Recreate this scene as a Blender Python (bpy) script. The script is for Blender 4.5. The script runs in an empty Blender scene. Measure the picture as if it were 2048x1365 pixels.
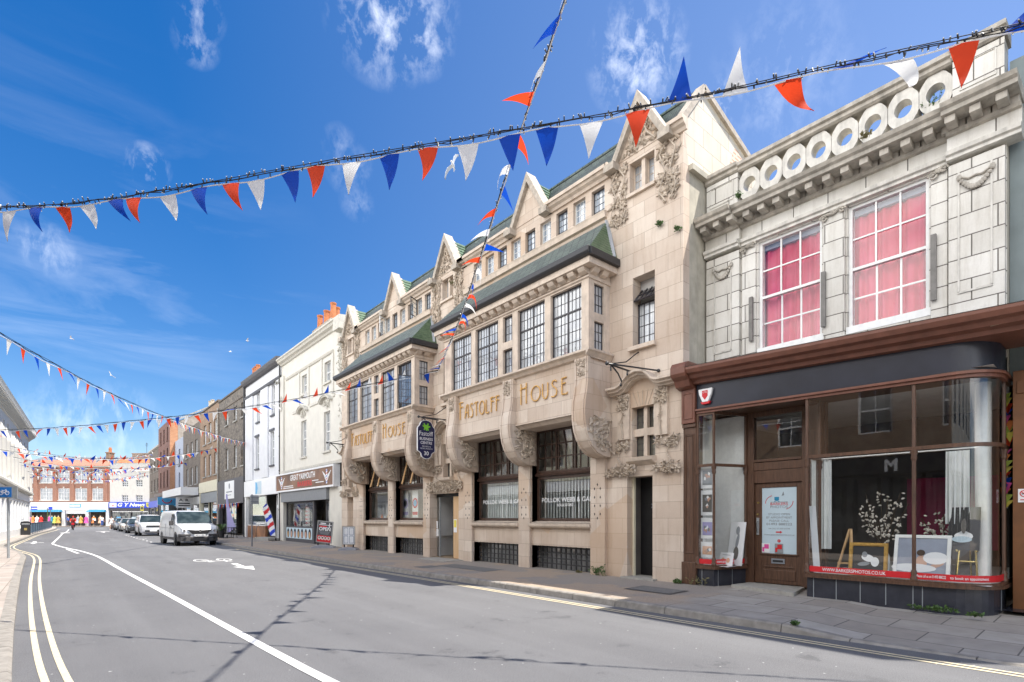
import bpy, bmesh, math, random
from mathutils import Vector, Matrix
PI = math.pi
R = math.radians
sc = bpy.context.scene
C = sc.collection

# ---------------------------------------------------------------- camera
HEAD = math.atan(901.0 / 1070.0)            # the lens points this far right of the street's own line
FWD = Vector((math.sin(HEAD), math.cos(HEAD), 0))
RGT = Vector((math.cos(HEAD), -math.sin(HEAD), 0))
cd = bpy.data.cameras.new('street_camera')
cam = bpy.data.objects.new('street_camera', cd)
C.objects.link(cam)
cd.sensor_width = 36
cd.lens = 36 * 1070 / 2048.0
cd.shift_y = (1036 - 682.5) / 2048.0
cd.clip_start = 0.1
cd.clip_end = 3000
cam.location = (0, 0, 1.55)
cam.rotation_euler = (PI / 2, 0, -HEAD)
sc.camera = cam

# ---------------------------------------------------------------- light
SUNV = Vector((0.35, -0.42, 1.0)).normalized()     # towards the sun
ELEV = math.asin(SUNV.z)
sd = bpy.data.lights.new('sun', 'SUN')
sun = bpy.data.objects.new('sun', sd)
C.objects.link(sun)
sd.energy = 3.1
sd.angle = R(0.53)
sd.color = (1.0, 0.95, 0.87)
sun.rotation_euler = SUNV.to_track_quat('Z', 'Y').to_euler()
sun.location = (20, -20, 60)

sc.view_settings.view_transform = 'Standard'
sc.view_settings.look = 'None'
sc.view_settings.exposure = 1.4
sc.view_settings.gamma = 1.0
sc.cycles.max_bounces = 8
sc.cycles.diffuse_bounces = 4
sc.cycles.glossy_bounces = 3
sc.cycles.transparent_max_bounces = 12
sc.cycles.caustics_reflective = False
sc.cycles.caustics_refractive = False
sc.cycles.sample_clamp_indirect = 6

w = bpy.data.worlds.new('World')
sc.world = w
w.use_nodes = True
w.cycles.sampling_method = 'MANUAL'
w.cycles.sample_map_resolution = 2048
wt = w.node_tree
wt.nodes.clear()


def WN(t, **k):
	n = wt.nodes.new(t)
	for a, b in k.items():
		setattr(n, a, b)
	return n


wl = wt.links.new
sky = WN('ShaderNodeTexSky', sky_type='NISHITA', sun_disc=False, sun_elevation=ELEV,
		 sun_rotation=math.atan2(SUNV.x, SUNV.y), air_density=1.0, dust_density=0.25, ozone_density=2.2, altitude=200)
hs = WN('ShaderNodeHueSaturation')
hs.inputs['Hue'].default_value = 0.512
hs.inputs['Saturation'].default_value = 1.66
hs.inputs['Value'].default_value = 0.81
gm = WN('ShaderNodeGamma')
gm.inputs[1].default_value = 0.75
wl(sky.outputs[0], gm.inputs[0])
wl(gm.outputs[0], hs.inputs['Color'])
tc = WN('ShaderNodeTexCoord')
GEN = tc.outputs['Generated']


def wmath(op, a, b=None, clamp=False):
	n = WN('ShaderNodeMath', operation=op, use_clamp=clamp)
	for i, v in enumerate((a, b)):
		if v is None:
			continue
		if isinstance(v, (int, float)):
			n.inputs[i].default_value = v
		else:
			wl(v, n.inputs[i])
	return n.outputs[0]


def wnoise(scale, detail, rough, stretch=(1, 1, 1), rot=(0, 0, 0), dist=0.0):
	mp = WN('ShaderNodeMapping')
	mp.inputs['Scale'].default_value = stretch
	mp.inputs['Rotation'].default_value = rot
	wl(GEN, mp.inputs[0])
	n = WN('ShaderNodeTexNoise')
	n.inputs['Scale'].default_value = scale
	n.inputs['Detail'].default_value = detail
	n.inputs['Roughness'].default_value = rough
	n.inputs['Distortion'].default_value = dist
	wl(mp.outputs[0], n.inputs['Vector'])
	return n.outputs['Fac']


def skydir(u, v):
	a = (u - 1024) / 1070.0
	return (FWD + RGT * a + Vector((0, 0, (1036 - v) / 1070.0))).normalized()


def patch(d, size):
	"""1 in the direction d, falling to 0 at the angular size given: where in the sky one cloud drifts"""
	n = WN('ShaderNodeVectorMath', operation='DISTANCE')
	wl(GEN, n.inputs[0])
	n.inputs[1].default_value = d
	return wmath('SUBTRACT', 1.0, wmath('DIVIDE', n.outputs['Value'], size), True)


fine = wnoise(30, 9, 0.64, (1.3, 1.3, 0.5), (0.35, -0.3, 0.5), 0.25)
streak = wnoise(3.4, 7, 0.6, (1.0, 1.0, 5.0), (0.24, -0.2, 0.3), 0.6)
total = None
for (u, v, size, amt) in ((770, 30, 0.085, 0.9), (835, 70, 0.055, 0.9), (850, 20, 0.05, 0.6), (1275, 120, 0.075, 0.95), (1325, 105, 0.04, 0.7), (1250, 150, 0.04, 0.6), (295, 332, 0.03, 0.9), (310, 345, 0.02, 0.8),
						  (392, 85, 0.03, 0.6), (402, 30, 0.03, 0.6), (90, 495, 0.035, 0.6), (110, 515, 0.03, 0.5), (700, 340, 0.04, 0.35), (715, 405, 0.03, 0.35), (680, 290, 0.03, 0.3),
						  (1440, 205, 0.035, 0.8), (150, 845, 0.07, 0.6), (230, 850, 0.07, 0.55), (70, 850, 0.05, 0.45), (1560, 160, 0.10, 0.25)):
	p = patch(skydir(u, v), size)
	p = wmath('MULTIPLY', wmath('POWER', p, 0.95), amt)
	total = p if total is None else wmath('MAXIMUM', total, p)
wisp = wmath('MULTIPLY', total, wmath('MULTIPLY', wmath('SUBTRACT', fine, 0.45, True), 2.3, True), True)
low = patch(skydir(200, 620), 0.34)
veil = wmath('MULTIPLY', wmath('MULTIPLY', low, wmath('MULTIPLY', wmath('SUBTRACT', streak, 0.46, True), 2.6, True)), 0.20)
mist = wmath('MULTIPLY', patch(skydir(1900, 250), 1.0), 0.13)
cloud = wmath('ADD', wmath('ADD', wisp, veil), mist, True)
# cloud banks behind the lens, mirrored by windows, added bright to light shaded fronts
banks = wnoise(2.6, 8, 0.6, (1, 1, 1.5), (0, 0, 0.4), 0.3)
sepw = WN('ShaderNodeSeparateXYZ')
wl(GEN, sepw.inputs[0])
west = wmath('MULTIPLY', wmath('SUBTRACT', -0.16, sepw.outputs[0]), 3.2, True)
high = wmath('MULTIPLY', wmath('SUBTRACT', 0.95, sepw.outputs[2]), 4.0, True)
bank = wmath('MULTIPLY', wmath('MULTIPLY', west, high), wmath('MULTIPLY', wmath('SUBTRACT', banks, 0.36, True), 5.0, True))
mix = WN('ShaderNodeMixRGB')
wl(cloud, mix.inputs[0])
wl(hs.outputs[0], mix.inputs[1])
mix.inputs[2].default_value = (5.6, 5.8, 6.1, 1)
bg = WN('ShaderNodeBackground')
bg.inputs[1].default_value = 0.12
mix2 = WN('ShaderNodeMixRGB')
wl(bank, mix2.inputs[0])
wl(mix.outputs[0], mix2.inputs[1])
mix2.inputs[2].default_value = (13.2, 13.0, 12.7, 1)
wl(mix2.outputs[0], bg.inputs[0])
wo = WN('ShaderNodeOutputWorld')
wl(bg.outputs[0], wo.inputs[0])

# ---------------------------------------------------------------- materials
M = {}


class NT:
	"""small helper round one material's nodes"""
	def __init__(s, name):
		m = bpy.data.materials.new(name)
		m.use_nodes = True
		s.m = m
		s.t = m.node_tree
		s.b = s.t.nodes['Principled BSDF']
		s.out = s.t.nodes['Material Output']
		s.o = s.n('ShaderNodeTexCoord').outputs['Object']

	def n(s, t, **k):
		x = s.t.nodes.new(t)
		for a, b in k.items():
			setattr(x, a, b)
		return x

	def l(s, a, b):
		s.t.links.new(a, b)

	def math(s, op, a, b=0.0, clamp=False):
		x = s.n('ShaderNodeMath', operation=op, use_clamp=clamp)
		for i, v in enumerate((a, b)):
			if isinstance(v, (int, float)):
				x.inputs[i].default_value = v
			else:
				s.l(v, x.inputs[i])
		return x.outputs[0]

	def noise(s, scale, detail=4, rough=0.55, vec=None, stretch=None):
		x = s.n('ShaderNodeTexNoise')
		x.inputs['Scale'].default_value = scale
		x.inputs['Detail'].default_value = detail
		x.inputs['Roughness'].default_value = rough
		v = vec or s.o
		if stretch:
			mp = s.n('ShaderNodeMapping')
			mp.inputs['Scale'].default_value = stretch
			s.l(v, mp.inputs[0])
			v = mp.outputs[0]
		s.l(v, x.inputs['Vector'])
		return x.outputs['Fac']

	def ramp(s, fac, lo, hi, a=0.0, b=1.0):
		"""fac from lo..hi mapped to a..b"""
		x = s.n('ShaderNodeMapRange')
		x.inputs[1].default_value = lo
		x.inputs[2].default_value = hi
		x.inputs[3].default_value = a
		x.inputs[4].default_value = b
		s.l(fac, x.inputs[0])
		return x.outputs[0]

	def mix(s, fac, a, b, mode='MIX'):
		x = s.n('ShaderNodeMixRGB', blend_type=mode)
		for i, v in enumerate((fac, a, b)):
			if isinstance(v, (int, float)):
				x.inputs[i].default_value = v
			elif isinstance(v, (tuple, list)):
				x.inputs[i].default_value = tuple(v) + ((1,) if len(v) == 3 else ())
			else:
				s.l(v, x.inputs[i])
		return x.outputs[0]

	def sepxyz(s):
		x = s.n('ShaderNodeSeparateXYZ')
		s.l(s.o, x.inputs[0])
		return x.outputs

	def comb(s, x, y, z=0.0):
		c = s.n('ShaderNodeCombineXYZ')
		for i, v in enumerate((x, y, z)):
			if isinstance(v, (int, float)):
				c.inputs[i].default_value = v
			else:
				s.l(v, c.inputs[i])
		return c.outputs[0]

	def bump(s, h, strength=0.3, dist=0.01):
		x = s.n('ShaderNodeBump')
		x.inputs['Strength'].default_value = strength
		x.inputs['Distance'].default_value = dist
		s.l(h, x.inputs['Height'])
		s.l(x.outputs[0], s.b.inputs['Normal'])

	def fin(s, col, rough=0.6, metal=0.0, spec=None):
		if isinstance(col, (tuple, list)):
			s.b.inputs['Base Color'].default_value = tuple(col) + (1,)
		else:
			s.l(col, s.b.inputs['Base Color'])
		if isinstance(rough, (int, float)):
			s.b.inputs['Roughness'].default_value = rough
		else:
			s.l(rough, s.b.inputs['Roughness'])
		s.b.inputs['Metallic'].default_value = metal
		if spec is not None:
			s.b.inputs['Specular IOR Level'].default_value = spec
		M[s.m.name] = s.m
		return s.m


def paint(name, col, rough=0.5, var=0.12, scale=6, metal=0.0, bump=0.0, grime=0.0, coat=0.0, bscale=60):
	"""painted, worn or plain surface: one colour with uneven wear; grime = share of darker run-down streaks"""
	k = NT(name)
	n = k.noise(scale, 5)
	c = k.mix(k.ramp(n, 0.3, 0.7), tuple(x * (1 - var) for x in col), tuple(min(1, x * (1 + var)) for x in col))
	if grime:
		g = k.noise(2.2, 6, 0.65, stretch=(3.0, 3.0, 0.5))
		c = k.mix(k.ramp(g, 0.48, 0.75, 0, grime), c, tuple(x * 0.45 for x in col))
	if bump:
		k.bump(k.noise(bscale, 3), bump, 0.01)
	if coat:
		k.b.inputs['Coat Weight'].default_value = coat
		k.b.inputs['Coat Roughness'].default_value = 0.05
	return k.fin(c, rough, metal)


def masonry(name, c1, c2, mortar, bw, bh, ms, rough=0.75, stain=(0.5, 0.5, 0.5), stain_amt=0.35, bump=0.5, bias=0.0, sizevar=None, mortar_smooth=0.1, patch_col=None):
	"""courses of blocks, tiles or bricks laid along the wall (X and Y both count as 'along'), Z up"""
	k = NT(name)
	x, y, z = k.sepxyz()
	along = k.math('ADD', x, y)
	vec = k.comb(along, z)
	b = k.n('ShaderNodeTexBrick')
	k.l(vec, b.inputs['Vector'])
	b.inputs['Color1'].default_value = c1 + (1,)
	b.inputs['Color2'].default_value = c2 + (1,)
	b.inputs['Mortar'].default_value = mortar + (1,)
	b.inputs['Scale'].default_value = 1.0
	b.inputs['Mortar Size'].default_value = ms
	b.inputs['Mortar Smooth'].default_value = mortar_smooth
	b.inputs['Bias'].default_value = bias
	b.inputs['Brick Width'].default_value = bw
	b.inputs['Row Height'].default_value = bh
	c = b.outputs['Color']
	big = k.noise(0.7, 6, 0.6)
	c = k.mix(k.ramp(big, 0.42, 0.72, 0, stain_amt), c, stain, 'MULTIPLY')
	st = k.noise(1.6, 6, 0.7, stretch=(4, 4, 0.45))
	c = k.mix(k.ramp(st, 0.5, 0.78, 0, stain_amt), c, stain, 'MULTIPLY')
	grain = k.noise(45, 3)
	c = k.mix(k.ramp(grain, 0.25, 0.75, 0, 0.16), c, (0.55, 0.52, 0.48), 'MULTIPLY')
	if patch_col:
		vb = k.n('ShaderNodeTexVoronoi')
		vb.inputs['Scale'].default_value = 0.9
		k.l(vec, vb.inputs['Vector'])
		sp = k.n('ShaderNodeSeparateColor')
		k.l(vb.outputs['Color'], sp.inputs[0])
		c = k.mix(k.ramp(sp.outputs[0], 0.8, 0.86, 0, 0.55), c, patch_col)
	if bump:
		h = k.math('SUBTRACT', k.math('MULTIPLY', grain, 0.25), b.outputs['Fac'])
		k.bump(h, bump, 0.012)
	return k.fin(c, rough)


def make_materials():
	# stone of the long house: buff blocks, warm patches
	masonry('buff_stone', (0.575, 0.47, 0.38), (0.70, 0.605, 0.51), (0.43, 0.345, 0.275), 0.62, 0.36, 0.0055, 0.72, (0.64, 0.54, 0.45), 0.5, 0.35, patch_col=(0.52, 0.36, 0.235))
	paint('carved_stone', (0.50, 0.42, 0.335), 0.8, 0.22, 7, bump=0.4, grime=0.35)
	paint('smooth_stone', (0.61, 0.51, 0.415), 0.7, 0.14, 5, bump=0.15, grime=0.38, bscale=40)
	paint('coping_stone', (0.43, 0.375, 0.31), 0.75, 0.25, 9, bump=0.3, grime=0.5)
	masonry('pale_faience', (0.62, 0.60, 0.55), (0.76, 0.74, 0.69), (0.10, 0.085, 0.07), 0.62, 0.345, 0.009, 0.28, (0.48, 0.43, 0.36), 0.48, 0.5)
	masonry('side_faience', (0.70, 0.64, 0.52), (0.78, 0.72, 0.60), (0.40, 0.33, 0.25), 0.75, 0.42, 0.008, 0.5, (0.6, 0.5, 0.4), 0.3, 0.4)
	paint('cream_faience', (0.58, 0.555, 0.50), 0.32, 0.16, 6, grime=0.7)
	paint('cornice_faience', (0.42, 0.385, 0.33), 0.6, 0.3, 5, grime=0.75, bump=0.3)
	paint('old_render', (0.42, 0.39, 0.32), 0.9, 0.18, 3, grime=0.35, bump=0.3)
	paint('white_stucco', (0.66, 0.635, 0.57), 0.8, 0.06, 2, grime=0.14, bump=0.1)
	paint('stucco_moulding', (0.60, 0.575, 0.51), 0.8, 0.1, 8, grime=0.25)
	paint('bright_render', (0.68, 0.69, 0.71), 0.8, 0.05, 2, grime=0.1)
	paint('white_paint', (0.80, 0.80, 0.78), 0.45, 0.06, 9, grime=0.16)
	paint('white_upvc', (0.82, 0.83, 0.84), 0.35, 0.03, 4)
	paint('cream_paint', (0.72, 0.68, 0.52), 0.6, 0.07, 4, grime=0.15)
	paint('charcoal_paint', (0.075, 0.073, 0.082), 0.5, 0.15, 4, grime=0.2)
	paint('black_trim', (0.028, 0.028, 0.032), 0.4, 0.2, 8)
	paint('iron_paint', (0.03, 0.03, 0.033), 0.45, 0.2, 20)
	paint('steel_frame', (0.045, 0.04, 0.045), 0.4, 0.2, 12)
	paint('dark_timber', (0.062, 0.034, 0.024), 0.4, 0.3, 10, grime=0.2)
	paint('navy_board', (0.020, 0.023, 0.036), 0.33, 0.25, 2)
	paint('red_brown_paint', (0.175, 0.07, 0.045), 0.45, 0.16, 6, grime=0.3)
	k = NT('shopfront_timber')
	g = k.noise(4, 6, 0.7, stretch=(9, 9, 0.8))
	k.bump(g, 0.12, 0.01)
	k.fin(k.mix(k.ramp(g, 0.3, 0.72), (0.052, 0.027, 0.017), (0.155, 0.078, 0.045)), 0.42)
	k = NT('light_timber')
	g = k.noise(4, 6, 0.7, stretch=(8, 8, 0.7))
	k.fin(k.mix(k.ramp(g, 0.3, 0.72), (0.42, 0.24, 0.10), (0.62, 0.40, 0.20)), 0.55)
	k = NT('plywood_sheet')
	g = k.noise(2.5, 6, 0.7, stretch=(6, 6, 0.6))
	k.fin(k.mix(k.ramp(g, 0.3, 0.72), (0.50, 0.31, 0.15), (0.66, 0.46, 0.27)), 0.6)
	paint('door_black', (0.007, 0.007, 0.008), 0.55, 0.35, 5, grime=0.3)
	paint('plinth_tile', (0.035, 0.037, 0.048), 0.25, 0.2, 5, grime=0.3)
	paint('brown_door_paint', (0.16, 0.065, 0.022), 0.5, 0.15, 5)
	# roofs
	masonry('green_slate', (0.075, 0.105, 0.095), (0.155, 0.195, 0.165), (0.028, 0.036, 0.034), 0.24, 0.0753, 0.012, 0.36, (0.75, 0.78, 0.7), 0.3, 0.5, patch_col=None)
	k = NT('green_tile')
	n = k.noise(7, 4)
	k.fin(k.mix(k.ramp(n, 0.3, 0.7), (0.06, 0.11, 0.058), (0.125, 0.19, 0.11)), 0.35)
	k = NT('grey_slate')
	n = k.noise(5, 5)
	k.fin(k.mix(k.ramp(n, 0.3, 0.7), (0.13, 0.14, 0.15), (0.26, 0.27, 0.28)), 0.5)
	masonry('orange_pantile', (0.55, 0.19, 0.07), (0.66, 0.27, 0.11), (0.20, 0.07, 0.03), 0.3, 0.28, 0.03, 0.7, (0.7, 0.6, 0.5), 0.3, 0.6)
	masonry('red_pantile', (0.46, 0.20, 0.125), (0.55, 0.27, 0.18), (0.22, 0.10, 0.07), 0.3, 0.28, 0.03, 0.7, (0.75, 0.7, 0.65), 0.3, 0.6)
	masonry('patch_brick', (0.50, 0.23, 0.13), (0.60, 0.36, 0.25), (0.68, 0.60, 0.50), 0.26, 0.10, 0.035, 0.85, (0.7, 0.6, 0.55), 0.3, 0.4)
	paint('lead_sheet', (0.40, 0.42, 0.44), 0.5, 0.12, 3, grime=0.2)
	paint('terracotta_pot', (0.50, 0.175, 0.065), 0.75, 0.16, 5, grime=0.2)
	paint('pale_pot', (0.58, 0.50, 0.38), 0.75, 0.16, 5, grime=0.2)
	# bricks
	masonry('red_brick', (0.31, 0.115, 0.065), (0.42, 0.17, 0.095), (0.45, 0.36, 0.30), 0.23, 0.075, 0.010, 0.85, (0.7, 0.6, 0.55), 0.4, 0.4)
	masonry('orange_brick', (0.52, 0.21, 0.085), (0.64, 0.29, 0.13), (0.5, 0.36, 0.26), 0.23, 0.075, 0.010, 0.85, (0.75, 0.65, 0.55), 0.4, 0.4)
	masonry('brown_brick', (0.27, 0.165, 0.10), (0.38, 0.245, 0.15), (0.34, 0.28, 0.22), 0.23, 0.075, 0.010, 0.85, (0.55, 0.5, 0.45), 0.5, 0.4)
	masonry('dark_brick', (0.105, 0.085, 0.068), (0.195, 0.16, 0.125), (0.26, 0.23, 0.20), 0.23, 0.075, 0.010, 0.85, (0.5, 0.47, 0.44), 0.5, 0.5)
	masonry('stock_brick', (0.36, 0.30, 0.235), (0.46, 0.39, 0.31), (0.40, 0.36, 0.32), 0.23, 0.075, 0.010, 0.85, (0.6, 0.56, 0.52), 0.5, 0.4)
	masonry('plum_brick', (0.155, 0.062, 0.048), (0.225, 0.095, 0.07), (0.25, 0.19, 0.16), 0.23, 0.075, 0.010, 0.85, (0.7, 0.6, 0.55), 0.4, 0.4)
	# flint wall
	k = NT('flint_wall')
	x, y, z = k.sepxyz()
	vec = k.comb(k.math('ADD', x, y), z)
	vb = k.n('ShaderNodeTexVoronoi')
	vb.inputs['Scale'].default_value = 7.5
	k.l(vec, vb.inputs['Vector'])
	sp = k.n('ShaderNodeSeparateColor')
	k.l(vb.outputs['Color'], sp.inputs[0])
	c = k.mix(sp.outputs[0], (0.055, 0.048, 0.042), (0.24, 0.205, 0.165))
	big = k.noise(0.8, 6, 0.65)
	c = k.mix(k.ramp(big, 0.4, 0.7, 0, 0.55), c, (0.22, 0.185, 0.145))
	k.bump(vb.outputs['Distance'], 0.7, 0.03)
	k.fin(c, 0.75)
	paint('blue_grey_render', (0.38, 0.42, 0.50), 0.8, 0.07, 2, grime=0.15)
	paint('teal_grey_render', (0.20, 0.24, 0.245), 0.75, 0.12, 2, grime=0.2)
	# ground
	k = NT('asphalt')
	x, y, z = k.sepxyz()
	n1 = k.noise(95, 3, 0.75)
	n2 = k.noise(0.45, 6, 0.62)
	n3 = k.noise(20, 6, 0.78)
	n4 = k.noise(48, 4, 0.85)
	trk = k.noise(1.0, 5, 0.6, stretch=(1.3, 0.07, 1))
	c = k.mix(k.ramp(n1, 0.30, 0.70), (0.062, 0.062, 0.066), (0.235, 0.232, 0.232))
	c = k.mix(k.ramp(n2, 0.35, 0.68, 0, 0.40), c, (0.085, 0.085, 0.09))
	c = k.mix(k.ramp(trk, 0.45, 0.66, 0, 0.35), c, (0.20, 0.20, 0.202))
	c = k.mix(k.ramp(n3, 0.56, 0.72, 0, 0.5), c, (0.055, 0.055, 0.058))
	c = k.mix(k.ramp(n4, 0.58, 0.70, 0, 0.6), c, (0.32, 0.32, 0.315))
	sp_ = k.noise(0.9, 3, 0.5)
	st_ = k.noise(2.6, 5, 0.7)
	c = k.mix(k.math('MULTIPLY', k.ramp(sp_, 0.55, 0.65), k.ramp(st_, 0.55, 0.62, 0, 0.5)), c, (0.05, 0.05, 0.053))
	for sc_, cut in ((2.3, 0.030), (5.5, 0.045)):
		vb = k.n('ShaderNodeTexVoronoi')
		vb.inputs['Scale'].default_value = sc_
		k.l(k.o, vb.inputs['Vector'])
		wob = k.math('ADD', vb.outputs['Distance'], k.math('MULTIPLY', k.math('SUBTRACT', k.noise(26, 2), 0.5), 0.16))
		rnd = k.n('ShaderNodeSeparateColor')
		k.l(vb.outputs['Color'], rnd.inputs[0])
		c = k.mix(k.math('MULTIPLY', k.ramp(wob, cut * 0.7, cut * 1.6, 0.75, 0.0), k.ramp(rnd.outputs[0], 0.45, 0.55)), c, (0.55, 0.54, 0.52))
	k.bump(n1, 0.4, 0.006)
	k.fin(c, 0.85)
	k = NT('pavement_mixed')
	x, y, z = k.sepxyz()
	b = k.n('ShaderNodeTexBrick')
	k.l(k.comb(y, x), b.inputs['Vector'])
	b.inputs['Color1'].default_value = (0.31, 0.275, 0.235, 1)
	b.inputs['Color2'].default_value = (0.43, 0.395, 0.35, 1)
	b.inputs['Mortar'].default_value = (0.11, 0.10, 0.09, 1)
	b.inputs['Scale'].default_value = 1.0
	b.inputs['Mortar Size'].default_value = 0.009
	b.inputs['Brick Width'].default_value = 0.92
	b.inputs['Row Height'].default_value = 0.62
	slab = k.mix(k.ramp(k.noise(3, 6, 0.65), 0.4, 0.7, 0, 0.45), b.outputs['Color'], (0.20, 0.18, 0.155))
	gr = k.noise(70, 3, 0.7)
	gravel = k.mix(k.ramp(gr, 0.3, 0.7), (0.21, 0.155, 0.105), (0.56, 0.45, 0.345))
	tar = k.mix(k.ramp(gr, 0.3, 0.7), (0.20, 0.175, 0.15), (0.40, 0.355, 0.305))
	pn = k.math('ADD', k.noise(0.55, 4, 0.6), k.math('MULTIPLY', k.math('SUBTRACT', x, 8.7), -0.10))
	far = k.mix(k.ramp(pn, 0.47, 0.53), tar, gravel)
	near = k.ramp(k.math('ADD', y, k.math('MULTIPLY', k.noise(0.9, 2), 1.2)), 5.6, 5.9)
	c = k.mix(near, slab, far)
	k.bump(gr, 0.3, 0.006)
	k.fin(c, 0.85)
	k = NT('pavement_pale')
	x, y, z = k.sepxyz()
	b = k.n('ShaderNodeTexBrick')
	k.l(k.comb(y, x), b.inputs['Vector'])
	b.inputs['Color1'].default_value = (0.37, 0.315, 0.27, 1)
	b.inputs['Color2'].default_value = (0.47, 0.41, 0.36, 1)
	b.inputs['Mortar'].default_value = (0.22, 0.19, 0.15, 1)
	b.inputs['Scale'].default_value = 1.0
	b.inputs['Mortar Size'].default_value = 0.008
	b.inputs['Brick Width'].default_value = 0.45
	b.inputs['Row Height'].default_value = 0.45
	c = k.mix(k.ramp(k.noise(2.5, 6, 0.65), 0.35, 0.7, 0, 0.4), b.outputs['Color'], (0.27, 0.23, 0.19))
	k.fin(c, 0.85)
	paint('kerb_stone', (0.30, 0.275, 0.24), 0.85, 0.25, 7, bump=0.4, grime=0.2)
	paint('ramp_concrete', (0.36, 0.31, 0.255), 0.85, 0.2, 9, bump=0.5)
	k = NT('road_paint_white')
	n = k.noise(16, 6, 0.75)
	k.fin(k.mix(k.ramp(n, 0.52, 0.72, 0, 0.75), (0.76, 0.75, 0.72), (0.30, 0.30, 0.30)), 0.7)
	k = NT('road_paint_yellow')
	n = k.noise(14, 6, 0.75)
	k.fin(k.mix(k.ramp(n, 0.50, 0.74, 0, 0.7), (0.70, 0.60, 0.40), (0.30, 0.27, 0.22)), 0.7)
	paint('manhole_iron', (0.075, 0.072, 0.07), 0.6, 0.3, 30, bump=0.4)
	paint('inspection_cover', (0.17, 0.165, 0.155), 0.75, 0.2, 20, bump=0.3)
	paint('step_stone', (0.36, 0.345, 0.31), 0.8, 0.15, 8, bump=0.25, grime=0.3)
	# glass: clear panes one sees through, and the leaded ones backed by blinds
	k = NT('clear_glass')
	tr = k.n('ShaderNodeBsdfTransparent')
	tr.inputs[0].default_value = (0.97, 0.985, 0.98, 1)
	gl = k.n('ShaderNodeBsdfGlossy')
	gl.inputs['Roughness'].default_value = 0.004
	fr = k.n('ShaderNodeLayerWeight')
	fr.inputs[0].default_value = 0.5
	nb = k.n('ShaderNodeBump')
	nb.inputs['Strength'].default_value = 0.05
	nb.inputs['Distance'].default_value = 0.02
	k.l(k.noise(0.9, 2), nb.inputs['Height'])
	k.l(nb.outputs[0], gl.inputs['Normal'])
	ms_ = k.n('ShaderNodeMixShader')
	k.l(k.math('ADD', k.math('MULTIPLY', k.math('POWER', fr.outputs['Facing'], 4.0), 0.9), 0.105, True), ms_.inputs[0])
	k.l(tr.outputs[0], ms_.inputs[1])
	k.l(gl.outputs[0], ms_.inputs[2])
	k.l(ms_.outputs[0], k.out.inputs[0])
	M['clear_glass'] = k.m
	k = NT('sash_glass')
	tr = k.n('ShaderNodeBsdfTransparent')
	gl = k.n('ShaderNodeBsdfGlossy')
	gl.inputs['Roughness'].default_value = 0.02
	fr = k.n('ShaderNodeLayerWeight')
	fr.inputs[0].default_value = 0.5
	ms_ = k.n('ShaderNodeMixShader')
	k.l(k.math('ADD', k.math('POWER', fr.outputs['Facing'], 5.0), 0.05, True), ms_.inputs[0])
	k.l(tr.outputs[0], ms_.inputs[1])
	k.l(gl.outputs[0], ms_.inputs[2])
	k.l(ms_.outputs[0], k.out.inputs[0])
	M['sash_glass'] = k.m

	def pane(name, c1, c2, stripe, cell, rough=0.06, wob=0.25):
		k = NT(name)
		x, y, z = k.sepxyz()
		al = k.math('ADD', x, y)
		wv = k.n('ShaderNodeTexWave')
		wv.inputs['Scale'].default_value = stripe
		wv.inputs['Distortion'].default_value = 0.6
		k.l(k.comb(al, k.math('MULTIPLY', z, 0.12)), wv.inputs['Vector'])
		wn = k.n('ShaderNodeTexWhiteNoise')
		fl = k.n('ShaderNodeVectorMath', operation='FLOOR')
		mp = k.n('ShaderNodeVectorMath', operation='DIVIDE')
		k.l(k.comb(al, z), mp.inputs[0])
		mp.inputs[1].default_value = (cell[0], cell[1], 1)
		k.l(mp.outputs[0], fl.inputs[0])
		k.l(fl.outputs[0], wn.inputs['Vector'])
		c = k.mix(k.ramp(wv.outputs['Fac'], 0.2, 0.8), c1, c2)
		c = k.mix(k.ramp(k.noise(0.7, 3), 0.45, 0.65, 0, 0.5), c, tuple(v * 0.5 for v in c1))
		# every little pane sits at its own slight angle in the lead
		nm = k.n('ShaderNodeNewGeometry').outputs['Normal']
		sub = k.n('ShaderNodeVectorMath', operation='SUBTRACT')
		k.l(wn.outputs['Color'], sub.inputs[0])
		sub.inputs[1].default_value = (0.5, 0.5, 0.5)
		scl = k.n('ShaderNodeVectorMath', operation='SCALE')
		k.l(sub.outputs[0], scl.inputs[0])
		scl.inputs['Scale'].default_value = wob * 0.2
		add = k.n('ShaderNodeVectorMath', operation='ADD')
		k.l(nm, add.inputs[0])
		k.l(scl.outputs[0], add.inputs[1])
		nr = k.n('ShaderNodeVectorMath', operation='NORMALIZE')
		k.l(add.outputs[0], nr.inputs[0])
		k.l(nr.outputs[0], k.b.inputs['Normal'])
		k.b.inputs['Coat Weight'].default_value = 1.0
		k.b.inputs['Coat Roughness'].default_value = 0.02
		k.b.inputs['Coat IOR'].default_value = 1.7
		k.l(nr.outputs[0], k.b.inputs['Coat Normal'])
		k.fin(c, rough)
	pane('leaded_pane', (0.32, 0.35, 0.39), (0.60, 0.62, 0.63), 6.5, (0.17, 0.24))
	pane('attic_pane', (0.20, 0.26, 0.34), (0.42, 0.47, 0.52), 1.5, (0.12, 0.16))
	pane('sash_pane', (0.26, 0.29, 0.32), (0.48, 0.49, 0.49), 1.2, (0.3, 0.45))
	pane('dark_pane', (0.035, 0.04, 0.045), (0.085, 0.09, 0.095), 0.8, (0.3, 0.45))
	pane('stained_pane', (0.10, 0.10, 0.085), (0.20, 0.20, 0.17), 1.0, (0.08, 0.12))
	pane('grey_pane', (0.20, 0.21, 0.215), (0.30, 0.31, 0.31), 0.7, (0.12, 0.13))
	# curtains, cloth and card
	k = NT('pink_curtain')
	x, y, z = k.sepxyz()
	n = k.noise(1.3, 4, 0.6, stretch=(1, 3, 0.5))
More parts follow.
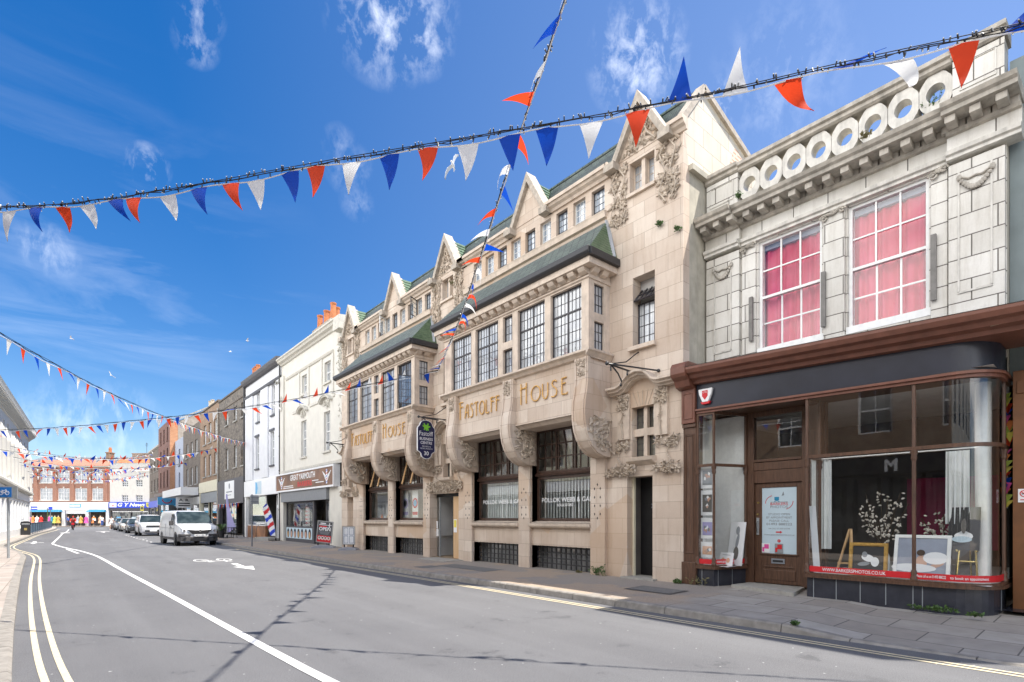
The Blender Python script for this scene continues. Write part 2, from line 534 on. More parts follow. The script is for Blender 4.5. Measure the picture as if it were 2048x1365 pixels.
	c = k.mix(k.ramp(n, 0.35, 0.68), (0.54, 0.03, 0.07), (0.62, 0.085, 0.17))
	k.fin(c, 0.8)
	paint('white_cloth', (0.74, 0.76, 0.75), 0.85, 0.05, 5)
	paint('grey_cloth', (0.30, 0.33, 0.40), 0.85, 0.1, 5)
	paint('lavender_cloth', (0.40, 0.37, 0.62), 0.8, 0.07, 3)
	for nm, col in (('red_flag', (0.80, 0.07, 0.02)), ('blue_flag', (0.004, 0.07, 0.50)), ('white_flag', (0.86, 0.86, 0.84))):
		k = NT(nm)
		df = k.n('ShaderNodeBsdfPrincipled')
		df.inputs['Base Color'].default_value = col + (1,)
		df.inputs['Roughness'].default_value = 0.5
		df.inputs['Specular IOR Level'].default_value = 0.15
		tl = k.n('ShaderNodeBsdfTranslucent')
		tl.inputs[0].default_value = col + (1,)
		ms_ = k.n('ShaderNodeMixShader')
		ms_.inputs[0].default_value = 0.5
		k.l(df.outputs[0], ms_.inputs[1])
		k.l(tl.outputs[0], ms_.inputs[2])
		k.l(ms_.outputs[0], k.out.inputs[0])
		M[nm] = k.m
	paint('white_tape', (0.80, 0.80, 0.80), 0.5, 0.05, 9)
	paint('black_cable', (0.014, 0.014, 0.016), 0.5, 0.1, 9)
	paint('clear_bulb', (0.70, 0.72, 0.72), 0.2, 0.05, 9)
	paint('gold_letter', (0.64, 0.37, 0.10), 0.4, 0.14, 9)
	paint('gold_frame', (0.52, 0.31, 0.08), 0.35, 0.25, 20, metal=0.4)
	paint('brass', (0.62, 0.47, 0.18), 0.25, 0.1, 20, metal=0.9)
	paint('white_card', (0.80, 0.81, 0.82), 0.6, 0.03, 4)
	paint('pale_blue_card', (0.52, 0.64, 0.71), 0.6, 0.03, 4)
	paint('grey_card', (0.26, 0.28, 0.30), 0.6, 0.1, 4)
	paint('red_vinyl', (0.60, 0.018, 0.025), 0.45, 0.05, 4)
	paint('black_vinyl', (0.02, 0.02, 0.022), 0.5, 0.1, 4)
	paint('white_vinyl', (0.82, 0.83, 0.84), 0.5, 0.03, 4)
	paint('grey_vinyl', (0.22, 0.24, 0.27), 0.5, 0.03, 4)
	paint('navy_sign', (0.015, 0.018, 0.075), 0.35, 0.06, 4)
	paint('lime_vinyl', (0.20, 0.55, 0.04), 0.5, 0.03, 4)
	paint('sign_blue', (0.012, 0.16, 0.50), 0.4, 0.05, 4)
	paint('royal_blue', (0.012, 0.055, 0.55), 0.4, 0.05, 4)
	paint('sky_blue', (0.10, 0.42, 0.72), 0.4, 0.05, 4)
	paint('teal_blue', (0.02, 0.24, 0.42), 0.4, 0.05, 4)
	paint('sign_yellow', (0.80, 0.68, 0.10), 0.4, 0.05, 4)
	paint('orange_board', (0.26, 0.12, 0.055), 0.5, 0.6, 1.3)
	paint('barber_brown', (0.20, 0.105, 0.06), 0.45, 0.55, 0.9)
	paint('galvanised', (0.36, 0.38, 0.39), 0.45, 0.12, 10, metal=0.3)
	paint('pole_grey', (0.21, 0.22, 0.235), 0.5, 0.1, 10)
	paint('rubber', (0.022, 0.022, 0.023), 0.75, 0.15, 10)
	paint('stand_plastic', (0.29, 0.30, 0.34), 0.55, 0.1, 8)
	paint('bin_black', (0.028, 0.028, 0.03), 0.4, 0.15, 6)
	paint('rail_blue', (0.10, 0.145, 0.20), 0.5, 0.1, 6)
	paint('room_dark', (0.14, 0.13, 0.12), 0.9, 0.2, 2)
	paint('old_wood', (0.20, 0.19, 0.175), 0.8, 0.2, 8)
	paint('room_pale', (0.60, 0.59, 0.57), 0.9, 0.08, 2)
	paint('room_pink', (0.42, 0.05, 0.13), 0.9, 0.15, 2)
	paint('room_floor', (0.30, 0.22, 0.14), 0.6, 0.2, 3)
	# vehicles
	for nm, col in (('van_white', (0.74, 0.75, 0.76)), ('car_white', (0.80, 0.80, 0.80)), ('car_dark', (0.06, 0.065, 0.07)), ('car_grey', (0.20, 0.21, 0.22)), ('car_cream', (0.66, 0.63, 0.57))):
		paint(nm, col, 0.32, 0.03, 3, coat=0.8)
	paint('bumper_grey', (0.075, 0.07, 0.07), 0.6, 0.1, 10)
	paint('grille_black', (0.02, 0.02, 0.022), 0.4, 0.1, 10)
	paint('alloy', (0.40, 0.41, 0.42), 0.35, 0.1, 10, metal=0.7)
	paint('lamp_clear', (0.55, 0.58, 0.60), 0.1, 0.2, 14, coat=1.0)
	paint('lamp_amber', (0.75, 0.34, 0.05), 0.2, 0.1, 14, coat=1.0)
	paint('chrome', (0.62, 0.63, 0.64), 0.15, 0.05, 14, metal=0.9)
	k = NT('car_glass')
	k.fin(k.mix(k.ramp(k.noise(2, 3), 0.4, 0.7), (0.02, 0.03, 0.03), (0.06, 0.08, 0.08)), 0.05)
	# people, birds, plants
	paint('skin', (0.56, 0.34, 0.25), 0.55, 0.08, 10)
	paint('hair_brown', (0.06, 0.035, 0.02), 0.7, 0.2, 20)
	paint('cloth_red', (0.62, 0.03, 0.02), 0.8, 0.1, 5)
	paint('cloth_white', (0.78, 0.77, 0.75), 0.8, 0.05, 5)
	paint('cloth_dark', (0.03, 0.035, 0.05), 0.8, 0.1, 5)
	paint('cloth_blue', (0.05, 0.12, 0.38), 0.8, 0.1, 5)
	paint('cloth_pink', (0.72, 0.09, 0.34), 0.8, 0.1, 5)
	paint('cloth_orange', (0.80, 0.24, 0.06), 0.8, 0.1, 5)
	paint('cloth_lime', (0.48, 0.60, 0.10), 0.8, 0.1, 5)
	paint('cloth_ochre', (0.55, 0.33, 0.07), 0.8, 0.1, 5)
	paint('cloth_peach', (0.72, 0.42, 0.28), 0.8, 0.1, 5)
	paint('feather_white', (0.82, 0.82, 0.82), 0.7, 0.04, 5)
	paint('feather_grey', (0.36, 0.38, 0.41), 0.7, 0.08, 5)
	paint('beak_yellow', (0.70, 0.42, 0.05), 0.5, 0.05, 5)
	paint('leaf_green', (0.06, 0.12, 0.025), 0.6, 0.35, 9)
	paint('leaf_dry', (0.16, 0.14, 0.06), 0.7, 0.35, 9)
	paint('blossom', (0.74, 0.68, 0.60), 0.7, 0.1, 9)
	paint('twig', (0.075, 0.05, 0.03), 0.8, 0.2, 9)


make_materials()
# ---------------------------------------------------------------- building blocks
ORG = {}


def rotm(ax, a):
	return Matrix.Rotation(a, 3, ax)


SPLIT = dict(cornice=0.06, batten=0.1, carving=0.12, pilaster=0.1, pilaster_panel=0.1, sill=0.05, sill_band=0.1, flashing=0.3, shop_pier=0.1, brick_pier=0.1, column=0.1, window_arch=0.2, awning=0.2, wheel_arch=0.3, coping=0.02, lock=0.05, haircut_picture=0.06,
			 scroll_bracket=0.12, plaster_ornament=0.2, side_moulding=0.3, air_intake=0.05, gutter=0.05, gable_coping=0.01, gold_lettering=0.14, window_lettering=0.06, writing=0.3, lead_flashing=0.2, wiper=0.1, shoe=0.05, hand=0.05, window_cross=0.02, riser_joint=0.0, stone_trim=0.15, shop_post=0.2, parapet=0.02, spring=0.1, door_panel=0.02, face=0.05)


class MB:
	"""collects faces, then becomes ONE mesh object"""
	def __init__(s):
		s.v = []
		s.f = []
		s.mi = []

	def add(s, vs, fs, mi=0):
		o = len(s.v)
		s.v += [Vector(v) for v in vs]
		s.f += [tuple(i + o for i in f) for f in fs]
		s.mi += [mi] * len(fs)
		return s

	def box(s, x0, x1, y0, y1, z0, z1, mi=0):
		x0, x1 = min(x0, x1), max(x0, x1)
		y0, y1 = min(y0, y1), max(y0, y1)
		z0, z1 = min(z0, z1), max(z0, z1)
		return s.add([(x0, y0, z0), (x1, y0, z0), (x1, y1, z0), (x0, y1, z0), (x0, y0, z1), (x1, y0, z1), (x1, y1, z1), (x0, y1, z1)],
					 [(0, 3, 2, 1), (4, 5, 6, 7), (0, 1, 5, 4), (1, 2, 6, 5), (2, 3, 7, 6), (3, 0, 4, 7)], mi)

	def obox(s, c, size, m, mi=0):
		"""box of full size turned by the 3x3 matrix m about its centre c"""
		h = Vector(size) * 0.5
		vs = [Vector(c) + m @ Vector((sx * h.x, sy * h.y, sz * h.z)) for sz in (-1, 1) for sy in (-1, 1) for sx in (-1, 1)]
		return s.add(vs, [(0, 2, 3, 1), (4, 5, 7, 6), (0, 1, 5, 4), (1, 3, 7, 5), (3, 2, 6, 7), (2, 0, 4, 6)], mi)

	def bar(s, a, b, wd, ht=None, mi=0):
		a, b = Vector(a), Vector(b)
		d = b - a
		if d.length < 1e-6:
			return s
		q = d.to_track_quat('X', 'Z').to_matrix()
		return s.obox((a + b) / 2, (d.length, wd, ht or wd), q, mi)

	def face(s, *pts, mi=0):
		return s.add(pts, [tuple(range(len(pts)))], mi)

	def prism(s, pts, axis, a0, a1, mi=0, cap=True):
		"""polygon pts in the plane across the axis ('x': (y,z)  'y': (x,z)  'z': (x,y)), run from a0 to a1"""
		def P(p, a):
			return {'x': (a, p[0], p[1]), 'y': (p[0], a, p[1]), 'z': (p[0], p[1], a)}[axis]
		n = len(pts)
		vs = [P(p, a0) for p in pts] + [P(p, a1) for p in pts]
		fs = [(i, (i + 1) % n, n + (i + 1) % n, n + i) for i in range(n)]
		if cap:
			fs += [tuple(reversed(range(n))), tuple(range(n, 2 * n))]
		return s.add(vs, fs, mi)

	def tube(s, pts, r, n=6, mi=0, cap=True):
		pts = [Vector(p) for p in pts]
		rs = r if isinstance(r, (list, tuple)) else [r] * len(pts)
		vs, fs = [], []
		up = Vector((0, 0, 1))
		for i, p in enumerate(pts):
			t = (pts[min(i + 1, len(pts) - 1)] - pts[max(i - 1, 0)])
			if t.length < 1e-9:
				t = Vector((0, 0, 1))
			t.normalize()
			a = t.cross(up)
			if a.length < 1e-3:
				a = t.cross(Vector((1, 0, 0)))
			a.normalize()
			b = t.cross(a)
			for k in range(n):
				g = 2 * PI * k / n
				vs.append(p + a * (math.cos(g) * rs[i]) + b * (math.sin(g) * rs[i]))
		for i in range(len(pts) - 1):
			for k in range(n):
				fs.append((i * n + k, i * n + (k + 1) % n, (i + 1) * n + (k + 1) % n, (i + 1) * n + k))
		if cap:
			fs.append(tuple(reversed(range(n))))
			fs.append(tuple((len(pts) - 1) * n + k for k in range(n)))
		return s.add(vs, fs, mi)

	def lathe(s, prof, c, n=14, mi=0, cap=True, axis='z'):
		c = Vector(c)
		vs, fs = [], []
		for (r, z) in prof:
			for k in range(n):
				g = 2 * PI * k / n
				o = {'z': (r * math.cos(g), r * math.sin(g), z), 'x': (z, r * math.cos(g), r * math.sin(g)), 'y': (r * math.sin(g), z, r * math.cos(g))}[axis]
				vs.append(c + Vector(o))
		m = len(prof)
		for i in range(m - 1):
			for k in range(n):
				fs.append((i * n + k, i * n + (k + 1) % n, (i + 1) * n + (k + 1) % n, (i + 1) * n + k))
		if cap:
			fs.append(tuple(reversed(range(n))))
			fs.append(tuple((m - 1) * n + k for k in range(n)))
		return s.add(vs, fs, mi)

	def ball(s, c, r, n=8, rings=5, m=None, mi=0):
		c = Vector(c)
		r = Vector(r if isinstance(r, (tuple, list, Vector)) else (r, r, r))
		m = m or Matrix.Identity(3)
		vs = [c + m @ Vector((0, 0, -r.z))]
		for i in range(1, rings):
			a = PI * i / rings - PI / 2
			for k in range(n):
				g = 2 * PI * k / n
				vs.append(c + m @ Vector((r.x * math.cos(a) * math.cos(g), r.y * math.cos(a) * math.sin(g), r.z * math.sin(a))))
		vs.append(c + m @ Vector((0, 0, r.z)))
		fs = []
		for k in range(n):
			fs.append((0, 1 + (k + 1) % n, 1 + k))
		for i in range(rings - 2):
			for k in range(n):
				a0 = 1 + i * n
				fs.append((a0 + k, a0 + (k + 1) % n, a0 + n + (k + 1) % n, a0 + n + k))
		a0 = 1 + (rings - 2) * n
		for k in range(n):
			fs.append((a0 + k, a0 + (k + 1) % n, len(vs) - 1))
		return s.add(vs, fs, mi)

	def mesh(s, mesh, mat=None, mi=0):
		vs = [(mat @ v.co) if mat is not None else v.co.copy() for v in mesh.vertices]
		return s.add(vs, [tuple(p.vertices) for p in mesh.polygons], mi)

	def islands(s, gap):
		"""the separate pieces of this mesh: faces that share vertices, or whose boxes come within gap of each other"""
		par = list(range(len(s.v)))

		def find(a):
			while par[a] != a:
				par[a] = par[par[a]]
				a = par[a]
			return a
		for f in s.f:
			r0 = find(f[0])
			for i in f[1:]:
				par[find(i)] = r0
		bx = {}
		for i, v in enumerate(s.v):
			b = bx.setdefault(find(i), [v.x, v.y, v.z, v.x, v.y, v.z])
			for k in range(3):
				b[k] = min(b[k], v[k])
				b[k + 3] = max(b[k + 3], v[k])
		ks = list(bx)
		up = {k: k for k in ks}

		def top(a):
			while up[a] != a:
				a = up[a]
			return a
		for i, a in enumerate(ks):
			for b in ks[i + 1:]:
				A, B = bx[a], bx[b]
				if all(A[k] - B[k + 3] < gap and B[k] - A[k + 3] < gap for k in range(3)):
					up[top(a)] = top(b)
		out = {}
		for f, m in zip(s.f, s.mi):
			g = out.setdefault(top(find(f[0])), MB())
			g.f.append(f)
			g.mi.append(m)
		for g in out.values():
			used = sorted({i for f in g.f for i in f})
			ix = {j: n for n, j in enumerate(used)}
			g.v = [s.v[j] for j in used]
			g.f = [tuple(ix[i] for i in f) for f in g.f]
		return list(out.values())

	def build(s, name, mats, parent=None, smooth=False, bevel=0.0, loc=None, autosmooth=None):
		if parent is not None and name in SPLIT:
			pc = s.islands(SPLIT[name])
			if len(pc) > 1:
				return [g.build_one(name, mats, parent, smooth, bevel, loc, autosmooth) for g in pc][0]
		return s.build_one(name, mats, parent, smooth, bevel, loc, autosmooth)

	def build_one(s, name, mats, parent=None, smooth=False, bevel=0.0, loc=None, autosmooth=None):
		if isinstance(mats, str):
			mats = [mats]
		if parent is not None:
			off = ORG[parent]
		elif loc is not None:
			off = Vector(loc)
		else:
			xs = [v.x for v in s.v]
			ys = [v.y for v in s.v]
			off = Vector(((min(xs) + max(xs)) / 2, (min(ys) + max(ys)) / 2, min(v.z for v in s.v)))
		me = bpy.data.meshes.new(name)
		me.from_pydata([v - off for v in s.v], [], s.f)
		for m in mats:
			me.materials.append(M[m])
		if any(s.mi):
			me.polygons.foreach_set('material_index', s.mi)
		bm = bmesh.new()
		bm.from_mesh(me)
		if smooth or bevel:
			bmesh.ops.remove_doubles(bm, verts=bm.verts, dist=1e-5)
		bmesh.ops.recalc_face_normals(bm, faces=bm.faces)
		if bevel:
			es = [e for e in bm.edges if len(e.link_faces) == 2 and e.calc_face_angle(0) > R(30)]
			bmesh.ops.bevel(bm, geom=es, offset=bevel, segments=2, affect='EDGES', profile=0.5, clamp_overlap=True)
		bm.to_mesh(me)
		bm.free()
		if smooth:
			me.polygons.foreach_set('use_smooth', [True] * len(me.polygons))
			try:
				me.set_sharp_from_angle(angle=R(autosmooth or 40))
			except Exception:
				pass
		o = bpy.data.objects.new(name, me)
		C.objects.link(o)
		ORG[o] = off
		if parent is not None:
			o.parent = parent
		else:
			o.location = off
		return o


def tag(o, label=None, cat=None, group=None, kind=None):
	for k, v in (('label', label), ('category', cat), ('group', group), ('kind', kind)):
		if v:
			o[k] = v
	return o


def thing(name, label, cat, loc=(0, 0, 0), rot=0.0, group=None, local=False):
	"""an Empty at the thing's base; its parts are built in world coordinates, or in its own when local"""
	o = bpy.data.objects.new(name, None)
	C.objects.link(o)
	o.empty_display_size = 0.3
	o.location = loc
	o.rotation_euler = (0, 0, rot)
	ORG[o] = Vector((0, 0, 0)) if local else Vector(loc)
	return tag(o, label, cat, group)


def copy_tree(o, parent=None):
	c = o.copy()
	C.objects.link(c)
	if parent is not None:
		c.parent = parent
	for ch in [x for x in list(C.objects) if x.parent == o]:
		copy_tree(ch, c)
	return c


_txt = {}


def text_mesh(body, shear=0.0, bold=0.0, ext=0.0, spacing=1.0):
	"""mesh of a line of writing, cap height 1 about, centred on x, baseline y=0"""
	key = (body, shear, bold, ext, spacing)
	if key in _txt:
		return _txt[key]
	cu = bpy.data.curves.new('writing', 'FONT')
	cu.body = body
	cu.size = 1.44
	cu.shear = shear
	cu.offset = bold
	cu.extrude = ext
	cu.space_character = spacing
	cu.resolution_u = 3
	cu.align_x = 'CENTER'
	ob = bpy.data.objects.new('writing', cu)
	C.objects.link(ob)
	dg = bpy.context.evaluated_depsgraph_get()
	me = bpy.data.meshes.new_from_object(ob.evaluated_get(dg))
	bpy.data.objects.remove(ob)
	_txt[key] = me
	return me


FACE = Matrix(((0, 0, -1), (-1, 0, 0), (0, 1, 0)))       # writing that reads from the street on a wall facing -X


def write(mb, body, x, yc, zb, h, width=None, mi=0, ext=0.002, shear=0.0, bold=0.0, spacing=1.0, rot=None, slope=0.0):
	"""put a line of writing on the wall x: centred at yc, baseline zb, letter height h, squeezed to width"""
	me = text_mesh(body, shear, bold, 0.0, spacing)
	if not me.vertices:
		return
	xs = [v.co.x for v in me.vertices]
	wd = max(xs) - min(xs)
	cx = (max(xs) + min(xs)) / 2
	sx = (width / wd) if width else h
	rm = rot or FACE
	vs = []
	for v in me.vertices:
		a = (v.co.x - cx) * sx
		p = rm @ Vector((a, v.co.y * h + slope * a, 0))
		vs.append(Vector((x, yc, zb)) + p)
	mb.add(vs, [tuple(p.vertices) for p in me.polygons], mi)


def holes_wall(mb, x0, depth, y0, y1, z0, z1, holes, mi=0, reveal_mi=None):
	"""front face of a wall at x0 with openings (ya, yb, za, zb) and their reveals going back by depth"""
	rm = mi if reveal_mi is None else reveal_mi
	ys = sorted({y0, y1} | {min(max(h[i], y0), y1) for h in holes for i in (0, 1)})
	zs = sorted({z0, z1} | {min(max(h[i], z0), z1) for h in holes for i in (2, 3)})
	for i in range(len(zs) - 1):
		run = None
		for j in range(len(ys) - 1):
			cy, cz = (ys[j] + ys[j + 1]) / 2, (zs[i] + zs[i + 1]) / 2
			inside = any(h[0] < cy < h[1] and h[2] < cz < h[3] for h in holes)
			if not inside:
				run = (run[0], ys[j + 1]) if run else (ys[j], ys[j + 1])
			if (inside or j == len(ys) - 2) and run:
				mb.face((x0, run[0], zs[i]), (x0, run[0], zs[i + 1]), (x0, run[1], zs[i + 1]), (x0, run[1], zs[i]), mi=mi)
				run = None
	for (a, b, c, d) in holes:
		x1 = x0 + depth
		mb.face((x0, a, c), (x1, a, c), (x1, a, d), (x0, a, d), mi=rm)
		mb.face((x0, b, c), (x0, b, d), (x1, b, d), (x1, b, c), mi=rm)
		mb.face((x0, a, d), (x1, a, d), (x1, b, d), (x0, b, d), mi=rm)
		mb.face((x0, a, c), (x0, b, c), (x1, b, c), (x1, a, c), mi=rm)


def shell(mb, x0, x1, y0, y1, z0, z1, mi=0, front=False):
	"""the sides, back and top of a building's body"""
	mb.face((x0, y0, z0), (x1, y0, z0), (x1, y0, z1), (x0, y0, z1), mi=mi)
	mb.face((x0, y1, z0), (x0, y1, z1), (x1, y1, z1), (x1, y1, z0), mi=mi)
	mb.face((x1, y0, z0), (x1, y1, z0), (x1, y1, z1), (x1, y0, z1), mi=mi)
	mb.face((x0, y0, z1), (x1, y0, z1), (x1, y1, z1), (x0, y1, z1), mi=mi)
	if front:
		mb.face((x0, y0, z0), (x0, y0, z1), (x0, y1, z1), (x0, y1, z0), mi=mi)


def window(parent, x, ya, yb, za, zb, cols, rows, frame, pane, fw=0.05, bar=0.02, depth=0.06, mids=(), midw=None, name='window', label=None, transoms=(), tw=None, rec=0.0):
	"""a window in a wall facing -X: its frame with bars is the part, the glass its sub-part.
	mids / transoms: fractions at which thicker posts and rails stand"""
	ya, yb = min(ya, yb), max(ya, yb)
	x = x + rec
	mb = MB()
	mb.box(x, x + depth, ya, ya + fw, za, zb)
	mb.box(x, x + depth, yb - fw, yb, za, zb)
	mb.box(x, x + depth, ya + fw, yb - fw, za, za + fw)
	mb.box(x, x + depth, ya + fw, yb - fw, zb - fw, zb)
	iy0, iy1, iz0, iz1 = ya + fw, yb - fw, za + fw, zb - fw
	midw = midw or fw
	tw = tw or fw
	for t in mids:
		yc = iy0 + (iy1 - iy0) * t
		mb.box(x + 0.004, x + depth - 0.004, yc - midw / 2, yc + midw / 2, iz0, iz1)
	for t in transoms:
		zc = iz0 + (iz1 - iz0) * t
		mb.box(x + 0.002, x + depth - 0.002, iy0, iy1, zc - tw / 2, zc + tw / 2)
	xb0, xb1 = x + depth * 0.35, x + depth * 0.35 + max(bar, 0.01)
	for i in range(1, cols):
		yc = iy0 + (iy1 - iy0) * i / cols
		if bar and not any(abs(i / cols - t) < 0.02 for t in mids):
			mb.box(xb0, xb1, yc - bar / 2, yc + bar / 2, iz0, iz1)
	for i in range(1, rows):
		zc = iz0 + (iz1 - iz0) * i / rows
		if bar and not any(abs(i / rows - t) < 0.02 for t in transoms):
			mb.box(xb0 + 0.002, xb1 + 0.002, iy0, iy1, zc - bar / 2, zc + bar / 2)
	o = mb.build(name, frame, parent)
	if label:
		o['label'] = label
	g = MB()
	xg = x + depth * 0.6
	g.box(xg, xg + 0.008, iy0, iy1, iz0, iz1)
	g.build('pane', pane, o)
	return o


def leaf(mb, c, m, L, W, H, mi=0):
	"""one cut leaf: pointed, ridged along its middle, its tip standing away from the wall. Local axes: x out of the wall, z along the leaf"""
	st = ((-1.0, 0.0, 0.1), (-0.45, 0.85, 0.55), (0.1, 1.0, 0.9), (0.6, 0.6, 1.1), (1.0, 0.0, 1.25))
	ri, le, rg = [], [], []
	for t, w_, h in st:
		ri.append((-H * h, 0, L * t))
		le.append((-H * h * 0.35 + 0.3 * H * max(0, -t), W * w_, L * t - 0.12 * L * w_))
		rg.append((-H * h * 0.35 + 0.3 * H * max(0, -t), -W * w_, L * t - 0.12 * L * w_))
	vs = [Vector(c) + m @ Vector(p) for p in ri + le + rg]
	n = len(st)
	fs = []
	for i in range(n - 1):
		fs += [(i, i + 1, n + i + 1, n + i), (i, 2 * n + i, 2 * n + i + 1, i + 1)]
	back = [Vector(c) + m @ Vector((0.012, 0, L * st[i][0])) for i in (0, n - 1)]
	mb.add(vs, fs, mi)
	return mb


def carve(mb, y0, y1, z0, z1, x, n, seed, size=0.07, kind='leaf', depth=0.05, mi=0):
	"""foliage cut in stone: rosettes of pointed leaves round a bud, stray leaves between them, standing out of the face x"""
	rd = random.Random(seed)
	k = max(1, int(n / 7))
	W_, H_ = y1 - y0, z1 - z0
	cells = max(1, round(math.sqrt(k * W_ / max(H_, 0.01))))
	rows = max(1, round(k / cells))
	for i in range(cells):
		for j in range(rows):
			y = y0 + W_ * (i + 0.5 + rd.uniform(-0.25, 0.25)) / cells
			z = z0 + H_ * (j + 0.5 + rd.uniform(-0.25, 0.25)) / rows
			s = size * rd.uniform(0.8, 1.2)
			a0 = rd.uniform(0, PI)
			m5 = rd.choice((5, 6, 7))
			for q in range(m5):
				a = a0 + 2 * PI * q / m5
				m = rotm('X', a) @ rotm('Y', rd.uniform(-0.1, 0.35))
				leaf(mb, Vector((x, y, z)) + rotm('X', a) @ Vector((-depth * 0.25, 0, s * 0.72)), m, s * 0.72, s * 0.34, depth * 0.6, mi)
			mb.ball((x - depth * 0.75, y, z), (depth * 0.45, s * 0.2, s * 0.22), 7, 5, None, mi)
	for i in range(int(n * 0.55)):
		y, z = rd.uniform(y0, y1), rd.uniform(z0, z1)
		m = rotm('X', rd.uniform(0, 2 * PI)) @ rotm('Y', rd.uniform(-0.2, 0.3))
		leaf(mb, (x - depth * 0.15, y, z), m, size * rd.uniform(0.6, 1.0), size * 0.3, depth * rd.uniform(0.5, 0.9), mi)


def roof_courses(mb, y0, y1, xa, za, xb, zb, n, lift=0.022, mi=0):
	"""slates in n courses from the eave (xa, za) up to the ridge (xb, zb), each lapping over the one below"""
	for i in range(n):
		t0, t1 = i / n, (i + 1) / n
		p0 = (xa + (xb - xa) * t0, za + (zb - za) * t0)
		p1 = (xa + (xb - xa) * t1, za + (zb - za) * t1)
		mb.face((p0[0], y0, p0[1] + lift), (p1[0], y0, p1[1] + 0.002), (p1[0], y1, p1[1] + 0.002), (p0[0], y1, p0[1] + lift), mi=mi)
		mb.face((p0[0], y0, p0[1]), (p0[0], y0, p0[1] + lift), (p0[0], y1, p0[1] + lift), (p0[0], y1, p0[1]), mi=mi)


def moulding(mb, prof, y0, y1, mi=0):
	"""a run of moulding along the wall: prof in (x, z)"""
	mb.prism(prof, 'y', y0, y1, mi)


def circle(c, r, a0=0, a1=2 * PI, n=16):
	return [(c[0] + r * math.cos(a0 + (a1 - a0) * i / n), c[1] + r * math.sin(a0 + (a1 - a0) * i / n)) for i in range(n + 1)]


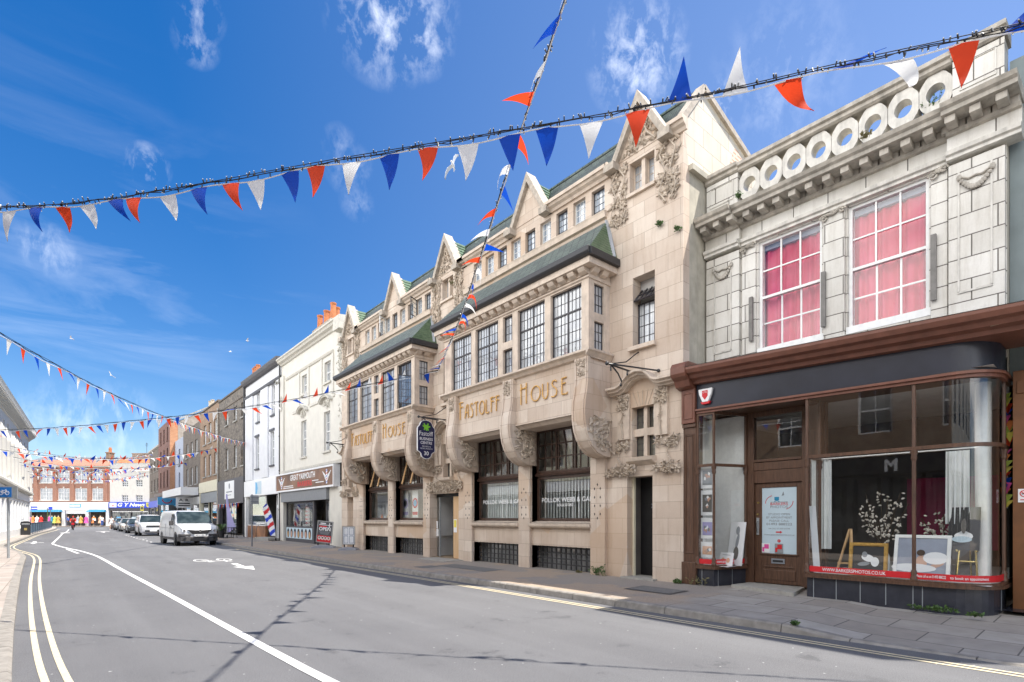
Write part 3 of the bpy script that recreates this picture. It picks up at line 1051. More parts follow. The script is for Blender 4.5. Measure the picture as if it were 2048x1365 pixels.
# ---------------------------------------------------------------- setting: road, pavements, markings
def ground():
	g = MB()
	g.face((-600, -400, -0.02), (900, -400, -0.02), (900, 1100, -0.02), (-600, 1100, -0.02))
	tag(g.build('ground', 'asphalt', loc=(0, 0, -0.02)), kind='structure')
	r = MB()
	r.face((-4.5, -25, 0), (8.2, -25, 0), (8.2, 140, 0), (-10, 140, 0), (-10, 95, 0), (-4.5, 60, 0))
	tag(r.build('road', 'asphalt', loc=(0, 0, 0)), kind='structure')
	# right pavement: kerb line from the camera's side to the far end, dropped kerb near by
	KR = [(7.66, -25), (7.66, -8), (7.6, 1.2), (7.52, 2.4), (7.45, 3.2), (7.40, 5), (7.37, 10), (7.12, 18), (7.0, 26), (6.95, 36), (7.0, 60), (7.1, 96), (7.3, 130)]
	HK = [0.12, 0.12, 0.02, 0.03, 0.11, 0.12, 0.12, 0.12, 0.12, 0.12, 0.12, 0.12, 0.12]
	k = MB()
	p = MB()
	for i in range(len(KR) - 1):
		(xa, ya), (xb, yb) = KR[i], KR[i + 1]
		ha, hb = HK[i], HK[i + 1]
		n = max(1, int((yb - ya) / 0.92)) if yb < 60 else 6
		for j in range(n):
			t0, t1 = j / n, (j + 1) / n
			x0, x1 = xa + (xb - xa) * t0, xa + (xb - xa) * t1
			y0, y1 = ya + (yb - ya) * t0 + 0.006, ya + (yb - ya) * t1 - 0.006
			h0, h1 = ha + (hb - ha) * t0, ha + (hb - ha) * t1
			k.add([(x0, y0, -0.01), (x1, y1, -0.01), (x1 + 0.025, y1, h1 - 0.02), (x0 + 0.025, y0, h0 - 0.02), (x0 + 0.045, y0, h0), (x1 + 0.045, y1, h1), (x1 + 0.16, y1, h1), (x0 + 0.16, y0, h0),
				   (x0 + 0.16, y0, -0.01), (x1 + 0.16, y1, -0.01)],
				  [(0, 1, 2, 3), (3, 2, 5, 4), (4, 5, 6, 7), (0, 3, 4, 7, 8), (1, 9, 6, 5, 2), (7, 6, 9, 8)])
		p.face((xa + 0.155, ya, ha - 0.004), (12.5, ya, 0.19), (12.5, yb, 0.19), (xb + 0.155, yb, hb - 0.004))
	# the wall foot lies a little higher than the kerb
	tag(k.build('kerb', 'kerb_stone', loc=(7.4, 10, 0)), kind='structure')
	tag(p.build('pavement', 'pavement_mixed', loc=(0, 0, 0)), kind='structure')
	d = MB()
	d.face((7.72, 0.1, 0.012), (8.55, -0.4, 0.07), (8.4, 1.6, 0.07), (7.69, 2.4, 0.028))
	# left pavement, with the build-out that pinches the road
	KL = [(0.0, -25), (-0.1, 0), (-0.28, 5.5), (-0.36, 6.89), (-0.48, 9.57), (-0.65, 14.1), (-0.80, 18.7), (-0.92, 23.1), (-1.02, 27.3), (-1.32, 31.2), (-1.85, 34.6), (-2.3, 38.0), (-2.38, 40.5), (-2.2, 45),
		  (-2.02, 55), (-1.85, 65), (-1.1, 80), (-0.55, 97), (-0.6, 112), (-3, 118), (-14, 122)]
	k = MB()
	p = MB()
	for i in range(len(KL) - 1):
		a, b = Vector(KL[i]), Vector(KL[i + 1])
		d2 = (b - a)
		L = d2.length
		nrm = Vector((-d2.y, d2.x)).normalized()
		n = max(1, int(L / 0.92)) if b.y < 60 else 4
		for j in range(n):
			q0 = a + d2 * ((j + 0.008) / n)
			q1 = a + d2 * ((j + 0.992) / n)
			r0, r1 = q0 + nrm * 0.15, q1 + nrm * 0.15
			s0, s1 = q0 + nrm * 0.03, q1 + nrm * 0.03
			k.add([(q0.x, q0.y, -0.01), (q1.x, q1.y, -0.01), (q1.x, q1.y, 0.085), (q0.x, q0.y, 0.085), (s0.x, s0.y, 0.11), (s1.x, s1.y, 0.11), (r1.x, r1.y, 0.11), (r0.x, r0.y, 0.11)],
				  [(0, 1, 2, 3), (3, 2, 5, 4), (4, 5, 6, 7), (0, 3, 4, 7), (1, 6, 5, 2)])
		r0, r1 = a + nrm * 0.148, b + nrm * 0.148
		p.face((r0.x, r0.y, 0.106), (r1.x, r1.y, 0.106), (-16, b.y, 0.106), (-16, a.y, 0.106))
	tag(k.build('kerb', 'kerb_stone', loc=(-0.5, 10, 0)), kind='structure')
	tag(p.build('pavement', 'pavement_pale', loc=(0, 0, 0)), kind='structure')
	# far pavement in front of the shops that close the street
	p = MB()
	q = []
	for (dl, lat) in ((89.5, -95), (89.5, -60), (97, -60), (97, -95)):
		v = FWD * dl + RGT * lat
		q.append((v.x, v.y, 0.10))
	p.face(*q)
	tag(p.build('pavement', 'pavement_pale', loc=(0, 0, 0)), kind='structure')

	def ribbon(name, pts, wd, mat, z=0.005):
		m = MB()
		pv = [Vector(x) for x in pts]
		L, Rr = [], []
		for i, v in enumerate(pv):
			t = (pv[min(i + 1, len(pv) - 1)] - pv[max(i - 1, 0)]).normalized()
			nn = Vector((-t.y, t.x))
			ww = wd[i] if isinstance(wd, (list, tuple)) else wd
			L.append(v + nn * ww / 2)
			Rr.append(v - nn * ww / 2)
		for i in range(len(pv) - 1):
			m.face((Rr[i].x, Rr[i].y, z), (Rr[i + 1].x, Rr[i + 1].y, z), (L[i + 1].x, L[i + 1].y, z), (L[i].x, L[i].y, z))
		return tag(m.build(name, mat, loc=(pts[0][0], pts[0][1], 0)), kind='structure')
	YL = [(x + 0.45, y) for x, y in KL[:9]] + [(-0.86, 30.6), (-1.18, 33.0), (-1.72, 35.6), (-2.02, 38.4), (-2.08, 41), (-1.95, 46), (-1.78, 55), (-1.58, 65), (-0.82, 80), (-0.22, 95)]
	YL = [(0.55, -25), (0.36, 0), (0.12, 5), (-0.07, 6.9), (-0.2, 9.2), (-0.36, 13), (-0.52, 18), (-0.6, 22.5), (-0.68, 26.5), (-0.86, 29.6), (-1.25, 32.2), (-1.7, 35.0), (-2.02, 38.0), (-2.08, 41), (-1.95, 46), (-1.78, 55), (-1.58, 65), (-0.82, 80), (-0.22, 95)]
	# smooth the bends a little
	def smooth(P, it=2):
		for _ in range(it):
			Q = [P[0]]
			for a, b in zip(P[:-1], P[1:]):
				Q += [(a[0] * .75 + b[0] * .25, a[1] * .75 + b[1] * .25), (a[0] * .25 + b[0] * .75, a[1] * .25 + b[1] * .75)]
			P = Q + [P[-1]]
		return P
	YS = smooth(YL)
	ribbon('road_markings', [(x - 0.075, y) for x, y in YS], 0.06, 'road_paint_yellow')
	ribbon('road_markings', [(x + 0.085, y) for x, y in YS], 0.06, 'road_paint_yellow')
	ribbon('road_markings', [(7.30, -25), (7.27, 0.8), (7.20, 2), (7.14, 4.4), (7.1, 7), (7.05, 12), (6.8, 20), (6.7, 29)], 0.055, 'road_paint_yellow')
	ribbon('road_markings', [(7.18, -25), (7.15, 0.8), (7.09, 2), (7.02, 4.4), (6.98, 7), (6.93, 12), (6.68, 20), (6.58, 29)], 0.055, 'road_paint_yellow')
	WL = [(2.6, -25), (2.25, 0), (1.93, 5), (1.84, 7.2), (1.74, 10), (1.64, 12.9), (1.36, 19.8), (1.2, 24.9), (1.06, 28), (0.62, 32.6), (0.15, 35.8), (-0.34, 40.6), (-0.42, 42.3), (-0.36, 45), (-0.1, 58), (0.1, 70), (0.42, 75), (0.75, 92)]
	ribbon('road_markings', smooth(WL, 1), [0.115] * (2 * len(WL)), 'road_paint_white', 0.006)
	ribbon('road_markings', [(0.2, 34.4), (0.42, 31.5), (0.55, 29.8)], 0.12, 'road_paint_white', 0.008)
	ribbon('road_markings', [(-0.05, 71.3), (0.66, 71.3)], 2.0, 'road_paint_white', 0.008)
	for i in range(9):
		ribbon('road_markings', [(4.35, 40.5 + i * 2.1), (4.38, 41.3 + i * 2.1)], 0.1, 'road_paint_white')
	ribbon('road_markings', [(4.2, 47.2), (4.8, 47.2)], 0.3, 'road_paint_white')
	ribbon('road_markings', [(4.3, 58.9), (5.0, 58.9)], 0.3, 'road_paint_white')

	def flat(name, polys, mat='road_paint_white'):
		m = MB()
		for pl in polys:
			m.face(*[(x, y, 0.006) for x, y in pl])
		xs = [q[0] for pl in polys for q in pl]
		ys = [q[1] for pl in polys for q in pl]
		return tag(m.build(name, mat, loc=(sum(xs) / len(xs), sum(ys) / len(ys), 0)), kind='structure')
	# contra-flow arrow and painted bicycle, pointing towards the camera
	flat('road_markings', [[(4.36, 19.9), (4.55, 19.9), (4.47, 18.5), (4.32, 18.5)], [(4.12, 18.5), (4.70, 18.5), (4.40, 17.1)]])
	m = []
	def ringp(cx, cy, rx, ry, wd, n=18):
		out = []
		for i in range(n):
			a, b = 2 * PI * i / n, 2 * PI * (i + 1) / n
			out.append([(cx + rx * math.cos(a), cy + ry * math.sin(a)), (cx + rx * math.cos(b), cy + ry * math.sin(b)), (cx + (rx - wd) * math.cos(b), cy + (ry - wd * 2.2) * math.sin(b)), (cx + (rx - wd) * math.cos(a), cy + (ry - wd * 2.2) * math.sin(a))])
		return out
	def stroke(a, b, wd=0.06):
		a, b = Vector(a), Vector(b)
		t = (b - a).normalized()
		nn = Vector((-t.y, t.x)) * wd / 2
		return [tuple(a + nn), tuple(b + nn), tuple(b - nn), tuple(a - nn)]
	# wheels stretched along the road as painted symbols are
	m += ringp(3.86, 22.0, 0.24, 0.62, 0.06) + ringp(4.60, 22.0, 0.24, 0.62, 0.06)
	m += [stroke((3.86, 22.0), (4.12, 21.7)), stroke((4.12, 21.7), (4.5, 21.4)), stroke((4.5, 21.4), (4.60, 22.0)), stroke((4.02, 21.2), (4.5, 21.4)), stroke((4.02, 21.2), (4.12, 21.7)), stroke((4.52, 21.4), (4.5, 21.0)),
		  stroke((4.4, 20.95), (4.66, 21.0), 0.12), stroke((3.92, 21.1), (4.12, 21.15), 0.14), stroke((4.02, 21.2), (3.86, 22.0))]
	flat('road_markings', m)
	flat('road_markings', [[(-1.42, 46.6), (-1.22, 46.6), (-1.2, 44.6), (-1.4, 44.6)], [(-1.55, 44.7), (-1.05, 44.7), (-1.3, 42.3)], [(-1.75, 44.6), (-0.85, 44.6), (-0.85, 44.2), (-1.75, 44.2)]])
	flat('road_markings', [[(2.9, 75.6), (4.1, 75.2), (4.1, 74.0), (2.9, 74.4)], [(3.2, 74.6), (3.75, 74.5), (3.4, 69.8)]])
	flat('road_markings', [[(-0.15, 70.2), (0.55, 70.2), (0.55, 72.3), (-0.05, 72.3)]])
	# covers let into the right pavement (its surface rises from kerb to wall)
	def pz(x):
		return 0.116 + (x - 7.5) * (0.19 - 0.116) / 5.0
	for nm, mat, q, lab in (('manhole_cover', 'manhole_iron', (8.55, 9.2, 5.65, 6.72), 'dark iron frame of a rectangular manhole cover by the black door'),
							('manhole_cover', 'inspection_cover', (7.8, 8.42, 13.2, 13.75), 'small pale concrete cover near the kerb outside the open doorway'),
							('manhole_cover', 'inspection_cover', (8.5, 9.15, 11.2, 13.6), 'long dull cover set in the pavement below the barred basement windows')):
		mb = MB()
		a, b, c, d3 = q
		mb.add([(a, c, pz(a) + 0.006), (b, c, pz(b) + 0.006), (b, d3, pz(b) + 0.006), (a, d3, pz(a) + 0.006)], [(0, 1, 2, 3)])
		i = 0.06
		if mat == 'manhole_iron':
			mb.add([(a + i, c + i, pz(a) + 0.011), (b - i, c + i, pz(b) + 0.011), (b - i, d3 - i, pz(b) + 0.011), (a + i, d3 - i, pz(a) + 0.011)], [(0, 1, 2, 3)], 1)
		tag(mb.build(nm, [mat, 'inspection_cover']), lab, 'manhole cover')
	mb = MB()
	mb.box(9.35, 10.28, 14.4, 16.1, 0.13, 0.165)
	tag(mb.build('doorstep', 'step_stone'), 'pale stone doorstep slab at the open doorway of the long stone house', 'doorstep')
	mb = MB()
	mb.box(9.95, 10.6, 7.0, 7.9, 0.1, 0.19)
	tag(mb.build('doorstep', 'step_stone'), 'narrow grey doorstep under the tall black door', 'doorstep')
	mb = MB()
	mb.prism([(9.95, 4.05), (10.95, 4.25), (10.95, 5.32), (10.25, 5.36)], 'z', 0.12, 0.215)
	tag(mb.build('doorstep', 'step_stone'), 'worn pale doorstep in the recess of the photo shop door', 'doorstep')


ground()
# ---------------------------------------------------------------- the long stone house
def gable(root, yc, o_seed, carved):
	zf, za, hw = 9.93, 11.12, 0.70
	mb = MB()
	mb.prism([(yc - hw, zf), (yc + hw, zf), (yc, za)], 'x', 10.085, 10.42)
	mb.build('gable_wall', 'buff_stone', root)
	cp = MB()
	for s in (-1, 1):
		a, b = Vector((0, yc + s * (hw + 0.08), zf - 0.02)), Vector((0, yc, za + 0.13))
		d = (b - a).normalized()
		nn = Vector((0, -d.z * s, d.y * s)) * (1 if True else 1)
		up = Vector((0, s * d.z, abs(d.y)))
		th = 0.135
		q = [(a.y, a.z), (b.y, b.z), (b.y, b.z - th / max(0.2, abs(d.y))), (a.y - s * th * 1.15, a.z)]
		cp.prism(q, 'x', 9.96, 10.3)
		cp.box(9.86, 10.3, yc + s * (hw + 0.2), yc + s * (hw - 0.1), zf - 0.19, zf - 0.022)
	cp.build('gable_coping', 'coping_stone', root)
	rf = MB()
	n = 8
	for s in (-1, 1):
		F0, A, B = Vector((10.3, yc + s * 0.66, 10.0)), Vector((10.3, yc, 11.10)), Vector((10.95, yc, 11.10))
		for i in range(n):
			t0, t1 = i / n, (i + 1) / n
			up = Vector((0, s * 0.012, 0.02))
			p0, p1 = F0 + (A - F0) * t0 + up, F0 + (B - F0) * t0 + up
			p2, p3 = F0 + (B - F0) * t1, F0 + (A - F0) * t1
			rf.face(p0, p1, p2, p3)
			rf.face(p0 - up, p1 - up, p1, p0)
	rf.build('gable_roof', 'green_tile', root)
	if carved:
		cv = MB()
		rd = random.Random(o_seed)
		for i in range(70):
			t = rd.random() ** 1.4 * 0.82
			z = zf + 0.06 + t * (za - zf - 0.2)
			y = yc + rd.uniform(-1, 1) * (hw - 0.2) * (1 - t)
			leaf(cv, (10.08, y, z), rotm('X', rd.uniform(0, 2 * PI)), rd.uniform(0.06, 0.1), 0.032, 0.05)
		for s in (-1, 1):
			cv.tube([(10.07, yc + s * 0.42, zf + 0.05), (10.05, yc + s * 0.2, zf + 0.3), (10.05, yc + s * 0.05, zf + 0.7)], 0.022, 5)
		cv.build('carving', 'carved_stone', root)


STROKES = {
	'F': [[(0.1, 0), (0.1, 1.0)], [(-0.05, 0.93), (0.12, 1.0), (0.5, 0.97)], [(0.1, 0.72), (0.42, 0.72), (0.42, 0.66)]],
	'A': [[(-0.06, 0), (0.04, 0.3), (0.14, 0.72), (0.28, 0.95)], [(0.28, 0.95), (0.46, 0.95), (0.48, 0)], [(0.0, 0.46), (0.2, 0.40), (0.48, 0.42)]],
	'S': [[(0.42, 0.85), (0.32, 0.97), (0.14, 0.95), (0.06, 0.8), (0.14, 0.64), (0.34, 0.5), (0.45, 0.3), (0.38, 0.08), (0.2, 0.0), (0.0, 0.05)]],
	'T': [[(0.25, 0), (0.25, 0.95)], [(-0.02, 0.88), (0.1, 0.97), (0.52, 0.95)]],
	'O': [[(0.3 + 0.29 * math.cos(a * PI / 8), 0.48 + 0.46 * math.sin(a * PI / 8)) for a in range(17)]],
	'L': [[(0.08, 0.95), (0.08, 0.03), (0.42, 0.0), (0.46, 0.1)]],
	'H': [[(0.06, 0), (0.06, 1.05)], [(0.46, 0), (0.46, 1.05)], [(-0.02, 0.75), (0.2, 0.82), (0.3, 0.78), (0.5, 0.86)]],
	'U': [[(0.04, 0.95), (0.04, 0.25), (0.16, 0.04), (0.34, 0.02), (0.46, 0.2), (0.46, 0.95)]],
	'E': [[(0.44, 0.97), (0.1, 0.95), (0.1, 0.03), (0.46, 0.0), (0.5, 0.1)], [(0.1, 0.62), (0.36, 0.66)]],
}


def gold_word(mb, word, x, yl, z, h, wd, first=1.25):
	"""art nouveau capitals on a wall facing -X, starting at its left end yl and running towards smaller y"""
	n = len(word)
	adv = wd / (n + 0.3)
	y = yl
	for i, c in enumerate(word):
		k = first if i == 0 else 1.0
		kw = adv * (1.2 if c == 'O' else 1.05 if i == 0 else 0.92) * 1.42
		for st in STROKES[c]:
			pts = [(x, y - p[0] * kw, z + p[1] * h * k) for p in st]
			for a, b in zip(pts[:-1], pts[1:]):
				mb.tube([a, b], 0.0165, 6)
		y -= adv * (1.2 if c == 'O' else 1.22 if i == 0 else 1.02 if c == 'A' else 0.94)


def stone_house():
	root = thing('stone_building', 'long buff stone office house with two gold lettered oriels, carved gables and green slate roof', 'building', (10.1, 15.4, 0.1))
	P = 8.0
	mod = (0.0, 8.0)
	tow = (0.0, 8.0, 16.0)
	X0 = 10.1
	holes = []
	for o in mod:
		for (a, b) in ((8.87, 11.12), (11.59, 13.87)):
			holes += [(a + o, b + o, 1.41, 3.98), (a + o, b + o, 0.13, 0.79)]
		for k in range(9):
			holes.append((8.50 + 0.622 * k + o, 8.92 + 0.622 * k + o, 8.98, 9.65))
	for o in tow:
		holes += [(7.07 + o, 7.75 + o, 9.03, 9.76), (7.06 + o, 7.66 + o, 5.48, 7.08), (7.05 + o, 7.69 + o, 2.94, 4.09)]
	holes += [(7.12, 7.82, 0.13, 2.5), (14.75, 16.62, 0.13, 2.39), (23.15, 23.8, 0.13, 2.5)]
	w_ = MB()
	holes_wall(w_, X0, 0.30, 6.35, 24.45, 0.0, 9.95, holes)
	# end wall: faience above, old render below
	e = MB()
	e.face((10.1, 6.35, 0), (10.34, 6.35, 0), (10.34, 6.35, 9.05), (10.1, 6.35, 9.95))
	e.face((10.34, 6.352, 0), (17, 6.352, 0), (17, 6.352, 9.02), (10.34, 6.352, 9.02), mi=1)
	e.add([(10.1, 6.35, 9.95), (10.34, 6.35, 9.05), (17, 6.35, 9.05), (17, 6.35, 9.45), (12.95, 6.35, 10.38), (10.86, 6.35, 11.02)], [(0, 1, 2, 3, 4, 5)], 2)
	e.face((12.0, 6.346, 9.62), (12.35, 6.346, 9.4), (12.95, 6.346, 9.32), (12.95, 6.346, 10.28), (12.3, 6.346, 10.38), (12.12, 6.346, 10.05), mi=3)
	for (a, b) in (((10.02, 9.98), (10.86, 11.06)), ((10.86, 11.06), (12.95, 10.42)), ((12.95, 10.42), (17, 9.5))):
		e.bar((a[0], 6.38, a[1]), (b[0], 6.38, b[1]), 0.2, 0.13, mi=4)
	e.box(10.3, 17, 6.24, 6.349, 9.0, 9.12, mi=1)
	e.face((10.1, 24.45, 0), (10.1, 24.45, 9.95), (10.86, 24.45, 11.0), (17, 24.45, 9.4), (17, 24.45, 0), mi=1)
	e.face((17, 6.35, 0), (17, 24.45, 0), (17, 24.45, 9.45), (17, 6.35, 9.45), mi=1)
	w_.build('wall', 'buff_stone', root)
	e.build('end_wall', ['buff_stone', 'old_render', 'side_faience', 'patch_brick', 'coping_stone'], root)
	# roof
	r = MB()
	roof_courses(r, 6.42, 24.4, 10.105, 10.0, 10.86, 11.03, 13)
	r.face((10.86, 6.42, 11.03), (17, 6.42, 9.42), (17, 24.4, 9.42), (10.86, 24.4, 11.03), mi=1)
	r.build('roof', ['green_slate', 'grey_slate'], root)
	rc = MB()
	rc.tube([(10.86, 6.42, 11.05), (10.86, 24.4, 11.05)], 0.05, 8)
	rc.build('ridge_tile', 'green_slate', root, smooth=True)
	# eaves cornice between the gables
	c = MB()
	prof = [(10.1, 9.74), (10.05, 9.74), (10.02, 9.80), (9.95, 9.84), (9.92, 9.9), (9.88, 9.9), (9.88, 9.985), (10.1, 9.985)]
	for o in mod:
		for (a, b) in ((8.3, 10.42), (11.98, 14.55)):
			moulding(c, prof, a + o, b + o)
	for o in tow:
		for (a, b) in ((6.24, 6.62), (8.25, 8.32)):
			moulding(c, prof, a + o, b + o)
	c.build('cornice', 'smooth_stone', root)
	# attic sill band
	s = MB()
	for o in mod:
		s.prism([(10.1, 8.80), (10.02, 8.82), (10.0, 8.92), (9.98, 8.97), (10.1, 8.985)], 'y', 8.42 + o, 14.36 + o)
	s.build('sill_band', 'smooth_stone', root)
	for o in mod:
		for k in range(9):
			a = 8.50 + 0.622 * k + o
			window(root, X0, a, a + 0.42, 8.985, 9.648, 3, 4, 'steel_frame' if k in (0, 2, 4, 6) else 'white_paint', 'attic_pane', 0.018, 0.011, 0.04, rec=0.09)
		gable(root, 11.21 + o, 3 + int(o), False)
	for o, k in ((8.0, 5), (8.0, 1)):                       # two attic lights standing open
		mb = MB()
		a = 8.50 + 0.622 * k + o
		m = rotm('Z', R(-62))
		for (u0, u1, v0, v1) in ((0, 0.025, 0, 0.66), (0.40, 0.425, 0, 0.66), (0, 0.425, 0, 0.025), (0, 0.425, 0.635, 0.66)):
			mb.obox(Vector((10.14, a + 0.42, 8.99)) + m @ Vector((0, -(u0 + u1) / 2, 0)) + Vector((0, 0, (v0 + v1) / 2)), (0.03, u1 - u0, v1 - v0), m)
		for i in (1, 2, 3):
			mb.obox(Vector((10.14, a + 0.42, 8.99 + 0.66 * i / 4)) + m @ Vector((0, -0.21, 0)), (0.012, 0.4, 0.012), m)
		ob = mb.build('open_casement', 'steel_frame' if k == 1 else 'white_paint', root)
		g = MB()
		g.obox(Vector((10.14, a + 0.42, 9.32)) + m @ Vector((0, -0.21, 0)), (0.006, 0.39, 0.62), m)
		g.build('pane', 'clear_glass', ob)
	# towers
	for ti, o in enumerate(tow):
		gable(root, 7.44 + o, 40 + ti, True)
		cv = MB()
		carve(cv, 7.80 + o, 8.33 + o, 8.46, 9.84, 10.1, 62, 7 + ti, 0.10, depth=0.075)
		carve(cv, 6.42 + o, 6.98 + o, 8.46, 9.84, 10.1, 62, 17 + ti, 0.10, depth=0.075)
		for y0 in (8.05, 6.7):
			for s_ in (-1, 1):
				cv.tube([(10.06, y0 + o + s_ * 0.05, 8.44), (10.04, y0 + o + s_ * 0.22, 8.7), (10.05, y0 + o + s_ * 0.06, 9.1), (10.04, y0 + o + s_ * 0.2, 9.5), (10.05, y0 + o, 9.8)], 0.02, 5)
		cv.build('carving', 'carved_stone', root)
		window(root, X0, 7.07 + o, 7.36 + o, 9.03, 9.76, 2, 4, 'smooth_stone', 'leaded_pane', 0.02, 0.008, 0.05, rec=0.17)
		window(root, X0, 7.46 + o, 7.75 + o, 9.03, 9.76, 2, 4, 'smooth_stone', 'leaded_pane', 0.02, 0.008, 0.05, rec=0.17)
		st = MB()
		st.box(10.16, 10.36, 7.36 + o, 7.46 + o, 9.03, 9.76)
		st.box(10.03, 10.28, 7.03 + o, 7.80 + o, 8.96, 9.03)
		st.box(10.0, 10.28, 7.02 + o, 7.74 + o, 5.39, 5.48)
		st.build('sill', 'smooth_stone', root)
		if ti == 0:
			window(root, X0, 7.06, 7.66, 5.48, 6.52, 4, 4, 'steel_frame', 'leaded_pane', 0.025, 0.012, 0.05, rec=0.2)
			mb = MB()
			m = rotm('Y', R(42))
			piv = Vector((10.12, 7.36, 6.54))
			for (y0, y1, z0, z1) in ((-0.29, -0.26, 0, 0.5), (0.26, 0.29, 0, 0.5), (-0.26, 0.26, 0, 0.03), (-0.26, 0.26, 0.47, 0.5), (-0.14, -0.125, 0.03, 0.47), (-0.01, 0.005, 0.03, 0.47), (0.12, 0.135, 0.03, 0.47), (-0.26, 0.26, 0.24, 0.255)):
				mb.obox(piv + m @ Vector((0, (y0 + y1) / 2, (z0 + z1) / 2)), (0.03, y1 - y0, z1 - z0), m)
			ob = mb.build('top_light', 'steel_frame', root, )
			g = MB()
			g.obox(piv + m @ Vector((0.004, 0, 0.25)), (0.006, 0.52, 0.44), m)
			g.build('pane', 'dark_pane', ob)
			bk = MB()
			bk.box(10.42, 10.44, 7.04, 7.68, 6.5, 7.1)
			bk.build('soffit', 'room_pale', root)
		else:
			window(root, X0, 7.06 + o, 7.66 + o, 5.48, 7.08, 4, 6, 'steel_frame', 'leaded_pane', 0.025, 0.012, 0.05, rec=0.2, transoms=(0.66,))
		# door surround: hooded cornice, carved panels, cross window
		yc = 7.38 + o
		hd = MB()
		path = [(-0.92, 4.47), (-0.55, 4.47), (-0.42, 4.52), (-0.33, 4.62), (-0.2, 4.72), (0, 4.76), (0.2, 4.72), (0.33, 4.62), (0.42, 4.52), (0.55, 4.47), (0.84, 4.47)]
		for (p, q) in zip(path[:-1], path[1:]):
			for (x0, d0, d1) in ((9.78, 0.06, 0.11), (9.86, 0.0, 0.06), (9.95, -0.05, 0.0)):
				hd.add([(x0, yc + p[0], p[1] + d0), (x0, yc + q[0], q[1] + d0), (10.1, yc + q[0], q[1] + d0), (10.1, yc + p[0], p[1] + d0), (x0, yc + p[0], p[1] + d1), (x0, yc + q[0], q[1] + d1), (10.1, yc + q[0], q[1] + d1), (10.1, yc + p[0], p[1] + d1)],
					   [(0, 1, 2, 3), (4, 7, 6, 5), (0, 4, 5, 1), (0, 3, 7, 4), (1, 5, 6, 2)])
		hd.build('door_hood', 'smooth_stone', root)
		st = MB()
		# pilasters beside the window, the cross, the fan-jointed panel
		for (a, b) in ((yc + 0.34, yc + 0.68), (yc - 0.68, yc - 0.34)):
			st.box(10.03, 10.098, a, b, 3.37, 4.42)
		st.box(10.2, 10.34, 7.335 + o, 7.425 + o, 2.94, 4.09)
		st.box(10.2, 10.34, 7.05 + o, 7.335 + o, 3.43, 3.6)
		st.box(10.2, 10.34, 7.425 + o, 7.69 + o, 3.43, 3.6)
		st.prism([(10.1, 2.74), (9.93, 2.84), (9.9, 2.92), (10.1, 2.945)], 'y', 7.02 + o, 7.74 + o)
		st.build('window_cross', 'smooth_stone', root)
		for (ya, yb) in ((7.05, 7.335), (7.425, 7.69)):
			for (za, zb) in ((2.95, 3.43), (3.6, 4.085)):
				window(root, X0, ya + o, yb + o, za, zb, 2, 3, 'steel_frame', 'stained_pane', 0.012, 0.012, 0.03, rec=0.2)
		fan = MB()
		for a in range(-2, 3):
			fan.bar((10.095, yc + a * 0.07, 4.11), (10.095, yc + a * 0.14, 4.44), 0.012, 0.012)
		fan.build('fan_joints', 'carved_stone', root)
		cv = MB()
		for k_, (a, b) in enumerate(((yc + 0.36, yc + 0.67), (yc - 0.67, yc - 0.36))):
			carve(cv, a, b, 4.02, 4.42, 10.03, 26, 60 + k_ + ti * 3, 0.07, depth=0.07)
			cv.tube([(10.01, (a + b) / 2, 4.0), (10.0, (a + b) / 2 + 0.02, 3.7), (10.01, (a + b) / 2 - 0.02, 3.4)], 0.022, 5)
			carve(cv, (a + b) / 2 - 0.09, (a + b) / 2 + 0.09, 3.66, 3.95, 10.01, 8, 70 + k_ + ti, 0.045)
		lo = ((yc + 0.34, yc + 1.02), (yc - 0.98, yc - 0.33))
		for k_, (a, b) in enumerate(lo):
			carve(cv, a, b, 3.08, 3.34, 10.08, 34, 80 + k_ + ti * 3, 0.075, depth=0.085)
			carve(cv, a, b, 2.52, 2.78, 10.06, 40, 90 + k_ + ti * 3, 0.075, depth=0.1)
			cv.tube([(10.06, (a + b) / 2 - 0.1, 2.8), (10.05, (a + b) / 2, 2.95), (10.06, (a + b) / 2 - 0.05, 3.1)], 0.02, 5)
		if ti == 1:
			carve(cv, 14.72, 16.62, 2.46, 2.76, 10.06, 110, 99, 0.085, depth=0.1)
		else:
			carve(cv, yc + 0.1, yc + 0.36, 2.52, 2.74, 10.0, 16, 98 + ti, 0.08, depth=0.1)
		cv.build('carving', 'carved_stone', root)
	# oriels with their panels, cornices and roofs
	for mi_, o in enumerate(mod):
		a, b = 8.34 + o, 14.44 + o
		XF = 9.35
		wins = [(8.57, 9.61, 5.51, 7.09), (9.82, 10.87, 5.51, 7.09), (11.09, 11.50, 6.38, 7.09), (11.09, 11.50, 5.51, 6.18), (11.71, 12.78, 5.51, 7.09), (12.99, 14.05, 5.51, 7.09)]
		mb = MB()
		holes_wall(mb, XF, 0.16, a, b, 5.42, 7.2, [(p + o, q + o, r0, r1) for p, q, r0, r1 in wins])
		for (ys, ye) in ((a, a + 0.14), (b - 0.14, b)):
			mb.box(XF + 0.012, 9.54, ys, ye, 5.42, 7.2)
			mb.box(9.89, 10.1, ys, ye, 5.42, 7.2)
			for (z0, z1) in ((5.42, 5.52), (6.17, 6.37), (7.05, 7.2)):
				mb.box(9.54, 9.89, ys, ye, z0, z1)
		mb.face((9.6, a + 0.2, 5.42), (9.6, b - 0.2, 5.42), (9.6, b - 0.2, 7.2), (9.6, a + 0.2, 7.2))
		mb.build('oriel', 'smooth_stone', root)
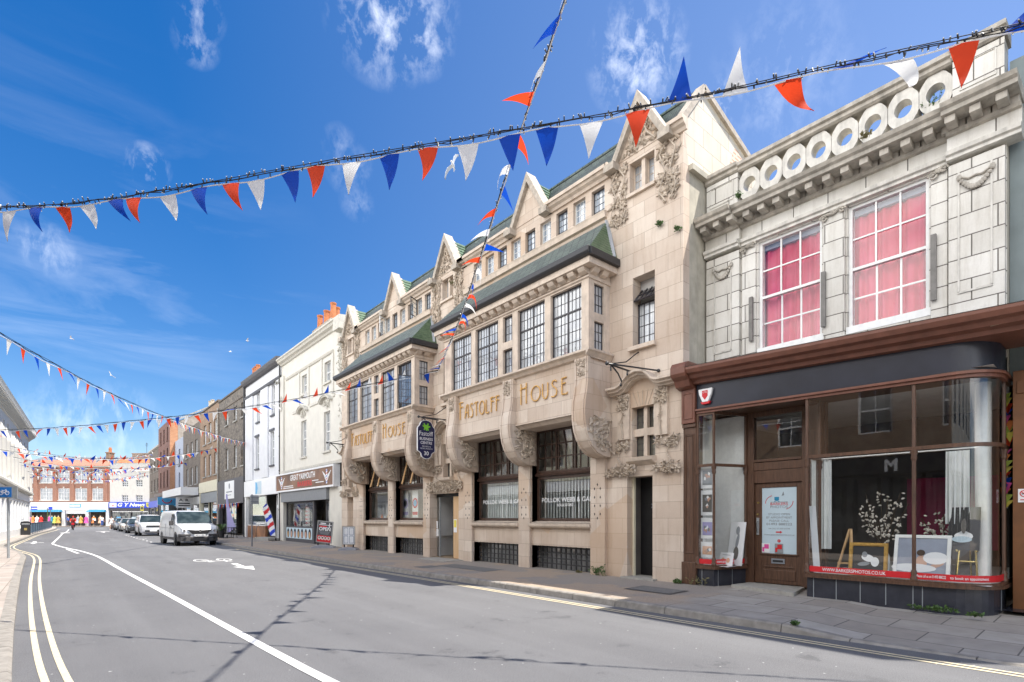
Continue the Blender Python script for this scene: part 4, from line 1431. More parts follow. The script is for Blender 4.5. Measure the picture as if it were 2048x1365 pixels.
		for i, (p, q, r0, r1) in enumerate(wins):
			wide = q - p > 0.6
			if mi_ == 1 and i == 0:
				window(root, XF, p + o, q + o, r0, r1, 8, 6, 'steel_frame', 'dark_pane', 0.03, 0.012, 0.05, mids=(0.5,), transoms=(0.65,), midw=0.035, tw=0.035, rec=0.08, label='leaded window with one leaf standing open')
				continue
			window(root, XF, p + o, q + o, r0, r1, 8 if wide else 3, 6 if r1 - r0 > 1 else (3 if i == 2 else 3), 'steel_frame', 'leaded_pane', 0.028, 0.011, 0.05,
				   mids=(0.5,) if wide else (), transoms=(0.65,) if wide else (), midw=0.034, tw=0.036, rec=0.08)
		for yy in (a + 0.05, b - 0.09):                     # the side lights, seen end on
			for (z0, z1) in ((5.52, 6.17), (6.37, 7.05)):
				fr = MB()
				for (x0, x1, c0, c1) in ((9.54, 9.56, z0, z1), (9.87, 9.89, z0, z1), (9.56, 9.87, z0, z0 + 0.02), (9.56, 9.87, z1 - 0.02, z1)):
					fr.box(x0, x1, yy, yy + 0.04, c0, c1)
				for i in (1, 2):
					fr.box(9.54 + 0.35 * i / 3 - 0.006, 9.54 + 0.35 * i / 3 + 0.006, yy + 0.012, yy + 0.024, z0, z1)
					fr.box(9.55, 9.88, yy + 0.013, yy + 0.025, z0 + (z1 - z0) * i / 3 - 0.006, z0 + (z1 - z0) * i / 3 + 0.006)
				fo = fr.build('window', 'steel_frame', root)
				g = MB()
				g.box(9.55, 9.88, yy + 0.026, yy + 0.032, z0 + 0.01, z1 - 0.01)
				g.build('pane', 'leaded_pane', fo)
		if mi_ == 1:
			mb = MB()
			m = rotm('Z', R(70))
			for (u0, u1, v0, v1) in ((0, 0.03, 0, 1.0), (0.45, 0.48, 0, 1.0), (0, 0.48, 0, 0.03), (0, 0.48, 0.97, 1.0)):
				mb.obox(Vector((9.40, 8.60 + o, 5.53)) + m @ Vector((0, (u0 + u1) / 2, 0)) + Vector((0, 0, (v0 + v1) / 2)), (0.03, u1 - u0, v1 - v0), m)
			for i in (1, 2, 3):
				mb.obox(Vector((9.40, 8.60 + o, 5.53 + i / 4)) + m @ Vector((0, 0.24, 0)), (0.012, 0.45, 0.012), m)
				mb.obox(Vector((9.40, 8.60 + o, 6.03)) + m @ Vector((0, 0.12 * i, 0)), (0.012, 0.012, 0.95), m)
			ob = mb.build('open_casement', 'steel_frame', root)
			g = MB()
			g.obox(Vector((9.40, 8.60 + o, 6.03)) + m @ Vector((0, 0.24, 0)), (0.006, 0.44, 0.95), m)
			g.build('pane', 'clear_glass', ob)
		# panel below
		pn = MB()
		XP = 9.40
		pn.box(XP, 10.098, a + 0.02, b - 0.02, 4.02, 5.3)
		for (p, q) in ((a + 0.42, 10.97 + o), (11.43 + o, b - 0.4)):
			pn.prism([(9.36, 4.02), (9.36, 4.07), (9.42, 4.07), (9.42, 4.02), (9.52, 3.93), (10.1, 3.93), (10.1, 4.02)], 'y', p, q)
		pn.prism([(9.62, 4.02), (9.62, 3.98), (9.66, 3.90), (10.09, 3.88), (10.09, 4.02)], 'y', a - 0.06, a + 0.02)
		pn.build('oriel_panel', 'buff_stone', root)
		sl = MB()
		prof = [(9.40, 5.28), (9.33, 5.30), (9.28, 5.36), (9.20, 5.40), (9.20, 5.45), (9.36, 5.475), (10.098, 5.475), (10.098, 5.28)]
		moulding(sl, prof, a - 0.04, b + 0.04)
		sl.prism([(a - 0.04, 5.30), (a - 0.10, 5.38), (a - 0.14, 5.41), (a - 0.14, 5.45), (a - 0.04, 5.475)], 'x', 9.2, 10.095)
		sl.prism([(b + 0.04, 5.30), (b + 0.10, 5.38), (b + 0.14, 5.41), (b + 0.14, 5.45), (b + 0.04, 5.475)], 'x', 9.2, 10.095)
		sl.build('sill', 'smooth_stone', root)
		cn = MB()
		moulding(cn, [(9.348, 7.12), (9.31, 7.14), (9.31, 7.18), (9.348, 7.2), (10.1, 7.2), (10.1, 7.12)], a - 0.03, b + 0.03)
		cn.box(9.30, 10.098, a - 0.02, b + 0.02, 7.2, 7.33)
		cn.box(9.10, 10.098, a - 0.24, b + 0.22, 7.33, 7.47)
		y = a - 0.02
		while y < b + 0.02:
			cn.prism([(9.302, 7.203), (9.28, 7.205), (9.19, 7.24), (9.15, 7.29), (9.14, 7.328), (9.302, 7.328)], 'y', y, y + 0.2)
			y += 0.337
		for x in (9.36, 9.68):
			for (y0, s_) in ((a - 0.022, -1), (b + 0.022, 1)):
				cn.prism([(y0, 7.203), (y0 + s_ * 0.1, 7.24), (y0 + s_ * 0.16, 7.328), (y0, 7.328)], 'x', x, x + 0.2)
		cn.build('cornice', 'smooth_stone', root)
		gt = MB()
		gp = [(9.10, 7.472), (9.02, 7.49), (8.975, 7.54), (8.97, 7.65), (9.06, 7.65), (9.07, 7.56), (9.10, 7.54)]
		moulding(gt, gp, a - 0.30, b + 0.27)
		gt.box(9.06, 10.09, a - 0.33, a - 0.24, 7.475, 7.648)
		gt.box(9.06, 10.09, b + 0.22, b + 0.30, 7.475, 7.648)
		gt.build('gutter', 'iron_paint', root, bevel=0.01)
		rf = MB()
		n = 15
		for i in range(n):
			t0, t1 = i / n, (i + 1) / n
			f = lambda t, l: (9.05 + 1.06 * t, a - 0.26 + 0.36 * t, 7.6 + 1.13 * t + l)
			h = lambda t, l: (9.05 + 1.06 * t, b + 0.24 - 0.36 * t, 7.6 + 1.13 * t + l)
			rf.face(f(t0, 0.024), f(t1, 0.002), h(t1, 0.002), h(t0, 0.024))
			rf.face(f(t0, 0), f(t0, 0.024), h(t0, 0.024), h(t0, 0))
			for fn in (f, h):
				p0, p1 = fn(t0, 0.024), fn(t1, 0.002)
				rf.face(p0, (10.1, p0[1], p0[2]), (10.1, p1[1], p1[2]), p1, mi=1)
				rf.face(fn(t0, 0), (10.1, p0[1], p0[2] - 0.024), (10.1, p0[1], p0[2]), p0, mi=1)
		rf.build('oriel_roof', ['green_slate', 'green_tile'], root)
		fl = MB()
		fl.bar((9.98, a - 0.22, 7.72), (10.09, a + 0.08, 8.74), 0.1, 0.03)
		fl.bar((9.98, b + 0.2, 7.72), (10.09, b - 0.1, 8.74), 0.1, 0.03)
		fl.build('flashing', 'lead_sheet', root)
		# consoles
		pcs = [(9.33, 5.285), (9.27, 5.285), (9.27, 4.75), (9.24, 4.5), (9.18, 4.25), (9.165, 4.0), (9.18, 3.8), (9.23, 3.58), (9.32, 3.38), (9.45, 3.2), (9.62, 3.08), (9.80, 3.02), (10.0, 3.0), (10.09, 3.0), (10.09, 5.2), (9.41, 5.2)]
		for ci, y0 in enumerate((8.29, 10.98, 13.69)):
			yy = y0 + o
			mb = MB()
			mb.prism(pcs, 'y', yy, yy + 0.43)
			# raised fillets down the face
			for d in (0.03, 0.35):
				for (p, q) in zip(pcs[1:12], pcs[2:13]):
					mb.bar((p[0] - 0.01, yy + d + 0.025, p[1]), (q[0] - 0.01, yy + d + 0.025, q[1]), 0.035, 0.03)
			cons = mb.build('corbel', 'buff_stone', root)
			cv = MB()
			carve(cv, yy + 0.06, yy + 0.37, 4.86, 5.24, 9.27, 26, 200 + ci + int(o), 0.06, depth=0.045)
			rd = random.Random(300 + ci + int(o))
			for s_, ys in ((-1, yy), (1, yy + 0.43)):
				cnt = 0
				while cnt < (44 if s_ < 0 else 10):
					x, z = rd.uniform(9.3, 10.02), rd.uniform(3.08, 3.92)
					dx, dz = x - 10.0, z - 3.9
					if (dx / 0.72) ** 2 + (dz / 0.80) ** 2 > 1:
						continue
					m = rotm('Z', -s_ * PI / 2) @ rotm('X', rd.uniform(0, 2 * PI))
					leaf(cv, (x, ys + s_ * 0.008, z), m, rd.uniform(0.07, 0.12), 0.038, 0.05)
					cnt += 1
				ring = [(9.82 + 0.13 * math.cos(t * PI / 6), ys + s_ * 0.02, 3.55 + 0.13 * math.sin(t * PI / 6)) for t in range(13)]
				cv.tube(ring, 0.03, 5)
			cv.build('carving', 'carved_stone', cons)
		# piers under the consoles, inset with dark diamonds
		for (p, q) in ((8.41, 8.87), (11.12, 11.59), (13.87, 14.33)):
			mb = MB()
			mb.box(10.0, 10.32, p + o, q + o, 0.0, 3.01)
			mb.build('pier', 'buff_stone', root)
			dm = MB()
			c0 = (p + q) / 2 + o
			for (dy, dz) in ((0, 2.36), (0.09, 2.26), (-0.09, 2.26), (0.09, 2.05), (-0.09, 2.05), (0.09, 1.84), (-0.09, 1.84), (0.09, 1.64), (-0.09, 1.64), (0, 1.54)):
				dm.prism([(c0 + dy - 0.018, dz), (c0 + dy, dz - 0.035), (c0 + dy + 0.018, dz), (c0 + dy, dz + 0.035)], 'x', 9.994, 10.01)
			dm.build('diamond_inlay', 'black_trim', root)
		# ground floor windows, aprons and barred basement lights
		for wi, (p, q) in enumerate(((8.87, 11.12), (11.59, 13.87))):
			mb = MB()
			mb.prism([(10.1, 1.27), (9.99, 1.29), (9.96, 1.33), (9.95, 1.40), (10.1, 1.412)], 'y', p + o, q + o)
			mb.prism([(10.1, 1.412), (10.0, 1.414), (10.38, 1.47), (10.38, 1.412)], 'y', p + o, q + o)
			mb.build('sill', 'smooth_stone', root)
			window(root, 10.28, p + o + 0.02, q + o - 0.02, 1.46, 2.70, 1, 1, 'dark_timber', 'clear_glass', 0.08, 0, 0.08, label=None)
			mb = MB()
			mb.prism([(10.22, 2.70), (10.20, 2.74), (10.24, 2.80), (10.40, 2.80), (10.40, 2.70)], 'y', p + o, q + o)
			mb.build('transom', 'dark_timber', root)
			window(root, 10.26, p + o + 0.02, q + o - 0.02, 2.80, 3.97, 8, 3, 'dark_timber', 'clear_glass', 0.05, 0.03, 0.06, mids=(0.33, 0.66), midw=0.05)
			mb = MB()
			m = rotm('Y', R(-13))
			y0, y1 = p + o + 0.8, p + o + 1.48
			piv = Vector((10.22, (y0 + y1) / 2, 3.93))
			hw = (y1 - y0) / 2
			for (u0, u1, v0, v1) in ((-hw, -hw + 0.05, -1.1, 0), (hw - 0.05, hw, -1.1, 0), (-hw, hw, -1.1, -1.04), (-hw, hw, -0.05, 0), (-0.015, 0.015, -1.05, 0), (-hw, hw, -0.38, -0.35), (-hw, hw, -0.73, -0.70)):
				mb.obox(piv + m @ Vector((0, (u0 + u1) / 2, (v0 + v1) / 2)), (0.05, u1 - u0, v1 - v0), m)
			if mi_ == 1:
				for yy in (y0 + 0.02, y1 - 0.02):
					mb.bar((10.2, yy, 3.8), (9.95, yy, 2.84), 0.09, 0.03, mi=1)
			ob = mb.build('open_casement', ['dark_timber', 'light_timber'], root)
			g = MB()
			g.obox(piv + m @ Vector((0.005, 0, -0.55)), (0.006, 2 * hw - 0.08, 1.0), m)
			g.build('pane', 'clear_glass', ob)
			# basement grille
			gr = MB()
			ya, yb = p + o, q + o
			z0, z1 = 0.10, 0.79
			nn = 12
			for i in range(nn + 1):
				yc = ya + 0.03 + (yb - ya - 0.06) * i / nn
				gr.box(10.30, 10.325, yc - 0.012, yc + 0.012, z0, z1)
			for i in range(5):
				zc = z0 + 0.05 + (z1 - z0 - 0.1) * i / 4
				gr.box(10.28, 10.30, ya, yb, zc - 0.017, zc + 0.017)
			gr.box(10.28, 10.40, ya, yb, 0.08, 0.13)
			go = gr.build('basement_grille', 'iron_paint', root)
			g = MB()
			g.box(10.39, 10.40, ya, yb, 0.1, 0.8)
			g.build('pane', 'grey_pane', go)
		# rooms behind the ground floor windows
		rm = MB()
		y0, y1 = 8.5 + o, 14.3 + o
		rm.face((13.2, y0, 0.9), (13.2, y1, 0.9), (13.2, y1, 4.2), (13.2, y0, 4.2))
		rm.face((10.41, y0, 0.9), (13.2, y0, 0.9), (13.2, y0, 4.2), (10.41, y0, 4.2))
		rm.face((10.41, y1, 0.9), (13.2, y1, 0.9), (13.2, y1, 4.2), (10.41, y1, 4.2))
		rm.face((10.41, y0, 4.2), (13.2, y0, 4.2), (13.2, y1, 4.2), (10.41, y1, 4.2))
		rm.face((10.41, y0, 0.9), (13.2, y0, 0.9), (13.2, y1, 0.9), (10.41, y1, 0.9), mi=1)
		rm.build('room', ['room_pale', 'room_floor'], root)
		# gold lettering
		lt = MB()
		gold_word(lt, 'FASTOLFF', 9.372, 13.64 + o, 4.56, 0.42, 2.06)
		gold_word(lt, 'HOUSE', 9.372, 10.79 + o, 4.56, 0.42, 1.86)
		lt.build('gold_lettering', 'gold_letter', root)
	# doors
	d = MB()
	d.box(10.62, 10.67, 7.12, 7.82, 0.19, 2.5)
	dr = d.build('door', 'door_black', root)
	pnl = MB()
	for (z0, z1) in ((0.35, 0.95), (1.1, 1.75), (1.85, 2.4)):
		for (y0, y1) in ((7.2, 7.44), (7.5, 7.74)):
			pnl.box(10.612, 10.621, y0, y1, z0, z1)
	pnl.build('door_panel', 'door_black', dr)
	nb = MB()
	write(nb, '29', 10.609, 7.46, 1.78, 0.10, 0.12)
	nb.build('door_number', 'grey_vinyl', dr)
	lin = MB()
	lin.face((10.401, 7.121, 0.19), (10.66, 7.121, 0.19), (10.66, 7.121, 2.5), (10.401, 7.121, 2.5))
	lin.face((10.401, 7.819, 0.19), (10.66, 7.819, 0.19), (10.66, 7.819, 2.5), (10.401, 7.819, 2.5))
	lin.face((10.401, 7.12, 2.5), (10.66, 7.12, 2.5), (10.66, 7.82, 2.5), (10.401, 7.82, 2.5))
	lin.face((10.38, 7.12, 0.185), (10.66, 7.12, 0.185), (10.66, 7.82, 0.185), (10.38, 7.82, 0.185))
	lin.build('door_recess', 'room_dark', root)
	jb = MB()
	jb.box(10.30, 10.36, 7.77, 7.82, 0.19, 2.5)
	jb.build('door_jamb', 'cream_paint', root)
	# middle entrance: lobby open on the left, plywood on the right
	ent = MB()
	ent.box(10.30, 10.36, 14.75, 16.62, 2.28, 2.39)
	ent.box(10.30, 10.36, 15.36, 15.40, 0.15, 2.28)
	ent.build('door_frame', 'door_black', root)
	ply = MB()
	ply.box(10.30, 10.33, 14.76, 15.36, 0.15, 2.28)
	ply.build('door_board', 'plywood_sheet', root)
	nt = MB()
	nt.box(10.292, 10.299, 15.14, 15.33, 1.05, 1.5)
	nt.box(10.289, 10.291, 15.16, 15.31, 1.22, 1.47, mi=1)
	tag(nt.build('notice', ['white_card', 'sign_yellow']), 'yellow and white paper notice taped to the plywood door board', 'notice')
	gd = MB()
	gd.box(10.28, 10.32, 16.18, 16.22, 0.15, 2.28)
	gd.box(10.28, 10.32, 16.56, 16.60, 0.15, 2.28)
	gdo = gd.build('glass_door', 'galvanised', root)
	g = MB()
	g.box(10.295, 10.303, 16.2, 16.58, 0.15, 2.28)
	g.build('pane', 'clear_glass', gdo)
	lob = MB()
	lob.face((12.6, 15.0, 0.15), (12.6, 16.8, 0.15), (12.6, 16.8, 2.6), (12.6, 15.0, 2.6))
	lob.face((10.41, 16.66, 0.15), (12.6, 16.66, 0.15), (12.6, 16.66, 2.6), (10.41, 16.66, 2.6))
	lob.face((10.41, 15.0, 0.15), (12.6, 15.0, 0.15), (12.6, 15.0, 2.6), (10.41, 15.0, 2.6))
	lob.face((10.41, 14.7, 2.5), (12.6, 14.7, 2.5), (12.6, 16.8, 2.5), (10.41, 16.8, 2.5))
	lob.face((10.1, 14.7, 0.172), (12.6, 14.7, 0.172), (12.6, 16.8, 0.172), (10.1, 16.8, 0.172), mi=1)
	lob.build('lobby', ['room_pale', 'room_floor'], root)
	idr = MB()
	idr.box(10.9, 10.95, 15.72, 16.05, 0.175, 2.2)
	idr.build('inner_door', 'blue_grey_render', root)
	for (yy, zz, lab) in ((16.4, 1.30, 'upper of two white papers on the glass door leaf of the stone house'), (16.36, 1.02, 'lower and larger of two white papers on the glass door leaf of the stone house')):
		n_ = MB()
		n_.box(10.272, 10.276, yy - 0.10, yy + 0.10, zz - 0.13, zz + 0.13)
		tag(n_.build('notice', 'white_card'), lab, 'notice')
	en = MB()
	en.box(10.07, 10.099, 16.68, 16.78, 0.95, 1.15)
	en.box(10.066, 10.07, 16.70, 16.76, 1.04, 1.12, mi=1)
	tag(en.build('entry_phone', ['galvanised', 'black_vinyl'], bevel=0.004), 'small grey entry phone on the stone wall beside the glass door', 'entry phone')
	# left narrow door, filled in
	d = MB()
	d.box(10.36, 10.41, 23.15, 23.8, 0.15, 2.5)
	d.build('blocked_door', 'buff_stone', root)
	# things in the ground floor windows
	for nm, (y0, y1), gap, ang, lab in (('window_blind', (8.98, 11.0), 0.115, 58, 'white vertical blind with open slats behind the solicitors window next to the black door'),
										('window_blind', (11.72, 13.6), 0.088, 76, 'white vertical blind with closed slats behind the solicitors window next to the plywood door')):
		mb = MB()
		y = y0
		i = 0
		while y < y1:
			m = rotm('Z', R(ang))
			mb.obox((10.44, y, 2.08), (0.09, 0.004, 1.15), m)
			y += gap
			i += 1
		mb.box(10.41, 10.47, y0 - 0.05, y1 + 0.05, 2.655, 2.69)
		tag(mb.build(nm, 'white_cloth'), lab, 'blind')
	mb = MB()
	for yc, x, amt in ((9.95, 10.352, 1),):
		write(mb, 'POLLOK WEBB & GAL', x - 0.03, 10.02, 1.98, 0.12, 1.86, bold=0.012)
		write(mb, 'SOLICITORS', x - 0.03, 10.05, 1.86, 0.07, 0.6, bold=0.01)
		write(mb, 'POLLOK WEBB & GAL', x - 0.03, 12.75, 1.98, 0.12, 1.86, bold=0.012)
	mb.build('window_lettering', 'white_vinyl', root)
	for nm, y, cols, lab in (('poster', 17.9 + 1.1, ('white_card', 'cloth_dark'), 'purple seal poster on a white card strip in the stone house window'),
							 ('poster', 17.9 + 0.35, ('white_card', 'red_vinyl'), 'red and blue badge poster on a white card in the stone house window')):
		mb = MB()
		mb.box(10.47, 10.476, y - 0.22, y + 0.22, 1.56, 2.6)
		mb.prism(circle((y, 2.12), 0.2, n=20), 'x', 10.462, 10.469, 1)
		mb.prism(circle((y, 2.12), 0.13, n=20), 'x', 10.458, 10.461, 2)
		mb.prism([(y - 0.18, 1.66), (y + 0.18, 1.66), (y + 0.2, 1.78), (y - 0.2, 1.78)], 'x', 10.462, 10.469, 1)
		tag(mb.build(nm, [cols[0], 'lavender_cloth' if cols[1] == 'cloth_dark' else 'red_vinyl', 'cloth_dark' if cols[1] == 'cloth_dark' else 'sky_blue']), lab, 'poster')
	lad = MB()
	for yy in (19.9, 20.5):
		lad.bar((10.75, yy, 1.0), (10.6, yy, 2.6), 0.05)
	for i in range(6):
		lad.bar((10.74 - i * 0.025, 19.9, 1.1 + i * 0.27), (10.74 - i * 0.025, 20.5, 1.1 + i * 0.27), 0.04, 0.03)
	tag(lad.build('shelf_rack', 'white_paint'), 'white ladder shaped rack in the left hand window of the stone house', 'rack')
	rd = random.Random(5)
	cols = ['red_vinyl', 'orange_board', 'white_card', 'cloth_ochre', 'white_card', 'cloth_orange']
	for i in range(6):
		mb = MB()
		h = rd.uniform(0.14, 0.24)
		mb.lathe([(0.045, 0), (0.05, 0.02), (0.05, h * 0.6), (0.02, h * 0.75), (0.018, h)], (10.5, 19.75 + i * 0.27, 1.47), 10)
		tag(mb.build('bottle', cols[i], smooth=True), 'bottle or jar in the row on the sill of the left hand stone house window', 'bottle', 'bottles on the window sill')
	shelf = MB()
	shelf.box(10.42, 10.9, 19.62, 21.85, 1.43, 1.466)
	shelf.build('window_board', 'white_paint', root)


stone_house()


def iron_bracket(o, lab):
	mb = MB()
	tip = Vector((9.05, 7.55 + o, 4.90))
	mb.tube([tip, (10.1, 7.55 + o, 4.86)], 0.02, 6)
	mb.tube([tip + Vector((0.02, 0, 0)), (10.1, 6.95 + o, 4.80)], 0.018, 6)
	mb.tube([(10.1, 7.50 + o, 5.34), (10.0, 7.52 + o, 5.27), (9.7, 7.54 + o, 5.05), (9.2, 7.55 + o, 4.92)], 0.014, 6)
	mb.tube([(9.2, 7.55 + o, 4.89), (9.42, 7.55 + o, 4.75), (9.55, 7.55 + o, 4.6), (9.52, 7.55 + o, 4.52)], 0.018, 6)
	mb.ball(tip, 0.045, 8, 6)
	mb.ball((10.08, 6.95 + o, 4.80), 0.04, 8, 6)
	mb.ball((9.52, 7.55 + o, 4.5), 0.03, 8, 6)
	for x in (9.18, 9.75):
		mb.tube([(x, 7.55 + o, 4.88), (x, 7.55 + o, 4.76)], [0.012, 0.02], 6)
	return tag(mb.build('sign_bracket', 'iron_paint', smooth=True), lab, 'bracket', 'wrought iron sign brackets')


iron_bracket(0, 'empty wrought iron sign bracket above the door numbered 29')
iron_bracket(8.0, 'wrought iron bracket that carries the navy hanging sign')
iron_bracket(16.0, 'empty wrought iron bracket at the far end next to the barber board')


def hanging_sign():
	y = 15.55
	xc, zc = 9.33, 4.16
	root = thing('hanging_sign', 'navy shaped hanging board with a green creature, BUSINESS CENTRE and 30 in white', 'sign', (xc, y, 3.52))
	out = []
	W, H = 0.33, 0.43
	pts = [(-W, -H + 0.1), (-W, H), (-W * 0.72, H), (-W * 0.72, H + 0.02)]
	top = [(xc - 0.24 * math.cos(t * PI / 8), zc + H + 0.05 + 0.17 * math.sin(t * PI / 8)) for t in range(9)]
	bot = [(xc + 0.2 * math.cos(t * PI / 8), zc - H - 0.04 - 0.17 * math.sin(t * PI / 8)) for t in range(9)]
	outl = [(xc - W, zc - H + 0.05), (xc - W, zc + H - 0.05)] + top + [(xc + W, zc + H - 0.05), (xc + W, zc - H + 0.05), (xc + 0.24, zc - H)] + bot + [(xc - 0.24, zc - H)]
	mb = MB()
	mb.prism(outl, 'y', y - 0.02, y + 0.02)
	mb.build('board', 'navy_sign', root)
	ed = MB()
	q = outl + [outl[0]]
	for a, b in zip(q[:-1], q[1:]):
		ed.bar((a[0], y, a[1]), (b[0], y, b[1]), 0.05, 0.014)
	ed.build('rim', 'white_vinyl', root)
	rm = Matrix(((1, 0, 0), (0, 0, -1), (0, 1, 0)))
	def wr(mb, s, dz, h, wd, bold=0.0):
		me = text_mesh(s, 0, bold)
		xs = [v.co.x for v in me.vertices]
		cx, w0 = (max(xs) + min(xs)) / 2, max(xs) - min(xs)
		mb.add([(xc + (v.co.x - cx) * wd / w0, y - 0.0235, zc + dz + v.co.y * h) for v in me.vertices], [tuple(p.vertices) for p in me.polygons])
	t = MB()
	wr(t, 'Fastolff', 0.13, 0.15, 0.52)
	wr(t, 'BUSINESS', -0.02, 0.09, 0.50, 0.02)
	wr(t, 'CENTRE', -0.15, 0.09, 0.44, 0.02)
	wr(t, 'THE OFFICE &', -0.25, 0.045, 0.34)
	wr(t, 'MEETING SPECIALISTS', -0.32, 0.04, 0.48)
	wr(t, '30', -0.52, 0.13, 0.18, 0.02)
	t.build('writing', 'white_vinyl', root)
	g = MB()
	cx, cz = xc, zc + 0.42
	g.prism([(cx + 0.085 * math.cos(t * PI / 8), cz + 0.075 * math.sin(t * PI / 8)) for t in range(16)], 'y', y - 0.026, y - 0.021)
	for (a, b) in (((-0.05, 0.04), (-0.09, 0.12)), ((0.05, 0.04), (0.07, 0.13)), ((-0.06, 0), (-0.14, 0.04)), ((0.06, 0), (0.15, 0.03)), ((-0.05, -0.05), (-0.09, -0.1)), ((0.05, -0.05), (0.08, -0.11)), ((0, -0.06), (0.01, -0.12))):
		g.bar((cx + a[0], y - 0.024, cz + a[1]), (cx + b[0], y - 0.024, cz + b[1]), 0.006, 0.045)
	g.build('emblem', 'lime_vinyl', root)
	l = MB()
	for dx in (-0.15, 0.25):
		l.tube([(xc + dx, y, zc + 0.56), (xc + dx, y, 4.88)], 0.008, 5)
	l.build('hanger', 'iron_paint', root)


hanging_sign()
# ---------------------------------------------------------------- the tiled building with the photo shop
def tiled_building():
	root = thing('tiled_building', 'cream glazed tile building with ring parapet, pink curtained windows and dark timber photo shop below', 'building', (11.05, 3.85, 0.15))
	X = 11.05
	Y0, Y1 = 1.38, 6.33
	zt = 8.0
	W = [(5.19, 3.98), (3.54, 2.34)]
	mb = MB()
	holes_wall(mb, X, 0.22, Y0, Y1, 4.0, 7.95, [(2.34, 3.54, 4.97, 7.25), (3.98, 5.19, 4.97, 7.25)])
	mb.build('wall', 'pale_faience', root)
	sh = MB()
	shell(sh, X, 18, Y0, Y1, 3.8, 7.95)
	sh.face((X, Y1, 0), (18, Y1, 0), (18, Y1, 3.8), (X, Y1, 3.8))
	sh.face((18, Y0, 0), (18, Y1, 0), (18, Y1, 3.8), (18, Y0, 3.8))
	sh.face((11.95, Y0, 0), (18, Y0, 0), (18, Y0, 3.8), (11.95, Y0, 3.8))
	sh.build('body', 'old_render', root)
	# rusticated end piers and the pier between the windows
	p = MB()
	for (a, b, x) in ((5.56, 6.31, 10.95), (1.39, 2.07, 10.95)):
		p.box(x, X + 0.05, a, b, 4.4, 7.22)
	p.box(10.99, X + 0.05, 3.58, 3.94, 4.4, 7.26)
	for (a, b) in ((5.23, 5.52), (2.09, 2.31)):
		p.box(11.0, X + 0.05, a, b, 4.4, 7.26)
	p.build('pilaster', 'pale_faience', root, bevel=0.008)
	pf = MB()
	for (a, b, x) in ((5.72, 6.12, 10.95), (1.53, 1.95, 10.95)):
		for (q0, q1, r0, r1) in ((a, a + 0.025, 5.14, 7.05), (b - 0.025, b, 5.14, 7.05), (a, b, 5.12, 5.15)):
			pf.box(x - 0.02, x, q0, q1, r0, r1)
	pf.build('pilaster_panel', 'cream_faience', root)
	# festoons
	for yc in (5.92, 1.73):
		f = MB()
		for i in range(13):
			t = i / 12
			y = yc + 0.2 - 0.4 * t
			z = 6.93 - 0.19 * math.sin(PI * t)
			f.ball((10.92, y, z), (0.035, 0.032 + 0.015 * math.sin(PI * t), 0.03 + 0.015 * math.sin(PI * t)), 6, 4)
		for s in (-1, 1):
			f.ball((10.93, yc + s * 0.2, 6.96), (0.03, 0.04, 0.05), 6, 4)
		f.tube([(10.94, yc + 0.2, 6.97), (10.93, yc + 0.08, 6.90), (10.93, yc, 6.92), (10.93, yc - 0.08, 6.90), (10.94, yc - 0.2, 6.97)], 0.016, 5)
		f.build('festoon', 'cornice_faience', root, smooth=True)
	# architrave, frieze, cornice with blocks, breaking forward over the piers
	c = MB()
	def run(x, ya, yb):
		moulding(c, [(x + 0.0, 7.27), (x - 0.05, 7.28), (x - 0.05, 7.33), (x - 0.09, 7.35), (x - 0.10, 7.41), (x - 0.05, 7.43), (x, 7.44), (X + 0.1, 7.44), (X + 0.1, 7.27)], ya, yb)
		moulding(c, [(x, 7.44), (x, 7.66), (X + 0.1, 7.66), (X + 0.1, 7.44)], ya, yb, 1)
		moulding(c, [(x, 7.66), (x - 0.06, 7.67), (x - 0.09, 7.72), (X + 0.1, 7.72), (X + 0.1, 7.66)], ya, yb, 2)
		moulding(c, [(x - 0.08, 7.83), (x - 0.40, 7.84), (x - 0.41, 7.90), (x - 0.46, 7.93), (x - 0.49, 7.99), (x - 0.10, 8.02), (X + 0.1, 8.02), (X + 0.1, 7.83)], ya, yb, 2)
	run(X - 0.02, 2.09, 5.54)
	run(X - 0.12, 5.545, 6.32)
	run(X - 0.12, 1.20, 2.085)
	y = 1.32
	while y < 6.2:
		x = X - 0.12 if (y > 5.5 or y < 2.0) else X - 0.02
		c.box(x - 0.34, x - 0.08, y, y + 0.13, 7.725, 7.828, 2)
		c.box(x - 0.085, X, y - 0.1, y + 0.22, 7.72, 7.829, 2)
		y += 0.30
	c.build('cornice', ['cream_faience', 'pale_faience', 'cornice_faience'], root)
	# brackets with scrolls beside the windows
	b = MB()
	def scroll(yc, zc, r, s):
		pts = []
		for i in range(15):
			a = i * 0.62
			rr = r * (1 - i / 17)
			pts.append((10.96, yc + s * rr * math.cos(a), zc + rr * math.sin(a)))
		b.tube(pts, 0.018, 5)
	for (ya, yb) in ((5.50, 5.24), (3.95, 3.58), (2.30, 2.10)):
		scroll(ya - 0.03, 7.16, 0.07, 1)
		scroll(yb + 0.03, 7.22, 0.06, -1)
		b.tube([(10.96, ya - 0.06, 7.22), (10.95, (ya + yb) / 2, 7.19), (10.96, yb + 0.06, 7.27)], 0.022, 5)
		for k in range(5):
			a = PI * (k + 0.5) / 5
			b.ball((10.965, (ya + yb) / 2 + 0.05 * math.cos(a), 7.19 + 0.06 * math.sin(a)), (0.02, 0.018, 0.03), 6, 4, rotm('X', a - PI / 2))
	b.build('scroll_bracket', 'cornice_faience', root, smooth=True)
	# parapet: plinth, eight pierced rings, coping, end pedestals
	pa = MB()
	pa.box(10.99, 11.29, 1.40, 6.31, 8.02, 8.24)
